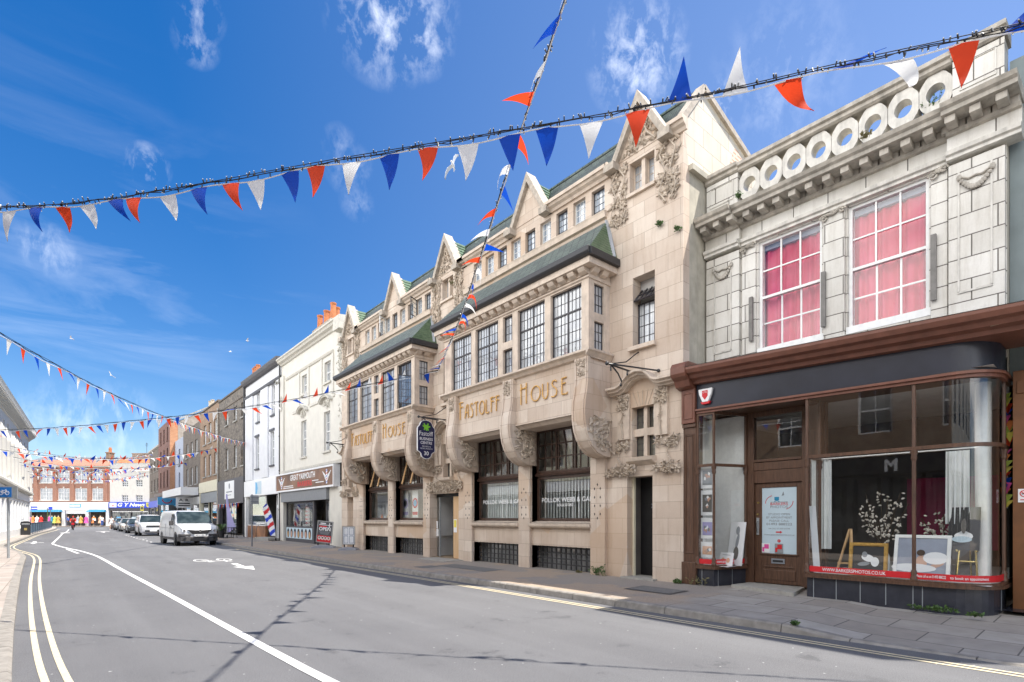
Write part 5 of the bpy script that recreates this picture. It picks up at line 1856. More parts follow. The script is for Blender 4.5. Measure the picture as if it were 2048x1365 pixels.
	for (a, q) in ((5.60, 6.31), (1.40, 2.02)):
		pa.box(10.97, 11.31, a, q, 8.241, 8.88)
		for (u0, u1, v0, v1) in ((a + 0.09, q - 0.09, 8.36, 8.38), (a + 0.09, q - 0.09, 8.76, 8.78), (a + 0.09, a + 0.11, 8.38, 8.76), (q - 0.11, q - 0.09, 8.38, 8.76)):
			pa.box(10.955, 10.969, u0, u1, v0, v1)
	pa.build('parapet', 'pale_faience', root)
	n = 8
	pitch = (5.595 - 2.025) / n
	rg = MB()
	for i in range(n):
		yc = 2.025 + pitch * (i + 0.5)
		zc = 8.555
		ow, oh, iw, ih = pitch / 2 - 0.004, 0.312, 0.128, 0.150
		N = 32
		out, inn = [], []
		for k in range(N):
			a = 2 * PI * k / N
			oc = 1.0 / max(abs(math.cos(a)), abs(math.sin(a)), (abs(math.cos(a)) + abs(math.sin(a))) / 1.5)
			out.append((yc + ow * math.cos(a) * oc, zc + oh * math.sin(a) * oc))
			inn.append((yc + iw * math.cos(a), zc + ih * math.sin(a)))
		vs = []
		for x in (11.02, 11.24):
			vs += [(x, p_[0], p_[1]) for p_ in out] + [(x, p_[0], p_[1]) for p_ in inn]
		fs = []
		for k in range(N):
			k2 = (k + 1) % N
			fs += [(k, k2, N + k2, N + k), (2 * N + k2, 2 * N + k, 3 * N + k, 3 * N + k2), (k2, k, 2 * N + k, 2 * N + k2), (N + k, N + k2, 3 * N + k2, 3 * N + k)]
		ring = MB()
		ring.add(vs, fs)
		ring.build('parapet_ring', 'cream_faience', root)
	cp = MB()
	for (a, q, up, xo) in ((2.03, 5.59, 0, 0), (5.58, 6.33, 0.02, 0.03), (1.37, 2.04, 0.03, 0.03)):
		cp.prism([(10.99 - xo, 8.872 + up), (10.95 - xo, 8.90 + up), (10.95 - xo, 8.96 + up), (10.90 - xo, 8.98 + up), (10.90 - xo, 9.05 + up), (11.10, 9.08 + up), (11.34 + xo, 9.05 + up), (11.34 + xo, 8.872 + up)], 'y', a, q)
	cp.build('coping', 'cornice_faience', root)
	# sash windows
	for (yb, ya) in W:
		o = MB()
		x = X + 0.05
		fw = 0.055
		o.box(x, x + 0.13, ya, ya + fw, 4.97, 7.25)
		o.box(x, x + 0.13, yb - fw, yb, 4.97, 7.25)
		o.box(x, x + 0.13, ya + fw, yb - fw, 7.20, 7.25)
		o.box(x - 0.06, x + 0.13, ya - 0.03, yb + 0.03, 4.92, 5.05)
		zm = 6.10
		for (z0, z1, xs) in ((5.05, zm, x + 0.07), (zm, 7.20, x + 0.025)):
			for i in (1, 2):
				yc = ya + fw + (yb - ya - 2 * fw) * i / 3
				o.box(xs, xs + 0.03, yc - 0.014, yc + 0.014, z0, z1)
			zc = (z0 + z1) / 2
			o.box(xs + 0.002, xs + 0.032, ya + fw, yb - fw, zc - 0.014, zc + 0.014)
		o.box(x + 0.01, x + 0.1, ya + fw, yb - fw, zm - 0.025, zm + 0.025)
		wo_ = o.build('window', 'white_paint', root)
		g = MB()
		g.box(x + 0.05, x + 0.056, ya + fw, yb - fw, 5.0, 7.22)
		g.build('pane', 'sash_glass', wo_)
	bx = MB()                                               # rooms behind the curtains
	bx.face((13.5, 1.5, 4.5), (13.5, 6.2, 4.5), (13.5, 6.2, 7.6), (13.5, 1.5, 7.6))
	bx.build('room', 'room_dark', root)
	bd = MB()
	for (y, z0, z1) in ((5.31, 5.22, 6.13), (3.93, 5.14, 6.17), (2.27, 5.12, 6.20)):
		bd.box(10.93, 10.98, y - 0.045, y + 0.03, z0, z1)
	bd.build('batten', 'old_wood', root)
	# ------------------------------------------------ shopfront
	def zc(y):
		return 4.47 + (y - 5.92) * 0.041
	s = MB()
	ys = [6.33, 5.6, 4.5, 3.5, 2.5, 1.6, 0.9, 0.1]
	prof = [(10.12, -0.16), (10.03, -0.15), (10.0, -0.09), (9.90, -0.06), (9.86, 0.0), (9.78, 0.03), (9.74, 0.10), (9.74, 0.15), (11.04, 0.27), (11.04, -0.16)]
	for a, b_ in zip(ys[:-1], ys[1:]):
		va = [(px, a, zc(a) + pz_) for px, pz_ in prof]
		vb = [(px, b_, zc(b_) + pz_) for px, pz_ in prof]
		m = len(prof)
		s.add(va + vb, [(i, (i + 1) % m, m + (i + 1) % m, m + i) for i in range(m)])
	s.add([(px, 6.33, zc(6.33) + pz_) for px, pz_ in prof], [tuple(range(len(prof)))])
	s.build('shop_cornice', 'red_brown_paint', root, smooth=True, autosmooth=25)
	fl = MB()
	for a, b_ in zip(ys[:-2], ys[1:-1]):
		fl.add([(9.73, a, zc(a) + 0.156), (9.73, b_, zc(b_) + 0.156), (11.03, b_, zc(b_) + 0.285), (11.03, a, zc(a) + 0.285)], [(0, 1, 2, 3)])
	for y in (5.72, 4.2, 2.9):
		fl.ball((10.5, y, zc(y) + 0.22), (0.35, 0.08, 0.05), 8, 5)
	fl.build('lead_flashing', 'lead_sheet', root)
	# curved board over the windows: straight, then round the corner and back
	arc = [(6.05, 10.15), (4.0, 10.15), (1.93, 10.15)] + [(1.93 - 0.52 * math.sin(t * PI / 16), 10.67 - 0.52 * math.cos(t * PI / 16)) for t in range(1, 9)] + [(1.41, 11.0), (1.41, 11.4)]
	def skirt(mb, path, z0, z1, dx0=0.0, dx1=0.0, mi=0, zfun=None):
		pts0, pts1 = [], []
		for i, (y, x) in enumerate(path):
			p0 = Vector(path[max(i - 1, 0)])
			p1 = Vector(path[min(i + 1, len(path) - 1)])
			t = (p1 - p0).normalized()
			nn = Vector((-t.y, t.x))            # in the (y, x) plane: out of the shop
			o0 = Vector((y, x)) + nn * dx0
			o1 = Vector((y, x)) + nn * dx1
			pts0.append((o0.y, o0.x, z0 + (zfun(y) if zfun else 0)))
			pts1.append((o1.y, o1.x, z1 + (zfun(y) if zfun else 0)))
		n_ = len(path)
		mb.add(pts0 + pts1, [(i, i + 1, n_ + i + 1, n_ + i) for i in range(n_ - 1)], mi)
	def band(mb, path, z0, z1, d, mi=0, zfun=None):
		"""a solid strip of depth d standing out of the path"""
		skirt(mb, path, z0, z1, d, d, mi, zfun)
		skirt(mb, path, z0, z0, 0, d, mi, zfun)
		skirt(mb, path, z1, z1, 0, d, mi, zfun)
	zf = lambda y: (y - 6.05) * 0.024 if y > 1.9 else (1.9 - 6.05) * 0.024
	fa = MB()
	skirt(fa, arc, 3.80, 4.36, 0.02, 0.02, 0, zf)
	fa.build('fascia', 'navy_board', root, smooth=True)
	fm = MB()
	band(fm, arc, 3.71, 3.76, 0.05, 0, zf)
	band(fm, arc, 3.761, 3.80, 0.085, 0, zf)
	fm.build('fascia_moulding', 'red_brown_paint', root)
	# left pilaster with its console
	p = MB()
	p.box(10.13, 10.4, 6.07, 6.36, 0.12, 3.45)
	p.box(10.08, 10.4, 6.05, 6.38, 0.12, 0.62)
	p.box(10.09, 10.4, 6.06, 6.37, 3.45, 3.52)
	for (u0, u1, v0, v1) in ((6.11, 6.13, 0.8, 3.3), (6.30, 6.32, 0.8, 3.3), (6.13, 6.30, 0.8, 0.83), (6.13, 6.30, 3.27, 3.3)):
		p.box(10.115, 10.131, u0, u1, v0, v1)
	p.build('shop_pilaster', 'shopfront_timber', root, bevel=0.006)
	p = MB()
	p.box(10.06, 10.4, 6.06, 6.37, 3.53, 4.24)
	p.prism([(10.06, 4.24), (9.92, 4.28), (9.86, 4.40), (9.76, 4.46), (9.72, 4.52), (9.72, 4.66), (9.78, 4.75), (9.88, 4.78), (10.4, 4.78), (10.4, 4.24)], 'y', 6.08, 6.42)
	for (u0, u1, v0, v1) in ((6.10, 6.12, 3.62, 4.16), (6.31, 6.33, 3.62, 4.16), (6.12, 6.31, 3.62, 3.64), (6.12, 6.31, 4.14, 4.16)):
		p.box(10.045, 10.061, u0, u1, v0, v1)
	p.build('console', 'red_brown_paint', root, bevel=0.008)
	# window paths
	B1 = [(6.05, 10.15), (5.68, 10.15), (5.40, 10.92)]
	B2 = [(3.90, 10.72), (3.90, 10.15), (2.34, 10.15), (1.93, 10.15)] + [(1.93 - 0.52 * math.sin(t * PI / 16), 10.67 - 0.52 * math.cos(t * PI / 16)) for t in range(1, 9)] + [(1.41, 11.0), (1.41, 11.2)]
	for path in (B1, B2):
		pl = MB()
		skirt(pl, path, 0.05, 0.50, -0.0, -0.0)
		pl.build('stall_riser', 'plinth_tile', root)
		jt = MB()
		acc = 0
		for a, b_ in zip(path[:-1], path[1:]):
			L = (Vector(b_) - Vector(a)).length
			for k in range(int(L / 0.36) + 1):
				q = Vector(a).lerp(Vector(b_), min(1, (k + 0.3) * 0.36 / L)) if L > 0.3 else Vector(a)
				if L > 0.3 and (k + 0.3) * 0.36 < L:
					jt.box(q.y - 0.004 if abs(b_[1] - a[1]) < 0.1 else q.y - 0.004, q.y + 0.002, q.x - 0.006, q.x + 0.006, 0.15, 0.49)
		jt.build('riser_joint', 'grey_card', root)
		sl = MB()
		band(sl, path, 0.50, 0.55, 0.07)
		band(sl, path, 0.551, 0.585, 0.045)
		sl.build('shop_sill', 'shopfront_timber', root)
		tr = MB()
		band(tr, path, 2.60, 2.655, 0.035)
		skirt(tr, path, 2.60, 2.655, -0.03, -0.03)
		tr.build('shop_transom', 'shopfront_timber', root)
		hd = MB()
		band(hd, path, 3.66, 3.72, 0.03)
		hd.build('shop_head', 'shopfront_timber', root)
		for (z0, z1) in ((0.585, 2.60), (2.655, 3.69)):
			gl = MB()
			skirt(gl, path, z0, z1, 0, 0)
			gl.build('shop_pane', 'clear_glass', root, smooth=True)
		ps = MB()
		posts = [(5.68, 10.15), (5.40, 10.92), (6.04, 10.15)] if path is B1 else [(3.90, 10.15), (3.90, 10.72), (2.34, 10.15), (1.41, 11.0)]
		for (y, x) in posts:
			ps.tube([(x, y, 0.58), (x, y, 3.68)], 0.028, 8)
			ps.lathe([(0.03, 0), (0.05, 0.02), (0.05, 0.06), (0.035, 0.09), (0.045, 0.14), (0.03, 0.18)], (x, y, 0.56), 10)
			ps.lathe([(0.03, -0.16), (0.045, -0.12), (0.034, -0.08), (0.05, -0.03), (0.05, 0.0)], (x, y, 2.60), 10)
		ps.build('shop_post', 'shopfront_timber', root, smooth=True)
		rb = MB()
		skirt(rb, path[:-1] if path is B2 else path, 0.60, 0.70, 0.006, 0.006)
		ro = rb.build('vinyl_strip', 'red_vinyl', root, smooth=True)
		wr_ = MB()
		if path is B1:
			# on the slanting return of the small window
			t = (Vector((10.92, 5.40)) - Vector((10.15, 5.68))).normalized()
			m = Matrix(((t.x, 0, -abs(t.y)), (t.y, 0, -abs(t.x)), (0, 1, 0)))
			write(wr_, 'WWW.BARKERSPHOTOS.CO.UK', 10.53 - 0.012, 5.54 - 0.004, 0.627, 0.045, 0.66, rot=m, bold=0.012)
		else:
			write(wr_, 'WWW.BARKERSPHOTOS.CO.UK', 10.138, 3.18, 0.625, 0.055, 0.94, bold=0.012)
			write(wr_, 'Please call us on 01493 888222', 10.138, 2.125, 0.632, 0.042, 0.36, bold=0.012)
			# the rest of the line runs on round the curve
			me = text_mesh('to book an appointment', 0, 0.012)
			xs = [v.co.x for v in me.vertices]
			x0_, w0 = min(xs), max(xs) - min(xs)
			vs = []
			for v in me.vertices:
				sarc = 0.01 + (v.co.x - x0_) / w0 * 0.46
				a = sarc / 0.52
				rr = 0.532
				vs.append((10.67 - rr * math.cos(a), 1.885 - rr * math.sin(a) + 0.02, 0.632 + v.co.y * 0.042))
			wr_.add(vs, [tuple(p_.vertices) for p_ in me.polygons])
		wr_.build('writing', 'white_vinyl', ro)
	# recess: soffit, door frame, door with fanlight
	so = MB()
	so.face((10.16, 6.05, 3.73), (11.05, 6.05, 3.73), (11.05, 1.42, 3.70), (10.16, 1.9, 3.70))
	so.build('shop_soffit', 'shopfront_timber', root)
	so = MB()
	so.face((9.9, 1.41, 4.22), (12.4, 1.41, 4.22), (12.4, -0.2, 4.22), (9.9, -0.2, 4.22))
	so.build('passage_soffit', 'cream_paint', root)
	fr = MB()
	xd = 10.98
	fr.box(xd - 0.04, xd + 0.1, 5.24, 5.42, 0.2, 3.72)
	fr.box(xd - 0.04, xd + 0.1, 3.88, 4.30, 0.2, 3.72)
	fr.box(10.70, xd + 0.1, 3.90, 3.96, 0.2, 3.72)
	fr.box(xd - 0.03, xd + 0.08, 4.30, 5.24, 2.52, 2.68)
	fr.box(xd - 0.05, xd + 0.08, 4.30, 5.24, 2.69, 2.74)
	fr.box(xd - 0.02, xd + 0.08, 4.30, 5.24, 2.26, 2.515)
	fr.box(xd - 0.03, xd + 0.08, 4.30, 5.24, 3.62, 3.72)
	fr.build('door_frame', 'shopfront_timber', root, bevel=0.006)
	fg = MB()
	fg.box(xd + 0.02, xd + 0.028, 4.30, 5.24, 2.74, 3.62)
	fg.build('fanlight', 'clear_glass', root)
	d = MB()
	xq = xd + 0.02
	d.box(xq, xq + 0.05, 5.10, 5.24, 0.22, 2.25)
	d.box(xq, xq + 0.05, 4.30, 4.42, 0.22, 2.25)
	d.box(xq, xq + 0.05, 4.42, 5.10, 2.16, 2.25)
	d.box(xq, xq + 0.05, 4.42, 5.10, 0.22, 0.80)
	d.box(xq - 0.03, xq, 4.38, 5.14, 0.80, 0.83)
	d.box(xq - 0.02, xq, 4.46, 5.06, 0.55, 0.58)
	d.box(xq - 0.012, xq, 4.44, 5.08, 0.30, 0.50)
	dr = d.build('shop_door', 'shopfront_timber', root, bevel=0.006)
	lb = MB()
	lb.box(xq - 0.018, xq - 0.001, 4.64, 4.90, 0.63, 0.73)
	lb.box(xq - 0.024, xq - 0.018, 4.67, 4.87, 0.66, 0.70, mi=1)
	lb.build('letterbox', ['grey_vinyl', 'black_vinyl'], dr)
	hn = MB()
	hn.box(xq - 0.02, xq - 0.001, 5.15, 5.20, 1.2, 1.55)
	hn.tube([(xq - 0.02, 5.175, 1.5), (xq - 0.06, 5.175, 1.47), (xq - 0.06, 5.175, 1.28), (xq - 0.02, 5.175, 1.25)], 0.01, 6)
	hn.build('handle', 'galvanised', dr, smooth=True)
	lk = MB()
	lk.lathe([(0.022, 0), (0.022, 0.012)], (xq - 0.013, 5.17, 1.86), 12, axis='x')
	lk.lathe([(0.022, 0), (0.022, 0.012)], (xq - 0.013, 5.18, 1.62), 12, axis='x')
	lk.build('lock', 'brass', dr)
	pn = MB()
	pn.box(xq + 0.015, xq + 0.022, 4.42, 5.10, 0.82, 2.16)
	po = pn.build('door_card', 'pale_blue_card', dr)
	tx = MB()
	yc = 4.76
	xt = xq + 0.012
	write(tx, 'STUDIO OPEN', xt, yc, 1.60, 0.042, 0.42)
	write(tx, 'BY APPOINTMENT', xt, yc, 1.535, 0.042, 0.50)
	write(tx, 'PLEASE CALL', xt, yc, 1.47, 0.042, 0.38)
	write(tx, '01493 888222', xt, yc, 1.40, 0.048, 0.50, bold=0.008)
	write(tx, 'OR CALL AT SIDE DOOR', xt, yc, 1.32, 0.026, 0.42)
	write(tx, 'WWW.BARKERSPHOTOS.CO.UK', xt, yc, 1.19, 0.028, 0.60)
	write(tx, 'PHOTOS', xt, yc, 1.745, 0.05, 0.34, bold=0.008)
	write(tx, 'BARKERS', xt, yc, 1.805, 0.05, 0.34, mi=1, bold=0.008)
	tx.box(xt - 0.001, xt + 0.001, yc - 0.17, yc + 0.17, 1.862, 1.87)
	# plain stand-in for the little figure of the logo: a camera on a stand and a pointed lamp
	tx.box(xt - 0.001, xt + 0.001, yc + 0.0, yc + 0.09, 1.90, 1.97, 2)
	tx.bar((xt, yc + 0.045, 1.90), (xt, yc + 0.10, 1.87), 0.002, 0.01, 2)
	tx.bar((xt, yc + 0.045, 1.90), (xt, yc - 0.01, 1.87), 0.002, 0.01, 2)
	tx.face((xt, yc - 0.05, 1.99), (xt, yc - 0.10, 2.0), (xt, yc - 0.085, 2.08), mi=0)
	for s_ in (1, -1):
		pts = [(xt, yc + s_ * (0.10 + 0.17 * math.sin(k * PI / 14)), 1.86 + s_ * (0.16 * math.cos(k * PI / 14) - 0.02)) for k in range(1, 8)]
		for a, b_ in zip(pts[:-1], pts[1:]):
			tx.bar(a, b_, 0.003, 0.010, 1)
	tx.bar((xt, yc + 0.06, 1.262), (xt, yc - 0.02, 1.262), 0.003, 0.025, 1)
	tx.face((xt, yc - 0.02, 1.29), (xt, yc - 0.02, 1.234), (xt, yc - 0.065, 1.262), mi=1)
	tx.prism(circle((yc, 1.085), 0.032, n=16), 'x', xt - 0.001, xt + 0.001, 1)
	write(tx, 'f', xt - 0.003, yc, 1.068, 0.036, None, mi=3)
	tx.build('writing', ['grey_vinyl', 'red_vinyl', 'teal_blue', 'white_vinyl'], po)
	for nm, y, mats, lab in (('leaflet', 5.02, ['white_card', 'cloth_pink'], 'pink and white patterned leaflet at the foot of the shop door glass'), ('leaflet', 4.76, ['grey_card', 'red_vinyl'], 'grey leaflet with a red picture at the foot of the shop door glass')):
		l = MB()
		l.box(xq + 0.004, xq + 0.010, y - 0.08, y + 0.08, 0.84, 1.03)
		l.box(xq + 0.002, xq + 0.004, y - 0.06, y + 0.03, 0.92, 1.01, 1)
		l.box(xq + 0.002, xq + 0.004, y + 0.03, y + 0.07, 0.86, 0.95, 1)
		tag(l.build(nm, mats), lab, 'leaflet')
	# shop room
	rm = MB()
	rm.face((14.5, 1.45, 0.2), (14.5, 6.3, 0.2), (14.5, 6.3, 3.9), (14.5, 1.45, 3.9))
	rm.face((10.3, 6.33, 0.2), (14.5, 6.33, 0.2), (14.5, 6.33, 3.9), (10.3, 6.33, 3.9), mi=1)
	rm.face((11.9, 1.46, 0.2), (14.5, 1.46, 0.2), (14.5, 1.46, 3.9), (11.9, 1.46, 3.9))
	rm.face((10.2, 1.42, 3.75), (14.5, 1.42, 3.75), (14.5, 6.3, 3.75), (10.2, 6.3, 3.75), mi=1)
	rm.face((10.2, 1.45, 0.56), (14.5, 1.45, 0.56), (14.5, 3.89, 0.56), (10.2, 3.89, 0.56), mi=4)
	rm.face((10.2, 5.4, 0.56), (11.0, 5.4, 0.56), (11.0, 6.3, 0.56), (10.2, 6.3, 0.56), mi=4)
	rm.face((10.93, 5.42, 0.57), (10.93, 6.31, 0.57), (10.93, 6.31, 3.69), (10.93, 5.42, 3.69), mi=4)
	rm.face((10.2, 6.31, 0.57), (10.93, 6.31, 0.57), (10.93, 6.31, 3.69), (10.2, 6.31, 3.69), mi=4)
	rm.face((11.05, 3.9, 0.2), (14.5, 3.9, 0.2), (14.5, 6.3, 0.2), (11.05, 6.3, 0.2), mi=3)
	rm.face((14.2, 1.9, 0.9), (14.2, 3.4, 0.9), (14.2, 3.4, 2.4), (14.2, 1.9, 2.4), mi=2)
	rm.face((11.06, 5.42, 0.2), (11.06, 6.3, 0.2), (11.06, 6.3, 3.7), (11.06, 5.42, 3.7), mi=1)
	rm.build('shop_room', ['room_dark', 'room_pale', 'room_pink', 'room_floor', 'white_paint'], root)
	col = MB()
	col.lathe([(0.10, 0), (0.10, 3.1)], (11.1, 1.66, 0.57), 16)
	col.build('column', 'white_paint', root, smooth=True)
	al = MB()
	al.prism([(5.98, 4.19), (5.67, 4.19), (5.69, 4.08), (5.76, 3.92), (5.89, 3.92), (5.96, 4.08)], 'x', 10.06, 10.128)
	ao = thing('alarm_box', 'white and red alarm box on the dark board over the small shop window', 'alarm box', (10.1, 5.82, 3.88))
	al.build('case', 'white_upvc', ao, bevel=0.012)
	al = MB()
	al.prism([(5.93, 3.93), (5.72, 3.93), (5.75, 3.88), (5.90, 3.88)], 'x', 10.07, 10.127)
	al.build('lens', 'red_vinyl', ao)
	al = MB()
	al.prism([(5.885, 4.15), (5.765, 4.15), (5.765, 4.04), (5.825, 3.965), (5.885, 4.04)], 'x', 10.052, 10.0595)
	write(al, 'CTSI', 10.05, 5.825, 4.10, 0.03, 0.09, mi=1)
	al.build('shield', ['red_vinyl', 'white_vinyl'], ao)


tiled_building()


def curtain(name, lab, x, ya, yb, za, zb, mat, folds=9, amp=0.035, taper=0.0, group=None, seed=1):
	mb = MB()
	n = folds * 8
	rd = random.Random(seed)
	ph = [rd.uniform(0, 2 * PI) for _ in range(3)]
	rows = 6
	vs = []
	for j in range(rows + 1):
		t = j / rows
		z = zb + (za - zb) * t
		for i in range(n + 1):
			s = i / n
			y = ya + (yb - ya) * s
			yc = (ya + yb) / 2
			y = yc + (y - yc) * (1 - taper * math.sin(PI * t * 0.5))
			w_ = math.sin(s * folds * 2 * PI + ph[0] + 0.5 * t) + 0.5 * math.sin(s * folds * 3.3 * PI + ph[1] - t)
			vs.append((x + amp * w_ * (0.5 + 0.5 * t), y, z))
	fs = []
	for j in range(rows):
		for i in range(n):
			a = j * (n + 1) + i
			fs.append((a, a + 1, a + n + 2, a + n + 1))
	mb.add(vs, fs)
	return tag(mb.build(name, mat, smooth=True, autosmooth=80), lab, 'curtain', group)


def shop_contents():
	for (a, b, lab, sd) in ((3.98, 5.19, 'pink curtain drawn across the upstairs window nearer the stone house', 3), (2.34, 3.54, 'pink curtain drawn across the wider upstairs window nearer the grey wall', 8)):
		curtain('pink_curtain', lab, 11.29, a + 0.02, b - 0.02, 4.95, 7.1, 'pink_curtain', 6, 0.045, seed=sd)
		mb = MB()
		mb.box(11.22, 11.30, a, b, 7.1, 7.24)
		tag(mb.build('pelmet', 'grey_cloth'), 'grey heading tape above the pink curtain, ' + ('window nearer the stone house' if a > 3.9 else 'window nearer the grey wall'), 'pelmet')
	curtain('white_curtain', 'white curtain gathered at the door end of the big curved shop window', 10.75, 3.72, 4.06, 0.98, 2.62, 'white_cloth', 5, 0.03, seed=4)
	curtain('white_curtain', 'white curtain hanging beside the white column in the big curved shop window', 10.95, 1.80, 2.10, 1.45, 2.62, 'white_cloth', 5, 0.03, seed=5)
	mb = MB()
	mb.tube([(10.72, 4.05, 2.63), (10.72, 1.5, 2.63)], 0.012, 6)
	tag(mb.build('curtain_rail', 'white_paint'), 'thin white curtain rail across the big shop window', 'curtain rail')

	def lean(name, lab, x, yc, z0, wd, ht, fw, fmat, cmat, tilt=12, turn=0, blobs=()):
		root = thing(name, lab, 'framed picture', (x, yc, z0))
		m = rotm('Z', R(turn)) @ rotm('Y', R(tilt))
		o = Vector((x, yc, z0))
		fr = MB()
		if fw:
			for (u0, u1, v0, v1) in ((-wd / 2, -wd / 2 + fw, 0, ht), (wd / 2 - fw, wd / 2, 0, ht), (-wd / 2 + fw, wd / 2 - fw, 0, fw), (-wd / 2 + fw, wd / 2 - fw, ht - fw, ht)):
				fr.obox(o + m @ Vector((0, (u0 + u1) / 2, (v0 + v1) / 2)), (0.035, u1 - u0, v1 - v0), m)
				if fmat == 'gold_frame':
					fr.obox(o + m @ Vector((-0.012, (u0 + u1) / 2, (v0 + v1) / 2)), (0.035, max(0.015, (u1 - u0) - fw * 0.5), max(0.015, (v1 - v0) - fw * 0.5)), m)
			fr.build('frame', fmat, root)
		cv = MB()
		cv.obox(o + m @ Vector((0.006, 0, ht / 2)), (0.012, wd - fw * 1.4, ht - fw * 1.4), m)
		for (u, v, ru, rv, a, mi) in blobs:
			mm = m @ rotm('X', R(a))
			pts = [o + m @ Vector((-0.003 - 0.001 * mi, u, v)) + mm @ Vector((0, ru * math.cos(t * PI / 8), rv * math.sin(t * PI / 8))) for t in range(16)]
			cv.add(pts, [tuple(range(16))], mi)
		cv.build('canvas', cmat, root)
		return root
	lean('framed_picture', 'gold framed dark photograph of a pale couple standing in the big shop window', 10.42, 3.05, 0.57, 0.56, 0.56, 0.055, 'gold_frame', ['black_vinyl', 'white_card', 'grey_card'], 10, 4,
		 ((0.0, 0.30, 0.10, 0.06, 20, 1), (-0.10, 0.24, 0.06, 0.08, 0, 1), (0.06, 0.20, 0.09, 0.035, -10, 2), (0.05, 0.36, 0.04, 0.05, 0, 2)))
	lean('framed_picture', 'large white framed photograph of a figure lying on pale cloth in the shop window', 10.45, 2.33, 0.57, 0.74, 0.72, 0.05, 'white_paint', ['grey_cloth', 'skin', 'white_card', 'hair_brown'], 14, 0,
		 ((0.10, 0.18, 0.30, 0.07, 0, 2), (-0.18, 0.35, 0.16, 0.10, 0, 2), (0.0, 0.26, 0.075, 0.13, 0, 1), (0.08, 0.17, 0.16, 0.035, 6, 1), (-0.2, 0.24, 0.10, 0.035, -25, 1), (0.01, 0.43, 0.055, 0.05, 0, 3)))
	e = MB()
	for s in (-1, 1):
		e.tube([(10.88, 1.83 + s * 0.13, 0.57), (10.98, 1.83 + s * 0.07, 1.6)], 0.016, 8)
		e.ball((10.86, 1.83 + s * 0.12, 1.03), 0.025, 8, 6)
		e.tube([(10.93, 1.83 + s * 0.11, 1.02), (10.84, 1.83 + s * 0.11, 1.02)], 0.012, 6)
	e.tube([(11.25, 1.83, 0.57), (10.98, 1.83, 1.6)], 0.014, 8)
	e.tube([(10.92, 1.70, 0.86), (10.92, 1.96, 0.86)], 0.012, 6)
	tag(e.build('display_easel', 'brass', smooth=True), 'brass easel carrying the black canvas in the shop window', 'easel')
	lean('canvas_picture', 'black canvas of a child in a pale tutu standing on the brass easel', 10.86, 1.87, 1.04, 0.40, 0.68, 0.0, None, ['black_vinyl', 'white_card', 'room_dark', 'pale_blue_card'], 6, -8,
		 ((0.0, 0.22, 0.12, 0.07, 0, 1), (0.02, 0.17, 0.13, 0.05, 0, 3), (0.0, 0.38, 0.035, 0.12, 0, 2), (0.0, 0.27, 0.06, 0.03, 0, 1)))
	lean('canvas_picture', 'blank white stretched canvas leaning by the curtain in the shop window', 10.33, 3.80, 0.57, 0.12, 1.2, 0.0, None, ['white_card'], 6, 55)
	e = MB()
	for (a, b) in (((10.5, 3.55, 0.57), (10.75, 3.42, 1.35)), ((10.55, 3.30, 0.57), (10.76, 3.40, 1.35)), ((11.0, 3.45, 0.57), (10.76, 3.42, 1.35))):
		e.bar(a, b, 0.035, 0.022)
	e.bar((10.56, 3.55, 0.75), (10.6, 3.30, 0.75), 0.03, 0.03)
	tag(e.build('artist_easel', 'light_timber'), 'small folding wooden easel behind the gold framed photograph', 'easel')
	# blossom branches in vases
	for yc, xx, hh, lab in ((3.05, 11.3, 1.5, 'white blossom branches near the white curtain in the shop'), (2.22, 11.5, 1.2, 'cream blossom branches beside the glazing post in the shop')):
		root = thing('blossom_arrangement', lab, 'flower arrangement', (xx, yc, 0.56))
		v = MB()
		v.lathe([(0.07, 0), (0.10, 0.1), (0.09, 0.3), (0.05, 0.42), (0.06, 0.46)], (xx, yc, 0.56), 12)
		v.build('vase', 'white_paint', root, smooth=True)
		tw, bl = MB(), MB()
		rd = random.Random(int(yc * 100))
		for i in range(16):
			a, l = rd.uniform(0, 2 * PI), rd.uniform(0.2, 0.42)
			tip = Vector((xx + l * math.cos(a), yc + l * math.sin(a), 0.56 + rd.uniform(0.7, hh)))
			tw.tube([(xx, yc, 0.95), tip], 0.006, 4)
			for k in range(9):
				q = Vector((xx, yc, 0.95)).lerp(tip, rd.uniform(0.35, 1.0)) + Vector((rd.uniform(-.06, .06), rd.uniform(-.06, .06), rd.uniform(-.06, .06)))
				bl.ball(q, (0.022, 0.03, 0.016), 5, 3, rotm('X', rd.uniform(0, 3)))
		tw.build('branch', 'twig', root)
		bl.build('blossom', 'blossom', root)
	# pictures in the small window
	zs = ((2.16, 2.62), (1.60, 2.12), (1.12, 1.55), (0.72, 1.05))
	cols = (['white_card', 'grey_card'], ['white_card', 'room_dark'], ['white_card', 'lavender_cloth'], ['white_card', 'cloth_peach'])
	nm_ = ('grey', 'brown', 'mauve', 'peach')
	for (z0, z1), cm, nn in zip(zs, cols, nm_):
		p = MB()
		p.box(10.24, 10.246, 5.72, 6.02, z0, z1)
		p.box(10.234, 10.239, 5.77, 5.98, z0 + 0.07, z1 - 0.09, 1)
		rd = random.Random(nn)
		for q in range(7):
			yc, zc_ = rd.uniform(5.81, 5.94), rd.uniform(z0 + 0.12, z1 - 0.14)
			p.prism([(yc + rd.uniform(0.015, 0.035) * math.cos(k * PI / 5), zc_ + rd.uniform(0.02, 0.05) * math.sin(k * PI / 5)) for k in range(10)], 'x', 10.2325 - q * 0.0006, 10.2335 - q * 0.0006, 2 + q % 3)
		tag(p.build('photo_print', cm + ['skin', 'grey_vinyl', 'white_vinyl']), nn + ' photo print mounted on white in the column of prints in the small shop window', 'photo print')
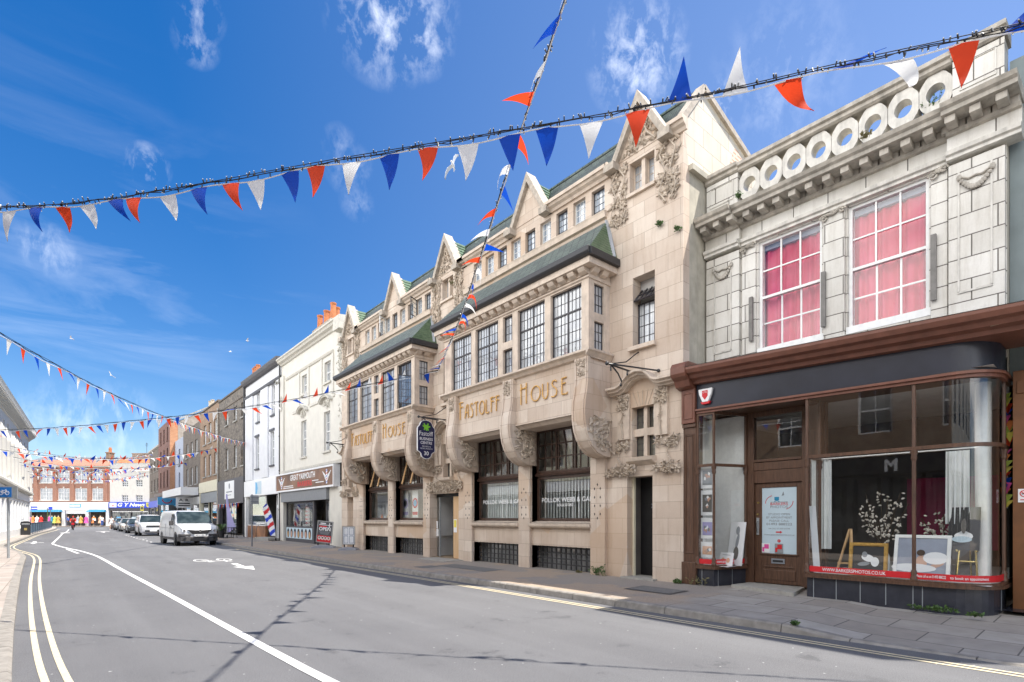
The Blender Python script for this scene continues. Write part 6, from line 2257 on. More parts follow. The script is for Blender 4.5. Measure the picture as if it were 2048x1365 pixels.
	lean('canvas_picture', 'tall white board with a dark swan like figure in the small shop window', 10.62, 5.50, 0.57, 0.40, 0.9, 0.0, None, ['white_card', 'grey_card', 'room_dark'], 8, -18,
		 ((-0.02, 0.25, 0.07, 0.14, 0, 2), (-0.03, 0.5, 0.04, 0.17, 8, 1), (-0.02, 0.72, 0.05, 0.09, 0, 1)))
	lean('card_sign', 'low white card with a line of handwriting in the small shop window', 10.42, 5.58, 0.57, 0.36, 0.27, 0.0, None, ['white_card', 'cloth_peach', 'grey_card'], 10, -18,
		 ((0.08, 0.11, 0.05, 0.05, 0, 1), (-0.06, 0.11, 0.05, 0.05, 0, 1), (0, 0.22, 0.12, 0.006, 0, 2)))


shop_contents()


def grey_neighbour():
	root = thing('grey_building', 'plain teal grey rendered building beyond the photo shop with a brown passage door', 'building', (11.2, -0.8, 0.15))
	w_ = MB()
	w_.face((11.25, 1.375, 3.6), (11.25, -3.0, 3.6), (11.25, -3.0, 8.62), (11.25, 1.375, 8.62))
	w_.face((11.25, 1.375, 8.62), (18, 1.375, 8.62), (18, -3.0, 8.62), (11.25, -3.0, 8.62))
	shell(w_, 11.15, 18, -3.3, 0.85, 8.621, 12.3, front=True)
	w_.face((11.25, -3, 0), (18, -3, 0), (18, -3, 8.6), (11.25, -3, 8.6))
	w_.face((18, -3, 0), (18, 1.37, 0), (18, 1.37, 8.6), (18, -3, 8.6))
	w_.face((11.2, 0.6, 0.1), (11.2, -3.0, 0.1), (11.2, -3.0, 3.6), (11.2, 0.6, 3.6))
	w_.face((11.255, 1.37, 3.7), (16, 1.37, 3.7), (16, -3, 3.7), (11.255, -3, 3.7))
	w_.build('wall', 'teal_grey_render', root)
	d = MB()
	d.box(10.95, 11.09, 1.06, 1.305, 0.12, 3.75)
	d.box(10.98, 11.06, 0.2, 1.06, 0.12, 3.40)
	d.box(10.93, 11.10, 0.2, 1.26, 3.405, 3.60)
	d.box(10.96, 10.979, 0.98, 1.02, 0.2, 3.3)
	d.build('passage_door', 'brown_door_paint', root, bevel=0.006)
	ps = MB()
	ps.face((16, 1.35, 0.1), (16, 0.6, 0.1), (16, 0.6, 3.7), (16, 1.35, 3.7), mi=1)
	ps.face((11.1, 0.65, 0.1), (16, 0.65, 0.1), (16, 0.65, 3.7), (11.1, 0.65, 3.7))
	ps.face((10.6, 1.38, 0.185), (16, 1.38, 0.2), (16, 0.6, 0.2), (10.6, 0.6, 0.185), mi=2)
	ps.build('passage', ['room_dark', 'room_pale', 'plinth_tile'], root)
	sg = MB()
	sg.box(10.935, 10.945, 1.11, 1.245, 1.78, 1.98)
	sg.prism(circle((1.178, 1.91), 0.05, n=18), 'x', 10.930, 10.9345, 1)
	sg.prism(circle((1.178, 1.91), 0.037, n=18), 'x', 10.927, 10.9297, 0)
	sg.bar((10.925, 1.21, 1.94), (10.925, 1.146, 1.88), 0.004, 0.012, 1)
	sg.bar((10.924, 1.205, 1.905), (10.924, 1.155, 1.905), 0.004, 0.012, 2)
	sg.bar((10.925, 1.22, 1.82), (10.925, 1.135, 1.82), 0.004, 0.01, 1)
	tag(sg.build('no_smoking_sign', ['white_card', 'red_vinyl', 'black_vinyl']), 'small white no smoking sign on the brown passage door post', 'sign')
	cols = ['cloth_lime', 'sign_yellow', 'red_flag', 'blue_flag', 'cloth_pink', 'cloth_orange']
	root = thing('bunting_string', 'string of small many coloured pennants hanging down in the passage beside the curved window', 'bunting', (11.5, 1.43, 3.3))
	c = MB()
	c.tube([(11.5, 1.44, 3.6), (11.5, 1.43, 2.6), (11.5, 1.435, 1.7)], 0.006, 4)
	c.build('cord', 'white_tape', root)
	rd = random.Random(2)
	for i in range(20):
		z = 3.5 - i * 0.09
		f = MB()
		y = 1.43 + rd.uniform(-0.03, 0.03)
		f.face((11.48 + rd.uniform(-.03, .03), y - 0.07, z + 0.04), (11.48, y + 0.06, z + rd.uniform(0, .07)), (11.46, y + rd.uniform(-.03, .06), z - 0.13))
		f.build('flag', cols[i % 6], root)


grey_neighbour()
# ---------------------------------------------------------------- the rest of the row
def sash(parent, x, yc, z0, z1, w_, rows=4, cols=2, pane='sash_pane', frame='white_paint', sill=None, arch=None, rec=0.12, hood=None):
	o = window(parent, x, yc - w_ / 2, yc + w_ / 2, z0, z1, cols, rows, frame, pane, 0.05, 0.022, 0.07, transoms=(0.5,), tw=0.05, rec=rec)
	if sill:
		mb = MB()
		mb.box(x - 0.09, x + rec, yc - w_ / 2 - 0.09, yc + w_ / 2 + 0.09, z0 - 0.10, z0)
		mb.build('sill', sill, o)
	if hood:
		mb = MB()
		mb.box(x - 0.07, x + 0.02, yc - w_ / 2 - 0.1, yc + w_ / 2 + 0.1, z1 + 0.002, z1 + 0.13)
		mb.build('hood', hood, o)
	return o


def block(name, lab, X, y0, y1, h, mat, wins, depth=10.0, ground=4.4, roof=None, rec=0.12, side=None):
	"""body of a terraced house: front wall above the shop with openings, sides, top"""
	root = thing(name, lab, 'building', (X, (y0 + y1) / 2, 0.1))
	mb = MB()
	holes_wall(mb, X, rec + 0.1, y0 + 0.01, y1 - 0.01, ground, h, [(c - w_ / 2, c + w_ / 2, a, b) for c, w_, a, b in wins])
	shell(mb, X, X + depth, y0 + 0.01, y1 - 0.01, ground, h - 0.35, 1 if side else 0)
	mb.face((X, y0 + 0.01, h), (X + 0.35, y0 + 0.01, h), (X + 0.35, y1 - 0.01, h), (X, y1 - 0.01, h))
	mb.face((X, y0 + 0.01, h - 0.4), (X, y0 + 0.01, h), (X + 0.35, y0 + 0.01, h), (X + 0.35, y0 + 0.01, h - 0.4))
	mb.face((X, y1 - 0.01, h - 0.4), (X + 0.35, y1 - 0.01, h - 0.4), (X + 0.35, y1 - 0.01, h), (X, y1 - 0.01, h))
	mb.face((X + 0.35, y0 + 0.01, h - 0.4), (X + 0.35, y1 - 0.01, h - 0.4), (X + 0.35, y1 - 0.01, h), (X + 0.35, y0 + 0.01, h))
	mb.build('wall', [mat, side] if side else mat, root)
	g = MB()
	shell(g, X + 2.5, X + depth, y0 + 0.01, y1 - 0.01, 0, ground, front=True)
	g.face((X, y0 + 0.01, 0), (X + 2.5, y0 + 0.01, 0), (X + 2.5, y0 + 0.01, ground), (X, y0 + 0.01, ground))
	g.face((X, y1 - 0.01, 0), (X + 2.5, y1 - 0.01, 0), (X + 2.5, y1 - 0.01, ground), (X, y1 - 0.01, ground))
	g.face((X + 0.02, y0, ground - 0.02), (X + 2.5, y0, ground - 0.02), (X + 2.5, y1, ground - 0.02), (X + 0.02, y1, ground - 0.02))
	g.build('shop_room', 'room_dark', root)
	return root


def shop(root, X, y0, y1, ztop, zf0, zf1, fmat, panes, pier='white_paint', riser='shopfront_timber', zr=0.7, door=None, frame='white_paint', fx=0.12):
	"""fascia board, corner piers, glazed front over a stall riser"""
	mb = MB()
	mb.box(X - fx, X + 0.1, y0 + 0.02, y1 - 0.02, zf0, zf1)
	fo = mb.build('fascia', fmat, root)
	mb = MB()
	mb.box(X - 0.08, X + 0.2, y0 + 0.02, y0 + 0.4, 0.05, zf0)
	mb.box(X - 0.08, X + 0.2, y1 - 0.4, y1 - 0.02, 0.05, zf0)
	if zf1 < ztop:
		mb.box(X - 0.02, X + 0.1, y0 + 0.02, y1 - 0.02, zf1, ztop)
	mb.build('shop_pier', pier, root)
	for (a, b) in panes:
		window(root, X, a, b, zr, zf0 - 0.02, 1, 1, frame, 'clear_glass', 0.06, 0, 0.08, rec=0.04)
		r = MB()
		r.box(X + 0.02, X + 0.16, a, b, 0.05, zr - 0.002)
		r.build('stall_riser', riser, root)
	if door:
		a, b, dm = door
		o = window(root, X, a, b, 0.16, 2.3, 1, 1, dm, 'dark_pane', 0.10, 0, 0.06, rec=0.35, name='shop_door')
		window(root, X, a, b, 2.31, zf0 - 0.02, 1, 1, dm, 'dark_pane', 0.06, 0, 0.06, rec=0.35, name='door_light')
	return fo


def chimney(root, x, y, z0, z1, wy, wx, mat, pots, potmat, ph=0.75):
	mb = MB()
	mb.box(x - wx / 2, x + wx / 2, y - wy / 2, y + wy / 2, z0, z1)
	for k, d in enumerate((0.05, 0.1)):
		mb.box(x - wx / 2 - d, x + wx / 2 + d, y - wy / 2 - d, y + wy / 2 + d, z1 - 0.32 + 0.16 * k, z1 - 0.165 + 0.16 * k)
	mb.box(x - wx / 2, x + wx / 2, y - wy / 2, y + wy / 2, z1, z1 + 0.1)
	st = mb.build('chimney', mat, root)
	rd = random.Random(int(y * 10))
	for i in range(pots):
		p = MB()
		h = ph * rd.uniform(0.8, 1.15)
		r = 0.17
		px = x + (0.22 if i % 2 else -0.22) * (wx > 0.8)
		py = y - wy / 2 + wy * (i + 0.5) / pots
		p.lathe([(r * 1.05, 0), (r, 0.1), (r * 0.88, h - 0.12), (r * 1.08, h - 0.08), (r * 1.08, h), (r * 0.8, h), (r * 0.75, h - 0.2)], (px, py, z1 + 0.08), 12)
		p.build('chimney_pot', potmat, st, smooth=True)


def barber():
	X = 10.3
	wins = [(30.12, 0.78, 8.42, 9.47), (26.72, 0.82, 8.42, 9.47), (30.2, 0.85, 4.95, 6.95), (26.8, 0.85, 4.95, 6.95)]
	root = block('white_building', 'cream stucco town house with ornate window heads above the barber shop', X, 24.45, 34.15, 10.95, 'white_stucco', wins, ground=4.2)
	for c, w_, a, b in wins:
		sash(root, X, c, a, b, w_, 4 if b - a > 1.5 else 2, 2, 'sash_pane', 'white_paint', 'stucco_moulding')
	m = MB()
	moulding(m, [(10.3, 10.75), (10.22, 10.78), (10.18, 10.86), (10.06, 10.92), (10.02, 11.02), (9.96, 11.06), (9.96, 11.14), (10.3, 11.2), (10.66, 11.2), (10.66, 10.94), (10.3, 10.94)], 25.2, 34.1)
	m.box(9.96, 10.6, 24.47, 25.2, 10.5, 10.75)
	m.prism([(9.98, 10.75), (10.6, 10.75), (10.6, 11.2), (9.98, 11.14)], 'y', 24.47, 25.2)
	moulding(m, [(10.3, 9.72), (10.24, 9.75), (10.2, 9.85), (10.3, 9.88)], 25.9, 33.2)
	moulding(m, [(10.3, 4.20), (10.2, 4.24), (10.16, 4.34), (10.3, 4.38)], 24.5, 34.1)
	for (a, b) in ((32.0, 31.2), (29.2, 27.6), (26.0, 25.75)):
		moulding(m, [(10.3, 7.52), (10.25, 7.54), (10.25, 7.68), (10.3, 7.7)], min(a, b), max(a, b))
	m.build('cornice', 'stucco_moulding', root)
	pl = MB()
	pl.box(10.2, 10.31, 24.5, 25.15, 4.2, 10.1)
	pl.box(10.2, 10.31, 33.5, 34.1, 4.2, 10.1)
	for c in (30.12, 26.72):
		for s in (-1, 1):
			pl.box(10.24, 10.31, c + s * 0.75 - 0.09, c + s * 0.75 + 0.09, 7.7, 9.72)
	pl.build('pilaster', 'white_stucco', root)
	cv = MB()
	carve(cv, 24.55, 25.1, 8.0, 10.0, 10.2, 60, 5, 0.12, depth=0.09)
	carve(cv, 24.6, 25.05, 4.6, 7.6, 10.2, 40, 6, 0.08, depth=0.05)
	carve(cv, 33.55, 34.05, 8.0, 9.0, 10.2, 26, 7, 0.10, depth=0.07)
	for c in (30.2, 26.8):
		for i in range(9):                               # segmental hoods with shells
			a0 = PI * (0.16 + 0.68 * i / 9)
			a1 = PI * (0.16 + 0.68 * (i + 1) / 9)
			R_ = 0.82
			p0 = (c + R_ * math.cos(a0), 7.12 + R_ * 0.72 * math.sin(a0))
			p1 = (c + R_ * math.cos(a1), 7.12 + R_ * 0.72 * math.sin(a1))
			cv.bar((10.22, p0[0], p0[1]), (10.22, p1[0], p1[1]), 0.20, 0.10)
			cv.bar((10.18, p0[0], p0[1] + 0.05), (10.18, p1[0], p1[1] + 0.05), 0.20, 0.04)
		carve(cv, c - 0.42, c + 0.42, 7.12, 7.52, 10.29, 34, int(c), 0.10, depth=0.07)
	cv.build('plaster_ornament', 'stucco_moulding', root, smooth=True, autosmooth=50)
	chimney(root, 12.3, 31.5, 10.4, 12.95, 2.6, 0.95, 'stock_brick', 5, 'terracotta_pot', 1.05)
	# barber shop: printed board, grey shutter box, dark glazed front
	bd = MB()
	bd.box(10.0, 10.3, 25.2, 34.1, 3.15, 4.05)
	bo = bd.build('fascia', 'barber_brown', root)
	rim = MB()
	for (a, b, c, d) in ((25.2, 34.1, 4.05, 4.14), (25.2, 34.1, 3.06, 3.15), (25.12, 25.2, 3.06, 4.14), (34.1, 34.14, 3.06, 4.14)):
		rim.box(9.96, 10.3, a, b, c, d)
	rim.build('rim', 'white_upvc', bo)
	t = MB()
	write(t, 'GREAT YARMOUTH', 9.995, 29.6, 3.66, 0.30, 3.9, bold=0.03)
	write(t, 'BARBERS', 9.995, 29.2, 3.27, 0.26, 2.2, mi=1, bold=0.03)
	for (yc_, zc_, wd_) in ((31.9, 3.34, 1.7), (31.9, 3.24, 1.8), (27.6, 3.46, 0.9), (27.0, 3.34, 1.1)):
		t.box(9.992, 9.996, yc_ - wd_ / 2, yc_ + wd_ / 2, zc_, zc_ + 0.045)
	for yc in (33.1, 26.05):                             # winged barber pole emblem
		t.box(9.99, 9.998, yc - 0.08, yc + 0.08, 3.24, 3.95, 0)
		for k in range(5):
			t.bar((9.988, yc + 0.08, 3.3 + k * 0.14), (9.988, yc - 0.08, 3.36 + k * 0.14), 0.004, 0.04, 1 if k % 2 else 2)
		for s in (-1, 1):
			for k in range(4):
				t.bar((9.992, yc + s * 0.1, 3.62 - k * 0.07), (9.992, yc + s * (0.55 - k * 0.1), 3.86 - k * 0.1), 0.006, 0.05, 0)
	t.build('writing', ['white_vinyl', 'red_vinyl', 'royal_blue'], bo)
	sh = MB()
	sh.box(10.05, 10.32, 26.25, 33.45, 2.47, 3.055)
	sh.build('shutter_box', 'pole_grey', root)
	pr = MB()
	pr.box(10.2, 10.5, 24.47, 26.24, 0.05, 3.055)
	pr.box(10.2, 10.5, 33.46, 34.12, 0.05, 3.055)
	pr.build('shop_pier', 'white_stucco', root)
	window(root, 10.3, 28.85, 33.4, 1.0, 2.46, 1, 1, 'charcoal_paint', 'clear_glass', 0.07, 0, 0.08, rec=0.06)
	r = MB()
	r.box(10.34, 10.46, 28.85, 33.4, 0.06, 0.996)
	r.build('stall_riser', 'charcoal_paint', root)
	rp = MB()
	rp.box(10.33, 10.338, 29.0, 33.3, 0.36, 0.98)
	ro = rp.build('window_print', 'pale_blue_card', root)
	hd = MB()
	rd = random.Random(4)
	for i in range(7):
		yc = 32.95 - i * 0.6
		hd.prism([(yc + 0.2 * math.cos(k * PI / 6), 0.66 + 0.27 * math.sin(k * PI / 6)) for k in range(12)], 'x', 10.322, 10.329, i % 2)
		hd.prism([(yc + 0.13 * math.cos(k * PI / 6), 0.60 + 0.18 * math.sin(k * PI / 6)) for k in range(12)], 'x', 10.316, 10.3215, 2 if i % 3 else 3)
	hd.build('haircut_picture', ['cloth_dark', 'hair_brown', 'skin', 'light_timber'], ro)
	window(root, 10.3, 26.3, 27.2, 0.16, 2.46, 1, 1, 'charcoal_paint', 'dark_pane', 0.08, 0, 0.06, rec=0.1, name='shop_door')
	dk = MB()
	dk.box(10.3, 10.42, 28.6, 28.84, 0.06, 2.46)
	dk.build('door_post', 'charcoal_paint', root)
	bp = thing('barber_pole', 'red and white striped barber pole behind the barber shop glass', 'barber pole', (10.75, 30.9, 1.15))
	p = MB()
	for k in range(9):
		p.lathe([(0.11, 0), (0.11, 0.11)], (10.75, 30.9, 1.2 + k * 0.11), 12, mi=k % 2)
	p.build('pole', ['red_vinyl', 'white_vinyl'], bp)
	p = MB()
	p.ball((10.75, 30.9, 2.26), 0.12, 10, 6)
	p.lathe([(0.13, 0), (0.13, 0.08)], (10.75, 30.9, 1.12), 12)
	p.build('cap', 'chrome', bp, smooth=True)
	mb = MB()
	mb.tube([(10.2, 34.15, 0.1), (10.2, 34.15, 10.9)], 0.055, 8)
	for z in (2, 4.4, 6.5, 8.6):
		mb.box(10.14, 10.3, 34.09, 34.21, z, z + 0.06)
	tag(mb.build('drainpipe', 'iron_paint', smooth=True), 'black drainpipe between the cream and the white house', 'drainpipe')


def dark_trim_house():
	X = 10.3
	wins = [(39.2, 0.72, 8.1, 10.05), (35.8, 0.72, 8.1, 10.05), (39.4, 0.8, 4.92, 7.1), (36.0, 0.8, 4.92, 7.1)]
	root = block('white_building', 'white rendered house with charcoal cornice and band beside the barber shop', X, 34.15, 42.45, 11.2, 'bright_render', wins, ground=4.2)
	for c, w_, a, b in wins:
		sash(root, X, c, a, b, w_, 4, 2, 'sash_pane', 'white_paint', 'charcoal_paint', hood='charcoal_paint')
	m = MB()
	moulding(m, [(10.3, 11.0), (10.14, 11.06), (10.04, 11.2), (9.98, 11.36), (9.98, 11.42), (10.66, 11.5), (10.66, 11.21), (10.3, 11.21)], 34.2, 42.6)
	moulding(m, [(10.3, 10.08), (10.2, 10.1), (10.16, 10.25), (10.3, 10.3)], 34.2, 42.42)
	m.build('cornice', 'charcoal_paint', root)
	p = MB()
	p.box(10.2, 10.31, 40.3, 42.2, 4.2, 10.07)
	p.box(10.2, 10.31, 36.7, 38.3, 4.2, 10.07)
	p.box(10.2, 10.31, 34.3, 35.1, 4.2, 10.07)
	p.build('pilaster', 'bright_render', root)
	chimney(root, 11.4, 43.9, 10.8, 12.15, 1.6, 0.8, 'stock_brick', 3, 'terracotta_pot', 0.95)
	f = shop(root, X, 34.15, 42.45, 4.2, 3.05, 4.15, 'white_upvc', [(37.6, 42.0)], zr=1.0, riser='orange_board', door=(35.3, 36.3, 'white_upvc'))
	t = MB()
	t.box(X - 0.128, X - 0.121, 38.0, 39.4, 3.15, 4.0, 0)
	t.prism([(39.4, 3.15), (39.4, 4.0), (39.0, 3.9), (38.85, 3.55), (39.0, 3.2)], 'x', X - 0.133, X - 0.1285, 1)
	t.build('sign_panel', ['pale_blue_card', 'sky_blue'], f)
	mb = MB()
	mb.box(9.6, 10.3, 34.4, 37.4, 0.1, 0.3)
	mb.build('step', 'step_stone', root)
	r = MB()
	r.tube([(9.75, 37.5, 0.15), (9.75, 37.5, 0.95), (9.9, 37.5, 1.1), (10.3, 37.5, 1.15)], 0.022, 6)
	tag(r.build('handrail', 'galvanised', smooth=True), 'bent grey metal handrail beside the step of the white shop', 'handrail')


def flint_house():
	X = 10.3
	wins = []
	for (z0, z1) in ((9.05, 10.15), (5.46, 7.15)):
		for c in (48.25, 45.5, 43.25):
			wins.append((c, 0.9, z0, z1))
	root = block('flint_building', 'dark flint and brick house with white sashes over a charcoal shopfront', X, 42.45, 51.1, 11.35, 'flint_wall', wins, ground=4.65, side='dark_brick')
	for c, w_, a, b in wins:
		sash(root, X, c, a, b, w_, 4, 2, 'sash_pane', 'white_paint', 'step_stone')
	m = MB()
	moulding(m, [(10.3, 11.3), (10.22, 11.33), (10.2, 11.42), (10.66, 11.45), (10.66, 11.36), (10.3, 11.36)], 42.5, 51.08)
	moulding(m, [(10.3, 10.5), (10.25, 10.52), (10.25, 10.6), (10.3, 10.62)], 42.5, 51.08)
	m.build('coping', 'dark_brick', root)
	f = shop(root, X, 42.45, 51.1, 4.65, 2.65, 4.6, 'charcoal_paint', [], pier='charcoal_paint')
	for (a, b) in ((46.5, 50.4), (43.0, 44.6)):
		window(root, X, a, b, 0.3, 2.62, 2, 1, 'black_trim', 'dark_pane', 0.08, 0.04, 0.08, rec=0.3)
	t = MB()
	t.box(X - 0.14, X - 0.122, 45.3, 48.4, 3.05, 4.45)
	so = t.build('sign_panel', 'white_upvc', f)
	t = MB()
	t.prism(circle((46.8, 4.05), 0.22, n=16), 'x', X - 0.146, X - 0.1405)
	t.bar((X - 0.145, 47.8, 3.6), (X - 0.145, 45.9, 3.6), 0.004, 0.09)
	t.bar((X - 0.145, 47.5, 3.35), (X - 0.145, 46.2, 3.35), 0.004, 0.05)
	t.build('writing', 'grey_vinyl', so)
	mb = MB()
	mb.tube([(10.2, 42.5, 0.1), (10.2, 42.5, 11.2)], 0.06, 8)
	tag(mb.build('drainpipe', 'iron_paint', smooth=True), 'black drainpipe at the corner of the dark flint house next to the white house', 'drainpipe')
	mb = MB()
	mb.tube([(10.2, 51.1, 0.1), (10.2, 51.1, 10.9)], 0.07, 8)
	tag(mb.build('drainpipe', 'cornice_faience', smooth=True), 'buff drainpipe between the dark flint house and the brown brick house', 'drainpipe')


def brown_house():
	X = 10.3
	wins = []
	for (z0, z1) in ((8.37, 10.2), (5.37, 7.3)):
		for c in (57.0, 54.75, 52.5):
			wins.append((c, 1.15, z0, z1))
	root = block('brick_building', 'brown brick house with paired white sashes over a cream shopfront', X, 51.1, 59.2, 11.6, 'brown_brick', wins, ground=4.9)
	for c, w_, a, b in wins:
		sash(root, X, c, a, b, w_, 4, 2, 'sash_pane', 'white_paint', 'step_stone')
	m = MB()
	moulding(m, [(10.3, 11.5), (10.2, 11.55), (10.2, 11.66), (10.66, 11.68), (10.66, 11.61), (10.3, 11.61)], 51.12, 59.18)
	m.build('coping', 'dark_brick', root)
	chimney(root, 11.1, 58.3, 11.0, 11.9, 1.6, 0.7, 'stock_brick', 3, 'pale_pot', 0.9)
	shop(root, X, 51.1, 59.2, 4.9, 3.9, 4.85, 'cream_paint', [(52.0, 54.4), (55.6, 58.6)], pier='cream_paint', riser='cream_paint', frame='cream_paint')
	mb = MB()
	mb.box(X - 0.05, X + 0.02, 51.6, 58.7, 2.95, 3.88)
	mb.build('blind_box', 'grey_card', root)


def dark_house():
	X = 10.3
	wins = []
	for (z0, z1) in ((7.9, 9.4), (4.95, 6.75)):
		for c in (66.2, 63.7, 61.2):
			wins.append((c, 1.15, z0, z1))
	root = block('brick_building', 'dark sooty brick house with a deep white canopy, left of the brown brick house', X, 59.2, 68.7, 11.0, 'dark_brick', wins, ground=4.6)
	for c, w_, a, b in wins:
		sash(root, X, c, a, b, w_, 4, 2, 'sash_pane', 'white_paint', 'step_stone')
	r = MB()
	r.prism([(10.3, 11.0), (13.0, 13.0), (16, 11.0)], 'y', 59.22, 68.68)
	r.build('roof', 'grey_slate', root)
	shop(root, X, 59.2, 68.7, 4.6, 2.9, 3.6, 'white_upvc', [(60.0, 63.5), (64.5, 68.0)], pier='charcoal_paint')
	c = MB()
	c.box(8.7, 10.17, 59.4, 71.5, 3.75, 4.5)
	c.build('canopy', 'white_upvc', root)
	s = thing('shop_sign', 'white two line projecting shop sign under the deep white canopy', 'sign', (9.2, 62.5, 2.6))
	b = MB()
	b.box(8.75, 10.2, 62.46, 62.54, 2.55, 3.6)
	b.build('board', 'white_upvc', s)
	t = MB()
	rm = Matrix(((1, 0, 0), (0, 0, -1), (0, 1, 0)))
	for k_, (tx, z, h, wd) in enumerate((('A. R.', 3.22, 0.24, 0.9),)):
		write(t, tx, 9.45, 62.45, z, h, wd, bold=0.03, rot=rm)
	for z in (2.95, 2.72):
		t.box(8.95, 9.95, 62.44, 62.45, z, z + 0.11)
	t.build('writing', 'cloth_dark', s)


def blue_house():
	X = 10.3
	wins = [(71.2, 1.0, 7.5, 9.4), (71.2, 1.0, 4.9, 6.7)]
	root = block('narrow_building', 'narrow blue grey rendered house squeezed between dark brick and orange brick', X, 68.7, 74.3, 10.55, 'blue_grey_render', wins, ground=4.5)
	for c, w_, a, b in wins:
		sash(root, X, c, a, b, w_, 4, 2, 'dark_pane', 'charcoal_paint', 'charcoal_paint')
	shop(root, X, 68.7, 74.3, 4.5, 2.9, 4.0, 'teal_blue', [(69.6, 73.2)], pier='charcoal_paint')
	s = thing('shop_sign', 'light blue projecting sign with a curved smile mark', 'sign', (9.0, 72, 3.0))
	b = MB()
	b.box(8.3, 10.2, 71.96, 72.04, 3.0, 3.9)
	b.build('board', 'sky_blue', s)
	t = MB()
	pts = [(9.2 + 0.45 * math.cos(a), 71.95, 3.62 + 0.4 * math.sin(a)) for a in [PI + PI * k / 8 for k in range(9)]]
	for p, q in zip(pts[:-1], pts[1:]):
		t.bar(p, q, 0.01, 0.1)
	t.build('writing', 'red_vinyl', s)


def orange_house():
	X = 9.78
	wins = []
	for (z0, z1) in ((10.9, 12.5), (8.2, 10.0), (5.4, 7.3)):
		for c in (81.8, 79.0, 76.2):
			wins.append((c, 1.0, z0, z1))
	root = block('brick_building', 'tall plum brick block with a bright orange end wall standing forward of the row', X, 74.3, 84.0, 13.2, 'plum_brick', wins, depth=12, ground=4.6, side='orange_brick')
	for c, w_, a, b in wins:
		sash(root, X, c, a, b, w_, 2, 2, 'dark_pane', 'dark_timber', 'plum_brick')
	g = MB()
	g.prism([(10.9, 13.0), (15.0, 15.6), (20.0, 13.0)], 'y', 74.32, 83.98)
	g.face((10.6, 74.29, 10.0), (20.4, 74.29, 10.0), (20.4, 74.29, 13.0), (15.0, 74.29, 15.7), (10.6, 74.29, 13.05), mi=0)
	g.build('gable_end', 'stock_brick', root)
	rf = MB()
	rf.bar((10.5, 74.26, 13.2), (15.0, 74.26, 15.85), 0.2, 0.14)
	rf.bar((15.0, 74.26, 15.85), (20.4, 74.26, 13.0), 0.2, 0.14)
	rf.build('coping', 'cornice_faience', root)
	shop(root, X, 74.3, 84.0, 4.6, 3.2, 4.2, 'white_upvc', [(75.2, 79), (80, 83.2)], pier='charcoal_paint')
	c = MB()
	c.box(X - 0.5, X - 0.12, 74.4, 83.9, 4.25, 4.6)
	c.build('cornice', 'dark_timber', root)


def last_house():
	X = 10.0
	wins = []
	for (z0, z1) in ((8.0, 9.4), (5.2, 6.9)):
		for c in (92.8, 89.6, 86.4):
			wins.append((c, 1.1, z0, z1))
	root = block('brick_building', 'dark brick house at the far end of the right hand row', X, 84.0, 95.5, 11.2, 'dark_brick', wins, depth=8, ground=4.4)
	for c, w_, a, b in wins:
		sash(root, X, c, a, b, w_, 4, 2, 'sash_pane', 'white_paint', 'step_stone')
	m = MB()
	moulding(m, [(X, 11.0), (X - 0.2, 11.1), (X - 0.2, 11.3), (X + 0.36, 11.3), (X + 0.36, 11.21), (X, 11.21)], 84.02, 95.48)
	m.build('cornice', 'cornice_faience', root)
	shop(root, X, 84.0, 95.5, 4.4, 3.0, 3.9, 'royal_blue', [(85, 89), (90.5, 94.6)], pier='charcoal_paint')


barber()
dark_trim_house()
flint_house()
brown_house()
dark_house()
blue_house()
orange_house()
last_house()


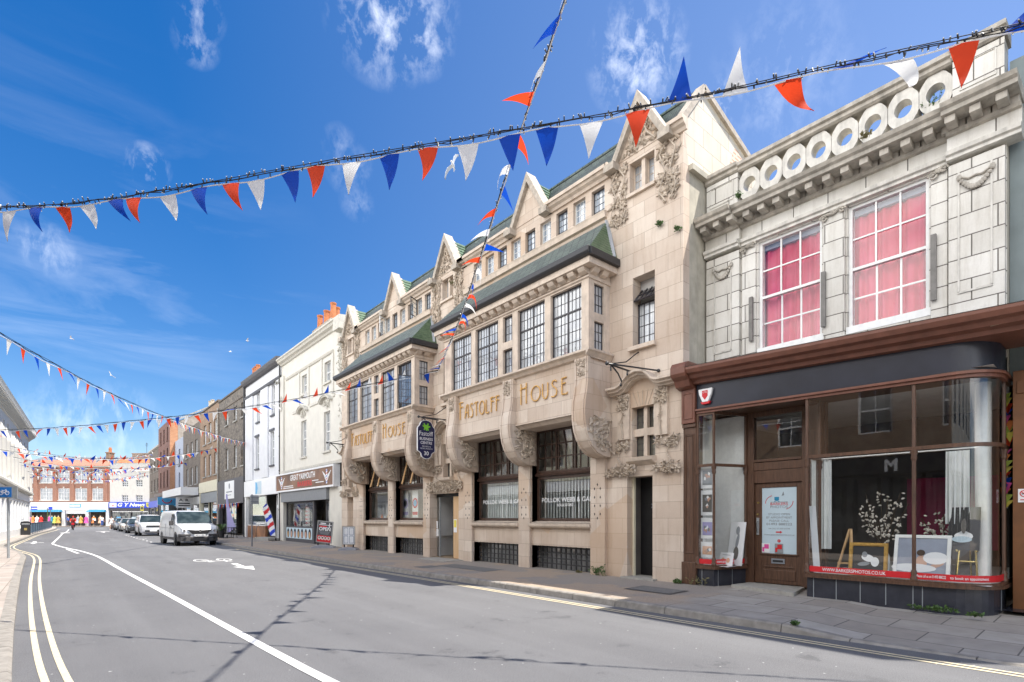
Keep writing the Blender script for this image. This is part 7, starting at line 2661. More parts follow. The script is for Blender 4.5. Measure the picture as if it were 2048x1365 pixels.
# ---------------------------------------------------------------- the left side and the end of the street
def left_blocks():
	phi = PI - math.atan(0.0337)
	root = thing('white_building', 'large white classical building with deep bracketed eaves and rounded pilasters on the left', 'building', (-2.8, 80, 0.1), phi, local=True)
	L = 34
	wins = []
	for z0, z1 in ((8.0, 9.3), (5.1, 7.2)):
		for k in range(12):
			wins.append((1.7 + k * 2.8, 1.1, z0, z1))
	mb = MB()
	holes_wall(mb, 0, 0.2, 0, L, 3.6, 10.1, [(c - w_ / 2, c + w_ / 2, a, b) for c, w_, a, b in wins])
	shell(mb, 0, 10, 0, L, 0, 10.1)
	mb.build('wall', 'white_stucco', root)
	for c, w_, a, b in wins:
		window(root, 0, c - w_ / 2, c + w_ / 2, a, b, 2, 3, 'white_paint', 'sash_pane', 0.06, 0.03, 0.06, rec=0.1)
	pl = MB()
	for k in range(13):
		y = 0.3 + k * 2.8
		pl.lathe([(0.36, 0), (0.34, 0.3), (0.30, 3.9), (0.36, 4.1), (0.30, 4.25), (0.12, 4.9), (0.0, 5.2)], (0.0, y, 3.7), 12)
	pl.build('column', 'white_stucco', root, smooth=True)
	ev = MB()
	moulding(ev, [(0.0, 9.9), (-0.1, 9.95), (-0.12, 10.2), (-0.62, 10.55), (-0.66, 10.75), (-0.72, 10.95), (-0.5, 11.0), (1.0, 11.15), (1.0, 9.9)], -0.5, L)
	y = -0.3
	while y < L:
		ev.prism([(-0.1, 9.98), (-0.6, 10.42), (-0.6, 10.54), (-0.1, 10.25)], 'y', y, y + 0.16)
		y += 0.52
	ev.build('eaves', 'stucco_moulding', root)
	# the low shop that stands before it
	phi2 = PI - math.atan(0.0175)
	root = thing('low_shop', 'low white shop with a sloping roof edge and tall pale windows at the left edge', 'building', (-2.43, 72, 0.1), phi2, local=True)
	L = 30
	mb = MB()
	panes = [(1.0 + k * 2.6, 2.1, 0.55, 2.75) for k in range(11)]
	holes_wall(mb, 0, 0.2, 0, L, 0, 3.6, [(c - w_ / 2, c + w_ / 2, a, b) for c, w_, a, b in panes])
	mb.face((0, 0, 0), (0.9, 0, 0), (0.9, 0, 4.6), (0, 0, 3.7))
	mb.build('wall', 'white_paint', root)
	for c, w_, a, b in panes:
		window(root, 0, c - w_ / 2, c + w_ / 2, a, b, 3, 1, 'white_upvc', 'sash_pane', 0.05, 0.05, 0.06, rec=0.08)
	rf = MB()
	rf.prism([(-0.3, 3.72), (-0.3, 3.86), (0.8, 4.75), (0.8, 4.6), (-0.02, 3.62)], 'y', -0.3, L)
	rf.build('roof', 'stucco_moulding', root)
	sb = MB()
	moulding(sb, [(0, 2.9), (-0.06, 2.92), (-0.06, 2.98), (0, 3.0)], 0, L)
	sb.build('fascia', 'pole_grey', root)


left_blocks()


def end_blocks():
	"""the two fronts that close the street: laid out in a frame whose x runs away from the lens and y to its left"""
	ang = math.atan2(FWD.y, FWD.x)
	D = 95.0
	B = Vector((0, 0, 0.1)) + FWD * D - RGT * 79

	def fr(name, lab, cat='building'):
		return thing(name, lab, cat, B, ang, local=True)
	Y = lambda u, dx=0.0: -((u - 1024) / 1070.0 * (D + dx)) - 79.0          # along the front, to the left
	Zv = lambda v: 1.45 + (1036 - v) / 1070.0 * D
	root = fr('brick_building', 'red brick two storey front with arched white windows over a long white shop fascia')
	y0, y1 = Y(219.6), Y(40)
	cols = [(135 + 0) for _ in ()]
	wx = [(52, 66), (80, 105), (116, 139), (150, 174), (184, 206)]
	wins = []
	for (a, b) in wx:
		wins.append((Y(b), Y(a), Zv(966), Zv(940)))
		wins.append((Y(b), Y(a), Zv(1001), Zv(977)))
	mb = MB()
	holes_wall(mb, 0, 0.2, y0, y1, Zv(1004), Zv(934), wins)
	shell(mb, 0, 10, y0, y1, 0, Zv(934))
	mb.build('wall', 'red_brick', root)
	for (a, b, c, d) in wins:
		window(root, 0, a, b, c, d, 4, 3, 'white_paint', 'sash_pane', 0.10, 0.045, 0.06, mids=(0.5,), midw=0.12, rec=0.08)
	pr = MB()
	for u in (72, 110, 144.5, 179, 211):
		pr.box(-0.14, 0.02, Y(u + 3.4), Y(u - 3.4), Zv(1004), Zv(935))
	pr.build('brick_pier', 'red_brick', root)
	tr = MB()
	moulding(tr, [(0, Zv(935.5)), (-0.25, Zv(934.6)), (-0.35, Zv(932.5)), (0.1, Zv(932)), (0.1, Zv(935.5))], y0, y1)
	for (a, b, c, d) in wins:
		tr.box(-0.05, 0.03, (a + b) / 2 - 0.1, (a + b) / 2 + 0.1, d, d + 0.28)
		tr.box(-0.08, 0.05, a - 0.08, b + 0.08, c - 0.14, c)
	tr.build('stone_trim', 'stucco_moulding', root)
	ar = MB()
	for (a, b, c, d) in wins[::2]:
		for s_ in (0, 1):
			p = [(a if s_ == 0 else b, d), (a + (b - a) * 0.3 if s_ == 0 else b - (b - a) * 0.3, d), (a if s_ == 0 else b, d - 0.30)]
			ar.prism(p, 'x', 0.02, 0.14)
	ar.build('window_arch', 'red_brick', root)
	rf = MB()
	rf.face((-0.3, y0, Zv(932)), (2.5, y0, Zv(917.5)), (2.5, y1, Zv(917.5)), (-0.3, y1, Zv(932)))
	rf.face((2.5, y0, Zv(917.5)), (4.5, y0, Zv(909)), (4.5, y1, Zv(909)), (2.5, y1, Zv(917.5)), mi=1)
	rf.face((4.5, y0, Zv(909)), (10, y0, Zv(934)), (10, y1, Zv(934)), (4.5, y1, Zv(909)), mi=1)
	rf.face((-0.3, y0, Zv(932)), (2.5, y0, Zv(917.5)), (4.5, y0, Zv(909)), (10, y0, Zv(934)), mi=1)
	rf.build('roof', ['red_pantile', 'grey_slate'], root)
	ch = MB()
	ch.box(1.8, 3.0, Y(224, 2.4), Y(217, 2.4), Zv(935), Zv(904))
	ch.box(1.7, 3.1, Y(225, 2.4), Y(216, 2.4), Zv(904), Zv(902))
	c_o = ch.build('chimney', 'brown_brick', root)
	p = MB()
	p.lathe([(0.3, 0), (0.24, 0.3), (0.28, 0.5), (0.2, 0.9)], (2.4, Y(220.5, 2.4), Zv(902)), 10)
	p.build('chimney_pot', 'terracotta_pot', c_o, smooth=True)
	f = MB()
	f.box(-0.35, 0.05, y0 + 0.05, Y(58), Zv(1020), Zv(1005))
	fo = f.build('fascia', 'white_upvc', root)
	s = MB()
	s.box(-0.42, -0.352, Y(165.5), Y(142.5), Zv(1015.5), Zv(1008.5))
	so = s.build('sign_panel', 'sky_blue', fo)
	t = MB()
	yy = Y(143.3)
	for i, wl_ in enumerate((0.12, 0.17, 0.2, 0.2, 0.14, 0.15, 0.17, 0.18, 0.14)):
		t.box(-0.43, -0.425, yy - wl_, yy, Zv(1014.2), Zv(1010))
		yy -= wl_ + 0.045
	t.build('writing', 'white_vinyl', so)
	g = MB()
	for (u0, u1) in ((126, 132), (173.5, 180), (214, 219.5)):
		g.box(-0.3, 0.2, Y(u1), Y(u0), 0, Zv(1020))
	g.build('shop_pier', 'white_upvc', root)
	aw = MB()
	for (u0, u1) in ((58, 127), (179.5, 214)):
		aw.prism([(-0.36, Zv(1021)), (-0.9, Zv(1023.5)), (-0.9, Zv(1024.5)), (0, Zv(1023.5))], 'y', Y(u1), Y(u0))
	aw.build('awning', 'teal_blue', root)
	rm = MB()
	rm.face((3, y0, 0), (3, y1, 0), (3, y1, 4.2), (3, y0, 4.2))
	rm.face((0, y0, 2.9), (3, y0, 2.9), (3, y1, 2.9), (0, y1, 2.9))
	rm.build('shop_room', 'room_dark', root)
	st = MB()
	st.box(-0.1, 0.2, Y(173), Y(132.5), Zv(1028), Zv(1020))
	st.build('shutter_box', 'white_upvc', root)

	root = fr('white_building', 'plain white front with two small barred windows above the blue newsagent board')
	y0, y1 = Y(304), Y(219.8)
	mb = MB()
	wins = [(Y(b), Y(a), Zv(d), Zv(c)) for (a, b, c, d) in ((244, 256, 990.5, 1003.5), (272, 285, 990.5, 1003.5), (244, 256, 960, 974), (272, 285, 960, 974))]
	holes_wall(mb, 0, 0.25, y0, y1, Zv(1004.5), Zv(926), wins)
	shell(mb, 0, 9, y0, y1, 0, Zv(926))
	mb.build('wall', 'white_stucco', root)
	for (a, b, c, d) in wins:
		window(root, 0, a, b, c, d, 3, 3, 'white_paint', 'dark_pane', 0.07, 0.07, 0.06, rec=0.12)
	m = MB()
	moulding(m, [(0, Zv(944)), (-0.1, Zv(943.5)), (-0.1, Zv(942.5)), (0, Zv(942))], y0 + 0.3, y1 - 0.3)
	m.build('string_course', 'stucco_moulding', root)
	rf = MB()
	rf.face((-0.1, y0 + 0.6, Zv(926)), (2.6, y0 + 0.6, Zv(915)), (2.6, y1, Zv(915)), (-0.1, y1, Zv(926)))
	rf.face((2.6, y0 + 0.6, Zv(915)), (9, y0 + 0.6, Zv(926)), (9, y1, Zv(926)), (2.6, y1, Zv(915)))
	rf.face((-0.1, y0 + 0.6, Zv(926)), (2.6, y0 + 0.6, Zv(915)), (9, y0 + 0.6, Zv(926)))
	rf.face((-0.1, y1, Zv(926)), (2.6, y1, Zv(915)), (9, y1, Zv(926)))
	rf.build('roof', 'orange_pantile', root)
	c = MB()
	c.box(2.0, 4.0, Y(303, 3), Y(272, 3), Zv(918), Zv(905.5))
	c.box(1.9, 4.1, Y(304, 3), Y(271, 3), Zv(905.5), Zv(904))
	c.build('chimney', 'stock_brick', root)
	an = MB()
	ya_ = Y(293.5, 3)
	an.tube([(3, ya_, Zv(906)), (3, ya_, Zv(881))], 0.035, 5)
	for v, hw in ((888, 0.22), (886, 0.3), (884, 0.22), (882.5, 0.18)):
		an.tube([(3, ya_ - hw, Zv(v)), (3, ya_ + hw, Zv(v))], 0.02, 4)
	an.build('aerial', 'iron_paint', root)
	f = MB()
	f.box(-0.35, 0.05, y0 + 0.1, y1 - 0.05, Zv(1016.5), Zv(1005))
	fo = f.build('fascia', 'royal_blue', root)
	t = MB()
	yb = Zv(1013.4)
	write(t, 'G Y News', -0.36, (Y(237) + Y(294)) / 2, yb, 0.62, 4.8, bold=0.05, shear=0.25)
	t.box(-0.362, -0.352, Y(236), Y(222), Zv(1015), Zv(1006.2))
	t.prism([(Y(295), Zv(1006)), (Y(303), Zv(1006)), (Y(303), Zv(1013)), (Y(299), Zv(1015.5)), (Y(295), Zv(1013))], 'x', -0.362, -0.352, 1)
	write(t, 'EP', -0.366, (Y(295) + Y(303)) / 2, Zv(1012.5), 0.38, 0.5, mi=2, bold=0.04)
	t.prism([(Y(227), Zv(1011)), (Y(231), Zv(1011)), (Y(229), Zv(1014))], 'x', -0.37, -0.363, 3)
	t.build('writing', ['white_vinyl', 'sign_yellow', 'leaf_green', 'red_vinyl'], fo)
	g = MB()
	g.box(-0.2, 0.1, y0 + 0.1, y1 - 0.05, Zv(1021.5), Zv(1016.6))
	g.build('shutter_box', 'charcoal_paint', root)
	for (a, b) in ((224, 262), (264, 300)):
		window(root, 0, Y(b), Y(a), 0.5, Zv(1021.6), 2, 1, 'charcoal_paint', 'dark_pane', 0.08, 0.05, 0.06, rec=0.02)
	w2 = MB()
	w2.box(-0.02, 0.04, Y(296), Y(225), Zv(1024.5), Zv(1022.8))
	w2.build('window_strip', 'white_upvc', root)
	for i, (u, col) in enumerate(((238, 'sky_blue'), (268, 'pale_blue_card'))):
		p = MB()
		p.box(-0.10, -0.03, Y(u + 4), Y(u - 4), Zv(1044), Zv(1034))
		p.build('window_poster', col, root)
	sb = MB()
	sb.box(0, 0.3, y0, y1, 0, 0.5)
	sb.build('stall_riser', 'charcoal_paint', root)
	# clothes for sale hung out before the shop
	M_ = Matrix.Translation(B) @ Matrix.Rotation(ang, 4, 'Z')
	items = [(70, 1.05, 'cloth_pink', 'pink'), (78, 1.05, 'cloth_orange', 'orange'), (86, 0.95, 'cloth_white', 'white'), (94, 0.95, 'cloth_red', 'red'), (110, 1.1, 'cloth_pink', 'magenta'), (115.5, 0.95, 'teal_blue', 'blue'),
			 (121, 1.0, 'cloth_lime', 'yellow'), (128, 1.1, 'cloth_ochre', 'mustard'), (167, 0.8, 'blue_grey_render', 'grey blue'), (172.5, 1.15, 'cloth_ochre', 'ochre'), (183, 1.15, 'cloth_pink', 'rose'), (198, 0.95, 'cloth_orange', 'coral'), (211, 1.15, 'cloth_peach', 'peach')]
	for u, h, mt, cn_ in items:
		P = M_ @ Vector((-1.2, Y(u), 0.02))
		root = thing('dress_stand', cn_ + ' garment on a display stand outside the shop at the end of the street', 'garment', P)
		g = MB()
		g.lathe([(0.34, 0.5), (0.26, 0.9), (0.17, 1.12), (0.22, 1.35), (0.20, 1.5), (0.07, 1.58)], (P.x, P.y, P.z), 12)
		for s in (-1, 1):
			q = Vector((RGT.x, RGT.y, 0)) * s
			g.tube([P + q * 0.2 + Vector((0, 0, 1.46)), P + q * 0.34 + Vector((0, 0, 1.1))], [0.08, 0.06], 6)
		g.build('garment', mt, root, smooth=True)
		g = MB()
		g.tube([P, P + Vector((0, 0, 0.55))], 0.03, 6)
		g.lathe([(0.2, 0), (0.2, 0.03)], P, 10)
		g.ball(P + Vector((0, 0, 1.68)), (0.09, 0.09, 0.11), 8, 6)
		g.build('stand', 'pale_pot', root)


end_blocks()


def opposite_row():
	"""the side of the street behind the lens: what the shop glass mirrors"""
	X = -3.6
	for (y0, y1, h, mat, name, lab, fm, sg) in ((1.0, 12.5, 8.6, 'brown_brick', 'brick_building', 'brown brick building across the street mirrored in the photo shop glass, black shop below', 'black_trim', 'M'),
											  (12.5, 26.0, 7.4, 'cream_paint', 'cream_building', 'cream building across the street mirrored in the solicitors windows', 'white_upvc', None),
											  (-14.0, 1.0, 8.6, 'white_stucco', 'white_building', 'white building across the street behind the lens', 'white_upvc', None),
											  (26.0, 40.5, 7.4, 'white_stucco', 'white_building', 'white building on the left before the low white shop', 'white_upvc', None)):
		L = y1 - y0
		root = thing(name, lab, 'building', (X, y1, 0.1), PI, local=True)
		n = max(2, int(L / 3))
		wins = [((k + 0.5) * L / n, 1.15, z0, z1) for k in range(n) for (z0, z1) in ((4.7, 6.5),)]
		mb = MB()
		holes_wall(mb, 0, 0.2, 0, L, 3.8, h, [(c - w_ / 2, c + w_ / 2, a, b) for c, w_, a, b in wins])
		shell(mb, 0, 8, 0, L, 0, h)
		mb.build('wall', mat, root)
		for c, w_, a, b in wins:
			window(root, 0, c - w_ / 2, c + w_ / 2, a, b, 2, 2, 'white_paint', 'dark_pane', 0.07, 0.03, 0.06, transoms=(0.5,), rec=0.1)
		f = MB()
		f.box(-0.15, 0.05, 0.1, L - 0.1, 3.1, 3.75)
		fo = f.build('fascia', fm, root)
		if sg:
			t = MB()
			write(t, sg, -0.16, L * 0.55, 3.22, 0.42, None, bold=0.06)
			t.build('writing', 'white_vinyl', fo)
		for k in range(n):
			window(root, 0, k * L / n + 0.2, (k + 1) * L / n - 0.2, 0.5, 3.05, 1, 1, 'charcoal_paint' if sg else 'white_upvc', 'dark_pane', 0.08, 0, 0.08, rec=-0.05)
		s = MB()
		s.box(-0.03, 0.1, 0.1, L - 0.1, 0, 0.5)
		s.build('stall_riser', fm, root)


opposite_row()
# ---------------------------------------------------------------- vehicles
def wheel(root, x, y, r, w_, turn=0.0, side=1):
	m = rotm('Z', turn)
	def rot(mb):
		c = Vector((x, y, r))
		mb.v = [c + m @ (v - c) for v in mb.v]
		return mb
	t = MB()
	t.lathe([(r * 0.62, -w_ / 2), (r * 0.94, -w_ / 2), (r, -w_ * 0.36), (r, w_ * 0.36), (r * 0.94, w_ / 2), (r * 0.62, w_ / 2), (r * 0.62, -w_ / 2)], (x, y, r), 24, axis='x', cap=False)
	wh = rot(t).build('wheel', 'rubber', root, smooth=True)
	h = MB()
	h.lathe([(r * 0.62, -w_ * 0.3), (r * 0.62, w_ * 0.3)], (x, y, r), 20, axis='x')
	for k in range(5):
		a = 2 * PI * k / 5
		h.bar((x + side * w_ * 0.32, y, r), (x + side * w_ * 0.32, y + r * 0.58 * math.cos(a), r + r * 0.58 * math.sin(a)), 0.03, 0.07)
	h.lathe([(r * 0.62, 0), (r * 0.58, 0.03), (r * 0.62, 0.03)], (x + side * w_ * 0.3, y, r), 20, axis='x', cap=False)
	rot(h).build('rim', 'alloy', wh)
	return wh


def car_shell(root, st, mat, name='body'):
	"""body skin from stations along y: (y, zlow, zbelt, ztop, half low, half belt, half top)"""
	rows = []
	for (y, zl, zb, zt, wl_, wb, wt_) in st:
		prof = [(wl_ * 0.93, zl), (wl_, zl + (zb - zl) * 0.18), (max(wl_, wb) * 1.0, zl + (zb - zl) * 0.55), (wb, zb)]
		if zt > zb + 0.02:
			prof += [(wb + (wt_ - wb) * 0.5, zb + (zt - zb) * 0.52), (wt_, zb + (zt - zb) * 0.90), (wt_ * 0.90, zt - (zt - zb) * 0.02), (wt_ * 0.5, zt + 0.015), (0.0, zt + 0.02)]
		else:
			prof += [(wb * 0.985, zb + 0.01), (wb * 0.95, zb + 0.03), (wb * 0.8, zb + 0.045), (wb * 0.45, zb + 0.06), (0.0, zb + 0.065)]
		left = [(-a, b) for a, b in prof]
		ring = [(a, y, b) for a, b in prof] + [(a, y, b) for a, b in reversed(left[:-1])]
		rows.append(ring)
	n = len(rows[0])
	mb = MB()
	vs = [v for r_ in rows for v in r_]
	fs = []
	for i in range(len(rows) - 1):
		for k in range(n):
			k2 = (k + 1) % n
			fs.append((i * n + k, i * n + k2, (i + 1) * n + k2, (i + 1) * n + k))
	fs += [tuple(range(n)), tuple((len(rows) - 1) * n + k for k in range(n))]
	mb.add(vs, fs)
	return mb.build(name, mat, root, smooth=True, autosmooth=38)


def van():
	root = thing('delivery_van', 'white panel van with dark lower bumper parked at the kerb, front wheels turned', 'van', (5.85, 33.75, 0), 0, local=True)
	# local frame: y = 0 at the nose, growing towards the tail; the nose looks down the street at the lens
	st = [(0.02, 0.42, 0.80, 0.80, 0.62, 0.66, 0.6), (0.10, 0.34, 0.92, 0.92, 0.82, 0.82, 0.7), (0.32, 0.30, 1.06, 1.06, 0.93, 0.90, 0.8), (0.70, 0.30, 1.14, 1.14, 0.965, 0.935, 0.85), (1.05, 0.30, 1.18, 1.22, 0.97, 0.95, 0.86),
		  (1.45, 0.30, 1.20, 1.62, 0.97, 0.955, 0.84), (1.85, 0.30, 1.20, 1.88, 0.97, 0.955, 0.83), (2.15, 0.30, 1.2, 1.94, 0.97, 0.955, 0.84), (3.2, 0.30, 1.2, 1.965, 0.975, 0.96, 0.86), (5.0, 0.32, 1.2, 1.96, 0.975, 0.96, 0.86), (5.3, 0.36, 1.2, 1.93, 0.96, 0.945, 0.84), (5.38, 0.42, 1.2, 1.85, 0.93, 0.92, 0.81)]
	car_shell(root, st, 'van_white')
	for (x, y, t, s) in ((-0.86, 0.98, R(-16), -1), (0.86, 0.98, R(-16), 1), (-0.86, 4.48, 0, -1), (0.86, 4.48, 0, 1)):
		wheel(root, x, y, 0.335, 0.23, t, s)
	ar = MB()
	for s in (-1, 1):
		for y in (0.98, 4.48):
			ar.lathe([(0.42, -0.02), (0.42, 0.02)], (s * 0.955, y, 0.36), 20, axis='x')
	ar.build('wheel_arch', 'grille_black', root)
	b = MB()
	b.prism([(-0.66, 0.005), (0.66, 0.005), (0.90, 0.10), (0.99, 0.35), (0.995, 0.58), (0.7, 0.6), (-0.7, 0.6), (-0.995, 0.58), (-0.99, 0.35), (-0.90, 0.10)], 'z', 0.25, 0.52)
	b.prism([(-0.72, 0.02), (-0.45, -0.01), (-0.40, 0.1), (-0.9, 0.3), (-0.98, 0.45), (-0.98, 0.2), (-0.9, 0.08)], 'z', 0.521, 0.66)
	b.prism([(0.72, 0.02), (0.45, -0.01), (0.40, 0.1), (0.9, 0.3), (0.98, 0.45), (0.98, 0.2), (0.9, 0.08)], 'z', 0.521, 0.66)
	b.build('bumper', 'bumper_grey', root, bevel=0.03)
	sl = MB()
	for s in (-1, 1):
		sl.box(s * 0.968, s * 0.988, 1.45, 4.02, 0.33, 0.46)
	sl.build('side_moulding', 'bumper_grey', root, bevel=0.006)
	li = MB()
	li.box(-0.44, 0.44, -0.02, 0.05, 0.30, 0.42)
	for s in (-1, 1):
		li.lathe([(0.07, -0.06), (0.07, 0.0)], (s * 0.72, 0.02, 0.42), 12, axis='y')
	li.build('air_intake', 'grille_black', root)
	g = MB()
	g.prism([(-0.60, 0.90), (-0.36, 0.66), (0.36, 0.66), (0.60, 0.90), (0.2, 0.86), (-0.2, 0.86)], 'y', -0.045, 0.12)
	go = g.build('grille', 'grille_black', root, bevel=0.01)
	gb = MB()
	for z, w_ in ((0.71, 0.36), (0.76, 0.42), (0.81, 0.46)):
		gb.box(-w_, w_, -0.055, -0.046, z, z + 0.015)
	gb.build('grille_bar', 'bumper_grey', go)
	bd = MB()
	bd.prism([(-0.075, 0.84), (0, 0.73), (0.075, 0.84), (0, 0.95)], 'y', -0.085, -0.056)
	bd.build('badge', 'chrome', root, bevel=0.008)
	for s in (-1, 1):
		h = MB()
		h.add([(s * 0.50, -0.01, 0.82), (s * 0.60, 0.0, 0.74), (s * 0.84, 0.10, 0.76), (s * 0.93, 0.30, 0.88), (s * 0.94, 0.42, 1.05), (s * 0.80, 0.16, 0.98), (s * 0.62, 0.05, 0.92),
			   (s * 0.50, 0.06, 0.82), (s * 0.60, 0.08, 0.74), (s * 0.84, 0.2, 0.76), (s * 0.90, 0.36, 0.88), (s * 0.90, 0.5, 1.05), (s * 0.78, 0.28, 0.98), (s * 0.6, 0.15, 0.92)],
			  [(0, 1, 2, 3, 4, 5, 6)] + [(i, (i + 1) % 7, 7 + (i + 1) % 7, 7 + i) for i in range(7)])
		ho = h.build('headlight', 'lamp_clear', root)
		q = MB()
		q.lathe([(0.06, -0.02), (0.065, 0.0), (0.04, 0.01)], (s * 0.74, 0.035, 0.84), 12, axis='y')
		q.build('lens', 'chrome', ho)
	p = MB()
	p.box(-0.27, 0.27, -0.05, -0.03, 0.53, 0.645)
	po = p.build('number_plate', 'white_vinyl', root)
	t = MB()
	me = text_mesh('AO16 LBA', 0, 0.03)
	xs = [v.co.x for v in me.vertices]
	t.add([((v.co.x - (max(xs) + min(xs)) / 2) * 0.46 / (max(xs) - min(xs)), -0.053, 0.555 + v.co.y * 0.07) for v in me.vertices], [tuple(q_.vertices) for q_ in me.polygons])
	t.build('writing', 'black_vinyl', po)
	# glass follows the skin a few millimetres proud
	w_ = MB()
	P = [(1.06, 0.80, 1.20, 0.875), (1.30, 0.80, 1.45, 0.83), (1.55, 0.78, 1.68, 0.80), (1.82, 0.74, 1.85, 0.755)]
	rows = []
	for (y, _, z, hw) in P:
		rows.append([(hw * k / 4, y - 0.03 - 0.02 * (1 - (k / 4) ** 2), z + 0.045 + 0.015 * (1 - (k / 4) ** 2)) for k in range(-4, 5)])
	vs = [v for r_ in rows for v in r_]
	w_.add(vs, [(i * 9 + k, i * 9 + k + 1, (i + 1) * 9 + k + 1, (i + 1) * 9 + k) for i in range(3) for k in range(8)])
	w_.build('windscreen', 'car_glass', root, smooth=True)
	for s in (-1, 1):
		d = MB()
		d.face((s * 0.969, 1.35, 1.22), (s * 0.969, 2.28, 1.22), (s * 0.885, 2.24, 1.76), (s * 0.885, 1.86, 1.78), (s * 0.925, 1.55, 1.56))
		d.build('side_window', 'car_glass', root)
		dl = MB()
		for (a, b) in (((1.28, 0.55), (1.34, 1.2)), ((2.33, 0.5), (2.33, 1.2)), ((3.5, 0.5), (3.5, 1.2))):
			dl.bar((s * 0.974, a[0], a[1]), (s * 0.972, b[0], b[1]), 0.012, 0.012)
		dl.bar((s * 0.976, 1.3, 0.95), (s * 0.976, 4.8, 0.98), 0.01, 0.02)
		do = dl.build('door_seam', 'pole_grey', root)
		h = MB()
		h.box(s * 0.965, s * 1.0, 2.05, 2.25, 1.0, 1.04)
		h.build('handle', 'grille_black', root, bevel=0.006)
		m = MB()
		m.box(s * 1.0, s * 1.2, 1.33, 1.42, 1.12, 1.38)
		m.bar((s * 0.94, 1.4, 1.2), (s * 1.02, 1.38, 1.22), 0.06, 0.06)
		m.build('wing_mirror', 'bumper_grey', root, bevel=0.025)
	wp = MB()
	wp.bar((-0.7, 1.02, 1.235), (0.0, 1.10, 1.31), 0.015, 0.015)
	wp.bar((0.0, 1.02, 1.24), (0.68, 1.10, 1.31), 0.015, 0.015)
	wp.build('wiper', 'grille_black', root)
	root.rotation_euler = (0, 0, R(3.4))


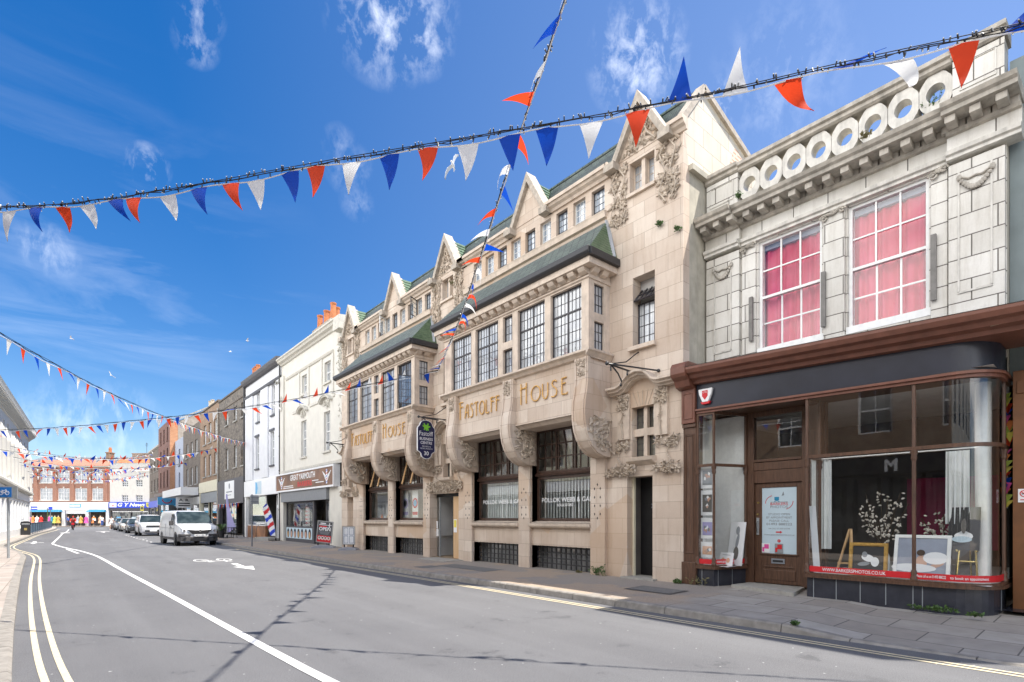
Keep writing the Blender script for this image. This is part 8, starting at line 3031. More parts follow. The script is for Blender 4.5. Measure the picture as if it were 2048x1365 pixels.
def car(name, lab, loc, L, W, H, mat, suv=False, rot=0.0, amber=False):
	root = thing(name, lab, 'car', loc, rot, local=True)
	hw = W / 2
	zl = 0.26 if suv else 0.2
	zb = 1.02 if suv else 0.86
	if suv:
		st = [(0.03, zl + 0.1, 0.82, 0.82, hw * 0.80, hw * 0.84, 0.6), (0.12, zl, 0.98, 0.98, hw * 0.93, hw * 0.92, 0.7), (0.6, zl, 1.05, 1.05, hw, hw * 0.97, 0.8), (1.25, zl, 1.10, 1.12, hw, hw * 0.98, 0.8), (1.60, zl, 1.12, 1.45, hw, hw * 0.98, hw * 0.84),
			  (2.0, zl, 1.12, H - 0.08, hw, hw * 0.98, hw * 0.80), (2.5, zl, 1.12, H, hw, hw * 0.98, hw * 0.80), (L - 0.6, zl, 1.12, H - 0.03, hw, hw * 0.97, hw * 0.80), (L - 0.15, zl + 0.05, 1.1, H - 0.25, hw * 0.97, hw * 0.94, hw * 0.78), (L, zl + 0.15, 1.05, 1.2, hw * 0.9, hw * 0.88, hw * 0.75)]
	else:
		st = [(0.03, zl + 0.12, 0.60, 0.60, hw * 0.74, hw * 0.76, 0.6), (0.18, zl, 0.70, 0.70, hw * 0.92, hw * 0.90, 0.7), (0.7, zl, 0.80, 0.80, hw, hw * 0.95, 0.8), (1.15, zl, 0.88, 0.90, hw, hw * 0.96, 0.8), (1.6, zl, 0.90, 1.22, hw, hw * 0.96, hw * 0.78),
			  (2.0, zl, 0.91, H - 0.06, hw, hw * 0.96, hw * 0.74), (2.5, zl, 0.92, H, hw, hw * 0.96, hw * 0.73), (3.2, zl, 0.93, H - 0.04, hw, hw * 0.96, hw * 0.73), (L - 0.45, zl + 0.03, 0.95, 1.12, hw * 0.98, hw * 0.94, hw * 0.76), (L - 0.1, zl + 0.1, 0.9, 0.98, hw * 0.93, hw * 0.88, hw * 0.74), (L, zl + 0.2, 0.8, 0.8, hw * 0.85, hw * 0.82, 0.6)]
	car_shell(root, st, mat)
	r = 0.37 if suv else 0.31
	for (x, y, s) in ((-hw + 0.1, 0.9, -1), (hw - 0.1, 0.9, 1), (-hw + 0.1, L - 0.95, -1), (hw - 0.1, L - 0.95, 1)):
		wheel(root, x, y, r, 0.22, 0, s)
	ar = MB()
	for s in (-1, 1):
		for y in (0.9, L - 0.95):
			ar.lathe([(r + 0.07, -0.02), (r + 0.07, 0.02)], (s * (hw - 0.015), y, r + 0.02), 18, axis='x')
	ar.build('wheel_arch', 'grille_black', root)
	y0, y1 = (1.22, 1.98) if suv else (1.15, 1.98)
	z0, z1 = (1.13, H - 0.1) if suv else (0.92, H - 0.08)
	w_ = MB()
	rows = []
	for t in (0, 0.5, 1):
		hw2 = hw * (0.90 + (0.72 - 0.90) * t)
		rows.append([(hw2 * k / 4, y0 + (y1 - y0) * t - 0.03 - 0.02 * (1 - (k / 4) ** 2), z0 + (z1 - z0) * t + 0.03 + 0.03 * (1 - (k / 4) ** 2) * (1 - t) + 0.02) for k in range(-4, 5)])
	w_.add([v for q in rows for v in q], [(i * 9 + k, i * 9 + k + 1, (i + 1) * 9 + k + 1, (i + 1) * 9 + k) for i in range(2) for k in range(8)])
	w_.build('windscreen', 'car_glass', root, smooth=True)
	for s in (-1, 1):
		d = MB()
		wt_ = hw * (0.80 if suv else 0.75)
		zb2 = (1.14 if suv else 0.93)
		d.face((s * (hw * 0.985), 1.55, zb2), (s * (hw * 0.985), L - 0.8, zb2 + 0.02), (s * (wt_ + 0.035), L - 1.1, H - 0.16), (s * (wt_ + 0.04), 2.05, H - 0.16))
		d.build('side_window', 'car_glass', root)
		m = MB()
		m.box(s * (hw + 0.02), s * (hw + 0.2), 1.5, 1.6, zb2, zb2 + 0.16)
		m.bar((s * hw * 0.95, 1.56, zb2 + 0.03), (s * (hw + 0.04), 1.56, zb2 + 0.05), 0.04, 0.04)
		m.build('wing_mirror', mat, root, bevel=0.03)
		h = MB()
		zc = 0.84 if suv else 0.62
		hz = 0.075
		h.add([(s * hw * 0.60, 0.03, zc - hz), (s * hw * 0.92, 0.14, zc - hz), (s * hw * 0.985, 0.35, zc + hz * 0.4), (s * hw * 0.94, 0.2, zc + hz), (s * hw * 0.60, 0.05, zc + hz), (s * hw * 0.60, 0.2, zc - hz), (s * hw * 0.9, 0.3, zc - hz), (s * hw * 0.93, 0.45, zc + hz * 0.4), (s * hw * 0.9, 0.4, zc + hz), (s * hw * 0.60, 0.25, zc + hz)],
			  [(0, 1, 2, 3, 4)] + [(i, (i + 1) % 5, 5 + (i + 1) % 5, 5 + i) for i in range(5)])
		h.build('headlight', 'lamp_amber' if (amber and s < 0) else 'lamp_clear', root)
	g = MB()
	zg = 0.84 if suv else 0.56
	g.box(-hw * 0.52, hw * 0.52, -0.01, 0.15, zg - 0.06, zg + 0.06)
	g.box(-hw * 0.62, hw * 0.62, -0.0, 0.15, zl + 0.10, zl + 0.24)
	g.build('grille', 'grille_black', root, bevel=0.01)
	p = MB()
	p.box(-0.26, 0.26, -0.03, -0.012, zl + 0.13 + (0.0 if suv else 0.08), zl + 0.24 + (0.0 if suv else 0.08))
	p.build('number_plate', 'white_vinyl', root)
	bp = MB()
	bp.box(-hw * 0.7, hw * 0.7, -0.015, 0.1, zl - 0.02, zl + 0.05)
	bp.build('front_skirt', 'bumper_grey', root, bevel=0.01)
	return root


van()
car('parked_car', 'white four by four with dark grille parked behind the white van', (6.0, 54.6, 0), 4.78, 1.93, 1.80, 'car_white', True, amber=True)
car('parked_car', 'dark saloon half hidden behind the white four by four', (5.95, 64.8, 0), 4.4, 1.78, 1.45, 'car_dark')
car('parked_car', 'white hatchback with amber lamp two behind the white four by four', (5.95, 73.0, 0), 4.3, 1.80, 1.48, 'car_cream', amber=True)
car('parked_car', 'grey hatchback behind the white hatchback in the parked line', (6.0, 82.0, 0), 4.2, 1.78, 1.46, 'car_grey')
car('parked_car', 'dark car at the far end of the parked line', (6.1, 90.5, 0), 4.3, 1.80, 1.5, 'car_dark')


# ---------------------------------------------------------------- people
def person(lab, joints, mats, height=1.75, loc=(0, 0, 0), rot=0.0, hair='hair_brown', cap=None):
	"""one skinned figure from its joints (local frame, facing -y); mats: (skin, upper, lower, shoes)"""
	root = thing('person', lab, 'person', loc, rot, local=True)
	J = {k: Vector(v) for k, v in joints.items()}
	def limb(chain, radii, n=8):
		mb.tube([J[c] if isinstance(c, str) else c for c in chain], radii, n)
	def skin(parts, name, mat):
		"""skeleton edges with a radius per joint, grown into one surface"""
		vs, es, rs = [], [], []
		idx = {}
		for a, ra, b, rb in parts:
			for k, r_ in ((a, ra), (b, rb)):
				key = k if isinstance(k, str) else tuple(round(c, 4) for c in k)
				if key not in idx:
					idx[key] = len(vs)
					vs.append(J[k] if isinstance(k, str) else Vector(k))
					rs.append(r_)
			ka = a if isinstance(a, str) else tuple(round(c, 4) for c in a)
			kb = b if isinstance(b, str) else tuple(round(c, 4) for c in b)
			es.append((idx[ka], idx[kb]))
		me = bpy.data.meshes.new(name)
		me.from_pydata(vs, es, [])
		o = bpy.data.objects.new(name, me)
		C.objects.link(o)
		md = o.modifiers.new('skin', 'SKIN')
		for i, r_ in enumerate(rs):
			rr = r_ if isinstance(r_, tuple) else (r_, r_)
			me.skin_vertices[0].data[i].radius = rr
		me.skin_vertices[0].data[0].use_root = True
		o.modifiers.new('sub', 'SUBSURF').levels = 2
		o.modifiers['sub'].render_levels = 2
		dg = bpy.context.evaluated_depsgraph_get()
		m2 = bpy.data.meshes.new_from_object(o.evaluated_get(dg))
		bpy.data.objects.remove(o)
		m2.materials.clear()
		m2.materials.append(M[mat])
		m2.polygons.foreach_set('use_smooth', [True] * len(m2.polygons))
		o = bpy.data.objects.new(name, m2)
		C.objects.link(o)
		o.parent = root
		ORG[o] = Vector((0, 0, 0))
		return o
	sk, up, lo, sh = mats
	hd = J['head']
	ne = J['neck']
	# body: one surface from the head down to hands and feet
	parts = [('pelvis', (0.15, 0.11), 'waist', (0.135, 0.10)), ('waist', (0.135, 0.10), 'chest', (0.165, 0.115)), ('chest', (0.165, 0.115), 'neck', 0.055), ('neck', 0.055, 'head', (0.075, 0.095)),
			 ('head', (0.075, 0.095), tuple(hd + Vector((0, 0.01, 0.10))), 0.06)]
	for s in 'LR':
		parts += [('chest', (0.165, 0.115), 'sh' + s, 0.062), ('sh' + s, 0.062, 'el' + s, 0.045), ('el' + s, 0.045, 'ha' + s, 0.030),
				  ('pelvis', (0.15, 0.11), 'hi' + s, 0.10), ('hi' + s, 0.10, 'kn' + s, 0.062), ('kn' + s, 0.062, 'an' + s, 0.042), ('an' + s, 0.042, 'to' + s, 0.035)]
	body = skin(parts, 'body', sk)
	# hands: palm and five fingers from each wrist
	hb = MB()
	for s in 'LR':
		h = J['ha' + s]
		d = (h - J['el' + s]).normalized()
		sidev = d.cross(Vector((0, 1, 0)))
		if sidev.length < 0.2:
			sidev = Vector((1, 0, 0))
		sidev.normalize()
		bend = d.cross(sidev).normalized()
		hb.obox(h + d * 0.045, (0.09, 0.075, 0.028), Matrix((d, sidev, bend)).transposed())
		for k, (off, ln) in enumerate(((-0.03, 0.065), (-0.01, 0.075), (0.01, 0.07), (0.03, 0.055))):
			a = h + d * 0.088 + sidev * off
			b = a + d * ln * 0.55 + bend * 0.01
			hb.tube([a, b, b + d * ln * 0.4 + bend * 0.022], [0.0095, 0.009, 0.007], 5)
		a = h + d * 0.03 + sidev * -0.036
		hb.tube([a, a + d * 0.035 - sidev * 0.022, a + d * 0.06 - sidev * 0.02 + bend * 0.015], [0.012, 0.011, 0.008], 5)
	hb.build('hand', sk, body, smooth=True)
	fc = MB()
	fc.ball(hd + Vector((0, -0.105, 0.01)), (0.014, 0.022, 0.02), 6, 4)
	for sx in (-1, 1):
		fc.ball(hd + Vector((sx * 0.083, 0.0, 0.015)), (0.012, 0.02, 0.032), 6, 4)
	fc.build('face', sk, body, smooth=True)
	ey = MB()
	for sx in (-1, 1):
		ey.ball(hd + Vector((sx * 0.032, -0.088, 0.035)), 0.012, 6, 4)
	ey.box(hd.x - 0.025, hd.x + 0.025, hd.y - 0.098, hd.y - 0.088, hd.z - 0.048, hd.z - 0.042)
	ey.build('eyes_and_mouth', 'hair_brown', body)
	hr = MB()
	hr.ball(hd + Vector((0, 0.02, 0.055)), (0.09, 0.105, 0.10), 12, 8)
	hr.build('helmet' if cap else 'hair', cap or hair, root, smooth=True)
	up_parts = [('waist', (0.16, 0.125), 'chest', (0.185, 0.135)), ('waist', (0.16, 0.125), 'pelvis', (0.165, 0.13))]
	for s in 'LR':
		m = J['sh' + s].lerp(J['el' + s], 0.75)
		up_parts += [('chest', (0.185, 0.135), 'sh' + s, 0.08), ('sh' + s, 0.08, tuple(m), 0.066)]
		if up != 'cloth_white':
			up_parts += [(tuple(m), 0.066, tuple(J['el' + s].lerp(J['ha' + s], 0.85)), 0.048)]
	skin(up_parts, 'top', up)
	lo_parts = []
	for s in 'LR':
		k = J['kn' + s].lerp(J['hi' + s], 0.15) if lo == 'cloth_white' else J['an' + s].lerp(J['kn' + s], 0.12)
		lo_parts += [('pelvis', (0.165, 0.12), 'hi' + s, 0.115)]
		if lo == 'cloth_white':
			lo_parts += [('hi' + s, 0.115, tuple(k), 0.085)]
		else:
			lo_parts += [('hi' + s, 0.115, 'kn' + s, 0.078), ('kn' + s, 0.078, tuple(k), 0.06)]
	skin(lo_parts, 'trousers', lo)
	sb = MB()
	for s in 'LR':
		a, t = J['an' + s], J['to' + s]
		sb.tube([a + Vector((0, 0.05, -0.03)), a.lerp(t, 0.5) + Vector((0, 0, -0.01)), t + Vector((0, -0.03, 0))], [0.05, 0.052, 0.04], 8)
	sb.build('shoe', sh, root, smooth=True)
	return root


STAND = dict(pelvis=(0, 0, 0.93), waist=(0, 0.0, 1.08), chest=(0, 0.01, 1.32), neck=(0, 0.0, 1.50), head=(0, -0.02, 1.62),
			 shL=(0.19, 0, 1.42), elL=(0.25, 0.02, 1.14), haL=(0.26, -0.06, 0.90), shR=(-0.19, 0, 1.42), elR=(-0.25, 0.02, 1.14), haR=(-0.26, -0.06, 0.90),
			 hiL=(0.09, 0, 0.90), knL=(0.10, -0.02, 0.50), anL=(0.10, 0.02, 0.09), toL=(0.12, -0.14, 0.045), hiR=(-0.09, 0, 0.90), knR=(-0.10, -0.02, 0.50), anR=(-0.10, 0.02, 0.09), toR=(-0.12, -0.14, 0.045))
WALK = dict(STAND, haL=(0.25, -0.18, 0.95), elL=(0.25, -0.02, 1.15), haR=(-0.26, 0.10, 0.93), elR=(-0.25, 0.10, 1.15), knL=(0.09, 0.05, 0.50), anL=(0.09, 0.26, 0.16), toL=(0.10, 0.16, 0.06), knR=(-0.10, -0.16, 0.52), anR=(-0.10, -0.20, 0.09), toR=(-0.11, -0.36, 0.05))
BEND = dict(STAND, waist=(0, -0.08, 1.05), chest=(0, -0.26, 1.20), neck=(0, -0.42, 1.27), head=(0, -0.52, 1.33), shL=(0.19, -0.34, 1.26), elL=(0.22, -0.42, 0.98), haL=(0.16, -0.55, 0.80), shR=(-0.19, -0.34, 1.26), elR=(-0.22, -0.42, 0.98), haR=(-0.16, -0.55, 0.80))
RIDE = dict(pelvis=(0, 0.20, 0.98), waist=(0, 0.12, 1.13), chest=(0, -0.02, 1.34), neck=(0, -0.12, 1.50), head=(0, -0.17, 1.63), shL=(0.19, -0.06, 1.42), elL=(0.28, -0.22, 1.20), haL=(0.25, -0.42, 1.06), shR=(-0.19, -0.06, 1.42), elR=(-0.28, -0.22, 1.20), haR=(-0.25, -0.42, 1.06),
			hiL=(0.10, 0.16, 0.95), knL=(0.13, -0.20, 0.74), anL=(0.12, 0.02, 0.42), toL=(0.13, -0.12, 0.36), hiR=(-0.10, 0.16, 0.95), knR=(-0.13, -0.10, 0.55), anR=(-0.12, 0.10, 0.18), toR=(-0.13, -0.04, 0.12))
person('person in a white shirt and white shorts walking beside the parked cars', WALK, ('skin', 'cloth_white', 'cloth_white', 'white_card'), loc=(4.9, 86.0, 0), rot=R(-8))
CY = (1.12, 86.5, 0)
person('person in a red jacket and red helmet riding a red bicycle towards the camera', RIDE, ('skin', 'cloth_red', 'cloth_dark', 'cloth_dark'), loc=CY, rot=R(-4), cap='cloth_red')


def bicycle(loc, rot):
	root = thing('bicycle', 'red bicycle with front bag ridden by the person in red', 'bicycle', loc, rot, local=True)
	for y in (-0.52, 0.52):
		w_ = MB()
		w_.tube([(0, y + 0.33 * math.cos(k * PI / 12), 0.34 + 0.33 * math.sin(k * PI / 12)) for k in range(25)], 0.02, 6, cap=False)
		wo_ = w_.build('wheel', 'rubber', root, smooth=True)
		s = MB()
		for k in range(10):
			s.tube([(0, y, 0.34), (0, y + 0.32 * math.cos(k * PI / 5), 0.34 + 0.32 * math.sin(k * PI / 5))], 0.003, 3)
		s.build('spokes', 'galvanised', wo_)
	f = MB()
	for a, b in (((0, 0.52, 0.34), (0, 0.05, 0.30)), ((0, 0.05, 0.30), (0, 0.2, 0.86)), ((0, 0.52, 0.34), (0, 0.17, 0.75)), ((0, 0.05, 0.30), (0, -0.36, 0.82)), ((0, 0.18, 0.80), (0, -0.36, 0.88)), ((0, -0.52, 0.34), (0, -0.35, 0.98))):
		f.tube([a, b], 0.018, 6)
	f.build('frame', 'red_vinyl', root)
	h = MB()
	h.tube([(-0.27, -0.38, 1.03), (-0.1, -0.42, 1.0), (0.1, -0.42, 1.0), (0.27, -0.38, 1.03)], 0.014, 6)
	h.build('handlebar', 'black_vinyl', root, smooth=True)
	s = MB()
	s.ball((0, 0.22, 0.90), (0.08, 0.13, 0.035), 8, 5)
	s.build('saddle', 'black_vinyl', root, smooth=True)
	g = MB()
	g.box(-0.14, 0.14, -0.66, -0.44, 0.66, 0.92)
	g.build('front_bag', 'red_vinyl', root, bevel=0.02)
	c = MB()
	c.tube([(0.0, 0.05, 0.30), (0.12, 0.04, 0.34), (0.12, -0.08, 0.33)], 0.012, 5)
	c.tube([(0.0, 0.05, 0.30), (-0.12, 0.06, 0.2), (-0.12, 0.0, 0.13)], 0.012, 5)
	c.build('pedal_crank', 'black_vinyl', root)


bicycle(CY, R(-4))


def at_lens(u, dist, z=0.1):
	v = FWD * dist + RGT * ((u - 1024) / 1070.0 * dist)
	return (v.x, v.y, z)


for (u, dist, J_, up, lo, rt, lab) in ((190, 91.5, BEND, 'cloth_white', 'cloth_dark', 200, 'person in a white top bending over the goods outside the end shop'),
									 (204, 91.0, STAND, 'cloth_white', 'cloth_blue', 20, 'person in a white top and blue trousers standing outside the end shop'),
									 (136, 91.8, STAND, 'cloth_blue', 'cloth_dark', 60, 'person in a blue top standing left of the cyclist by the end shop')):
	person(lab, J_, ('skin', up, lo, 'cloth_dark'), loc=at_lens(u, dist), rot=R(rt))


# ---------------------------------------------------------------- street furniture
def street_things():
	# cycle route sign, left edge
	root = thing('cycle_sign', 'blue cycle route sign on a grey post at the left edge', 'sign', (-1.45, 26.2, 0.1))
	p = MB()
	p.tube([(-1.45, 26.2, 0.1), (-1.45, 26.2, 2.62)], 0.04, 10)
	p.build('post', 'galvanised', root, smooth=True)
	t = Vector(RGT)
	m = Matrix((RGT, Vector((0, 0, 1)), -FWD)).transposed()
	c0 = Vector((-1.45, 26.2, 2.46)) - FWD * 0.06
	b = MB()
	b.obox(c0 + RGT * -0.02, (0.80, 0.43, 0.02), m)
	bo = b.build('plate', 'galvanised', root)
	q = MB()
	q.obox(c0 + RGT * -0.08 - FWD * 0.013, (0.52, 0.35, 0.004), m)
	q.build('blue_panel', 'sign_blue', bo)
	w_ = MB()
	o = c0 + RGT * -0.08 - FWD * 0.02
	def P(a, z):
		return o + RGT * a + Vector((0, 0, z))
	for a in (-0.11, 0.11):
		pts = [P(a + 0.065 * math.cos(k * PI / 8), -0.03 + 0.065 * math.sin(k * PI / 8)) for k in range(17)]
		for x, y in zip(pts[:-1], pts[1:]):
			w_.bar(x, y, 0.004, 0.014)
	for x, y in (((-0.11, -0.03), (-0.06, 0.05)), ((-0.06, 0.05), (0.08, 0.06)), ((-0.06, 0.05), (0.01, -0.03)), ((0.01, -0.03), (0.08, 0.06)), ((0.11, -0.03), (0.07, 0.09)), ((0.03, 0.10), (0.08, 0.09)), ((-0.11, -0.03), (0.01, -0.03)), ((-0.09, 0.07), (-0.03, 0.07))):
		w_.bar(P(*x), P(*y), 0.004, 0.014)
	w_.build('bicycle_symbol', 'white_vinyl', bo)
	# bin
	bx, by = -2.3, 60.8
	root = thing('litter_bin', 'black square litter bin with a domed top beside the blue railing', 'bin', (bx, by, 0.1))
	b = MB()
	b.prism([(bx - 0.30, by - 0.26), (bx + 0.30, by - 0.26), (bx + 0.30, by + 0.26), (bx - 0.30, by + 0.26)], 'z', 0.1, 0.95)
	b.build('body', 'bin_black', root, bevel=0.02)
	b = MB()
	b.prism([(bx - 0.34, 1.06), (bx + 0.34, 1.06), (bx + 0.30, 1.20), (bx + 0.12, 1.26), (bx - 0.12, 1.26), (bx - 0.30, 1.20)], 'y', by - 0.28, by + 0.28)
	for s in (-1, 1):
		b.box(bx + s * 0.30 - 0.04, bx + s * 0.30 + 0.04, by - 0.25, by + 0.25, 0.95, 1.06)
	b.build('hood', 'bin_black', root, bevel=0.02)
	b = MB()
	b.box(bx - 0.09, bx + 0.09, by - 0.27, by - 0.262, 0.5, 0.7)
	b.build('crest', 'brass', root)
	b = MB()
	b.box(bx - 0.26, bx + 0.26, by - 0.22, by + 0.22, 0.951, 1.02)
	b.build('liner', 'galvanised', root)
	# railing along the kerb
	a, b2 = Vector((-2.05, 61.6, 0.1)), Vector((-1.05, 99.0, 0.1))
	root = thing('railing', 'blue grey pedestrian railing along the kerb behind the litter bin', 'railing', a)
	n = 13
	for i in range(n):
		q0 = a.lerp(b2, i / n)
		q1 = a.lerp(b2, (i + 0.97) / n)
		m = MB()
		for z in (0.15, 0.98):
			m.bar(q0 + Vector((0, 0, z)), q1 + Vector((0, 0, z)), 0.05, 0.05)
		for k in range(13):
			p = q0.lerp(q1, k / 12)
			m.bar(p + Vector((0, 0, 0.15)), p + Vector((0, 0, 0.98)), 0.02 if 0 < k < 12 else 0.06)
		for k in (0, 12):
			p = q0.lerp(q1, k / 12)
			m.bar(p, p + Vector((0, 0, 1.02)), 0.06)
		m.build('railing_panel', 'rail_blue', root)
	# finger posts far off
	for (u, d, z, lab, mat, bl) in ((101, 84, 3.3, 'grey post with a blue square sign by the end shop', 'pole_grey', 'royal_blue'), (95, 80, 3.0, 'green lamp like post beside the blue square sign', 'leaf_green', 'pole_grey')):
		x, y, _ = at_lens(u, d)
		root = thing('sign_post', lab, 'sign', (x, y, 0.1))
		p = MB()
		p.tube([(x, y, 0.1), (x, y, z)], 0.05, 8)
		p.build('post', mat, root)
		b = MB()
		b.obox((x, y - 0.1, z - 0.25), (0.6 if bl == 'royal_blue' else 0.25, 0.04, 0.45 if bl == 'royal_blue' else 0.2), rotm('Z', -HEAD))
		b.build('plate', bl, root)
	x, y, _ = at_lens(62, 76)
	root = thing('finger_post', 'pale finger post with two blue arms above the railing', 'sign', (x, y, 0.1))
	p = MB()
	p.tube([(x, y, 0.1), (x, y, 3.3)], 0.045, 8)
	p.build('post', 'galvanised', root)
	b = MB()
	for z, s in ((3.05, 1), (2.7, 1)):
		c = Vector((x, y, z)) + RGT * 0.45 * s
		b.obox(c, (0.9, 0.04, 0.2), rotm('Z', -HEAD))
	b.build('arm', 'royal_blue', root)
	x, y, _ = at_lens(284, 80)
	root = thing('bus_stop', 'yellow and black bus stop flag in front of the newsagent', 'bus stop', (x, y, 0.1))
	p = MB()
	p.tube([(x, y, 0.1), (x, y, 3.4)], 0.05, 8)
	p.build('post', 'charcoal_paint', root)
	b = MB()
	b.obox((x, y - 0.08, 2.95), (0.5, 0.04, 0.75), rotm('Z', -HEAD))
	bo = b.build('flag', 'sign_yellow', root)
	b = MB()
	b.obox(Vector((x, y - 0.08, 2.98)) - FWD * 0.03, (0.3, 0.02, 0.36), rotm('Z', -HEAD))
	b.build('symbol', 'charcoal_paint', bo)
	# blank sign seen from behind, on the right pavement
	root = thing('road_sign', 'grey back of a small road sign on a slim post on the right pavement', 'sign', (7.3, 28.9, 0.12))
	p = MB()
	p.tube([(7.3, 28.9, 0.12), (7.3, 28.9, 2.72)], 0.036, 10)
	p.build('post', 'pole_grey', root, smooth=True)
	b = MB()
	b.box(7.22, 7.62, 28.87, 28.89, 2.24, 2.68)
	b.build('plate', 'galvanised', root)
	b = MB()
	b.box(7.24, 7.60, 28.84, 28.868, 2.34, 2.38)
	b.box(7.24, 7.60, 28.84, 28.868, 2.54, 2.58)
	b.build('channel', 'pole_grey', root)
	# pavement boards
	def board(name, lab, c, turn, wd, ht, z0, lean, painter):
		root = thing(name, lab, 'pavement sign', (c[0], c[1], 0.14), turn, local=True)
		bs = MB()
		bs.prism([(-wd * 0.72, 0.02), (-wd * 0.66, 0.07), (-wd * 0.35, 0.13), (wd * 0.35, 0.13), (wd * 0.66, 0.07), (wd * 0.72, 0.02), (wd * 0.72, 0), (-wd * 0.72, 0)], 'y', -0.24, 0.24)
		bs.build('base', 'stand_plastic', root, bevel=0.03)
		sp = MB()
		for s in (-1, 1):
			sp.tube([(s * wd * 0.35, 0, 0.12), (s * wd * 0.36, 0, z0 + 0.02)], 0.03, 8)
		sp.build('spring', 'black_vinyl', root)
		m = rotm('Y', lean)
		fr = MB()
		for (x0, x1, za, zb) in ((-wd / 2, -wd / 2 + 0.04, 0, ht), (wd / 2 - 0.04, wd / 2, 0, ht), (-wd / 2 + 0.04, wd / 2 - 0.04, 0, 0.04), (-wd / 2 + 0.04, wd / 2 - 0.04, ht - 0.04, ht)):
			fr.obox(Vector((0, 0, z0)) + m @ Vector(((x0 + x1) / 2, 0, (za + zb) / 2)), (x1 - x0, 0.05, zb - za), m)
		fr.build('frame', 'alloy', root)
		pn = MB()
		def quad(x0, x1, za, zb, mi, d=0):
			pn.add([Vector((0, 0, z0)) + m @ Vector((x, -0.012 - 0.002 * d, z)) for x, z in ((x0, za), (x1, za), (x1, zb), (x0, zb))], [(0, 1, 2, 3)], mi)
		def word(s, zc, h, w2, mi):
			me = text_mesh(s, 0, 0.04)
			xs = [v.co.x for v in me.vertices]
			pn.add([Vector((0, 0, z0)) + m @ Vector(((v.co.x - (max(xs) + min(xs)) / 2) * w2 / (max(xs) - min(xs)), -0.02, zc + v.co.y * h)) for v in me.vertices], [tuple(p_.vertices) for p_ in me.polygons], mi)
		mats = painter(quad, word, pn, m, wd, ht, z0)
		pn.build('poster', mats, root)

	def p1(quad, word, pn, m, wd, ht, z0):
		a = wd / 2 - 0.04
		quad(-a, a, 0.04, ht - 0.04, 0)
		quad(-a, a, 0.04, 0.34, 1, 1)
		word('OPEN', 0.57, 0.16, wd * 0.74, 2)
		quad(-a + 0.05, 0.08, ht - 0.20, ht - 0.17, 2, 2)
		quad(-a + 0.1, 0.03, ht - 0.14, ht - 0.09, 2, 2)
		quad(-a + 0.05, 0.08, ht - 0.29, ht - 0.23, 1, 2)
		for k in range(3):
			quad(-a + 0.08 + 0.03 * k, a - 0.08 - 0.03 * k, 0.50 - 0.05 * k, 0.525 - 0.05 * k, 3, 2)
		for s in (-1, 1):
			quad(0.2 + s * 0.02, 0.2 + s * 0.1, ht - 0.2, ht - 0.17, 2, 2)
		quad(0.18, 0.22, ht - 0.32, ht - 0.08, 2, 2)
		for i, x in enumerate((-0.22, -0.07, 0.07, 0.22)):
			c = Vector((x, 0, 0.22))
			for r_, mi, d in ((0.075, 2, 2), (0.05, 4, 3), (0.045, 5, 4)):
				pn.add([Vector((0, 0, z0)) + m @ (c + Vector((r_ * math.cos(k * PI / 6), -0.014 - 0.002 * d, (0.03 if mi == 5 else 0) + r_ * (0.6 if mi == 5 else 1.1) * math.sin(k * PI / 6)))) for k in range(12)], [tuple(range(12))], mi)
		return ['charcoal_paint', 'red_vinyl', 'white_vinyl', 'grey_vinyl', 'skin', 'hair_brown']

	def p2(quad, word, pn, m, wd, ht, z0):
		a = wd / 2 - 0.04
		quad(-a, a, 0.04, ht - 0.04, 0)
		for sx in (-1, 1):
			for sz in (0, 1):
				x0, x1 = (0.02, a - 0.02) if sx > 0 else (-a + 0.02, -0.02)
				za = 0.06 + sz * (ht - 0.1) / 2
				zb = za + (ht - 0.14) / 2
				quad(x0, x1, za, zb, 1, 1)
				quad(x0 + 0.03, x1 - 0.03, za + 0.03, zb - 0.03, 0, 2)
				for k in range(6):
					quad(x0 + 0.05, x1 - 0.05 - 0.02 * (k % 2), za + 0.06 + k * 0.04, za + 0.068 + k * 0.04, 2, 3)
		return ['white_card', 'grey_cloth', 'grey_vinyl']
	board('pavement_board', 'tilted pavement board reading OPEN outside the barber shop', (9.35, 24.75), R(-42), 0.74, 1.02, 0.24, R(6), p1)
	board('pavement_board', 'pavement board with four white menu sheets before the stone house', (9.55, 22.35), R(-42), 0.56, 0.80, 0.24, R(0), p2)
	# feather flags
	def feather(name, lab, c, turn, h, wd, mats, stripes, lean):
		root = thing(name, lab, 'flag', (c[0], c[1], 0.14), turn, local=True)
		pl = MB()
		pts = [(lean * t * t * h, 0, 0.05 + h * t) for t in [k / 8 for k in range(9)]]
		pl.tube(pts, [0.02 - 0.0018 * k for k in range(9)], 6)
		pl.build('pole', 'galvanised', root, smooth=True)
		bs = MB()
		bs.box(-0.4, 0.4, -0.05, 0.05, 0, 0.04)
		bs.box(-0.05, 0.05, -0.4, 0.4, 0, 0.039)
		bs.lathe([(0.05, 0.03), (0.04, 0.2)], (0, 0, 0), 10)
		bs.build('base', 'black_vinyl', root)
		cl = MB()
		n = 44
		nc = 6
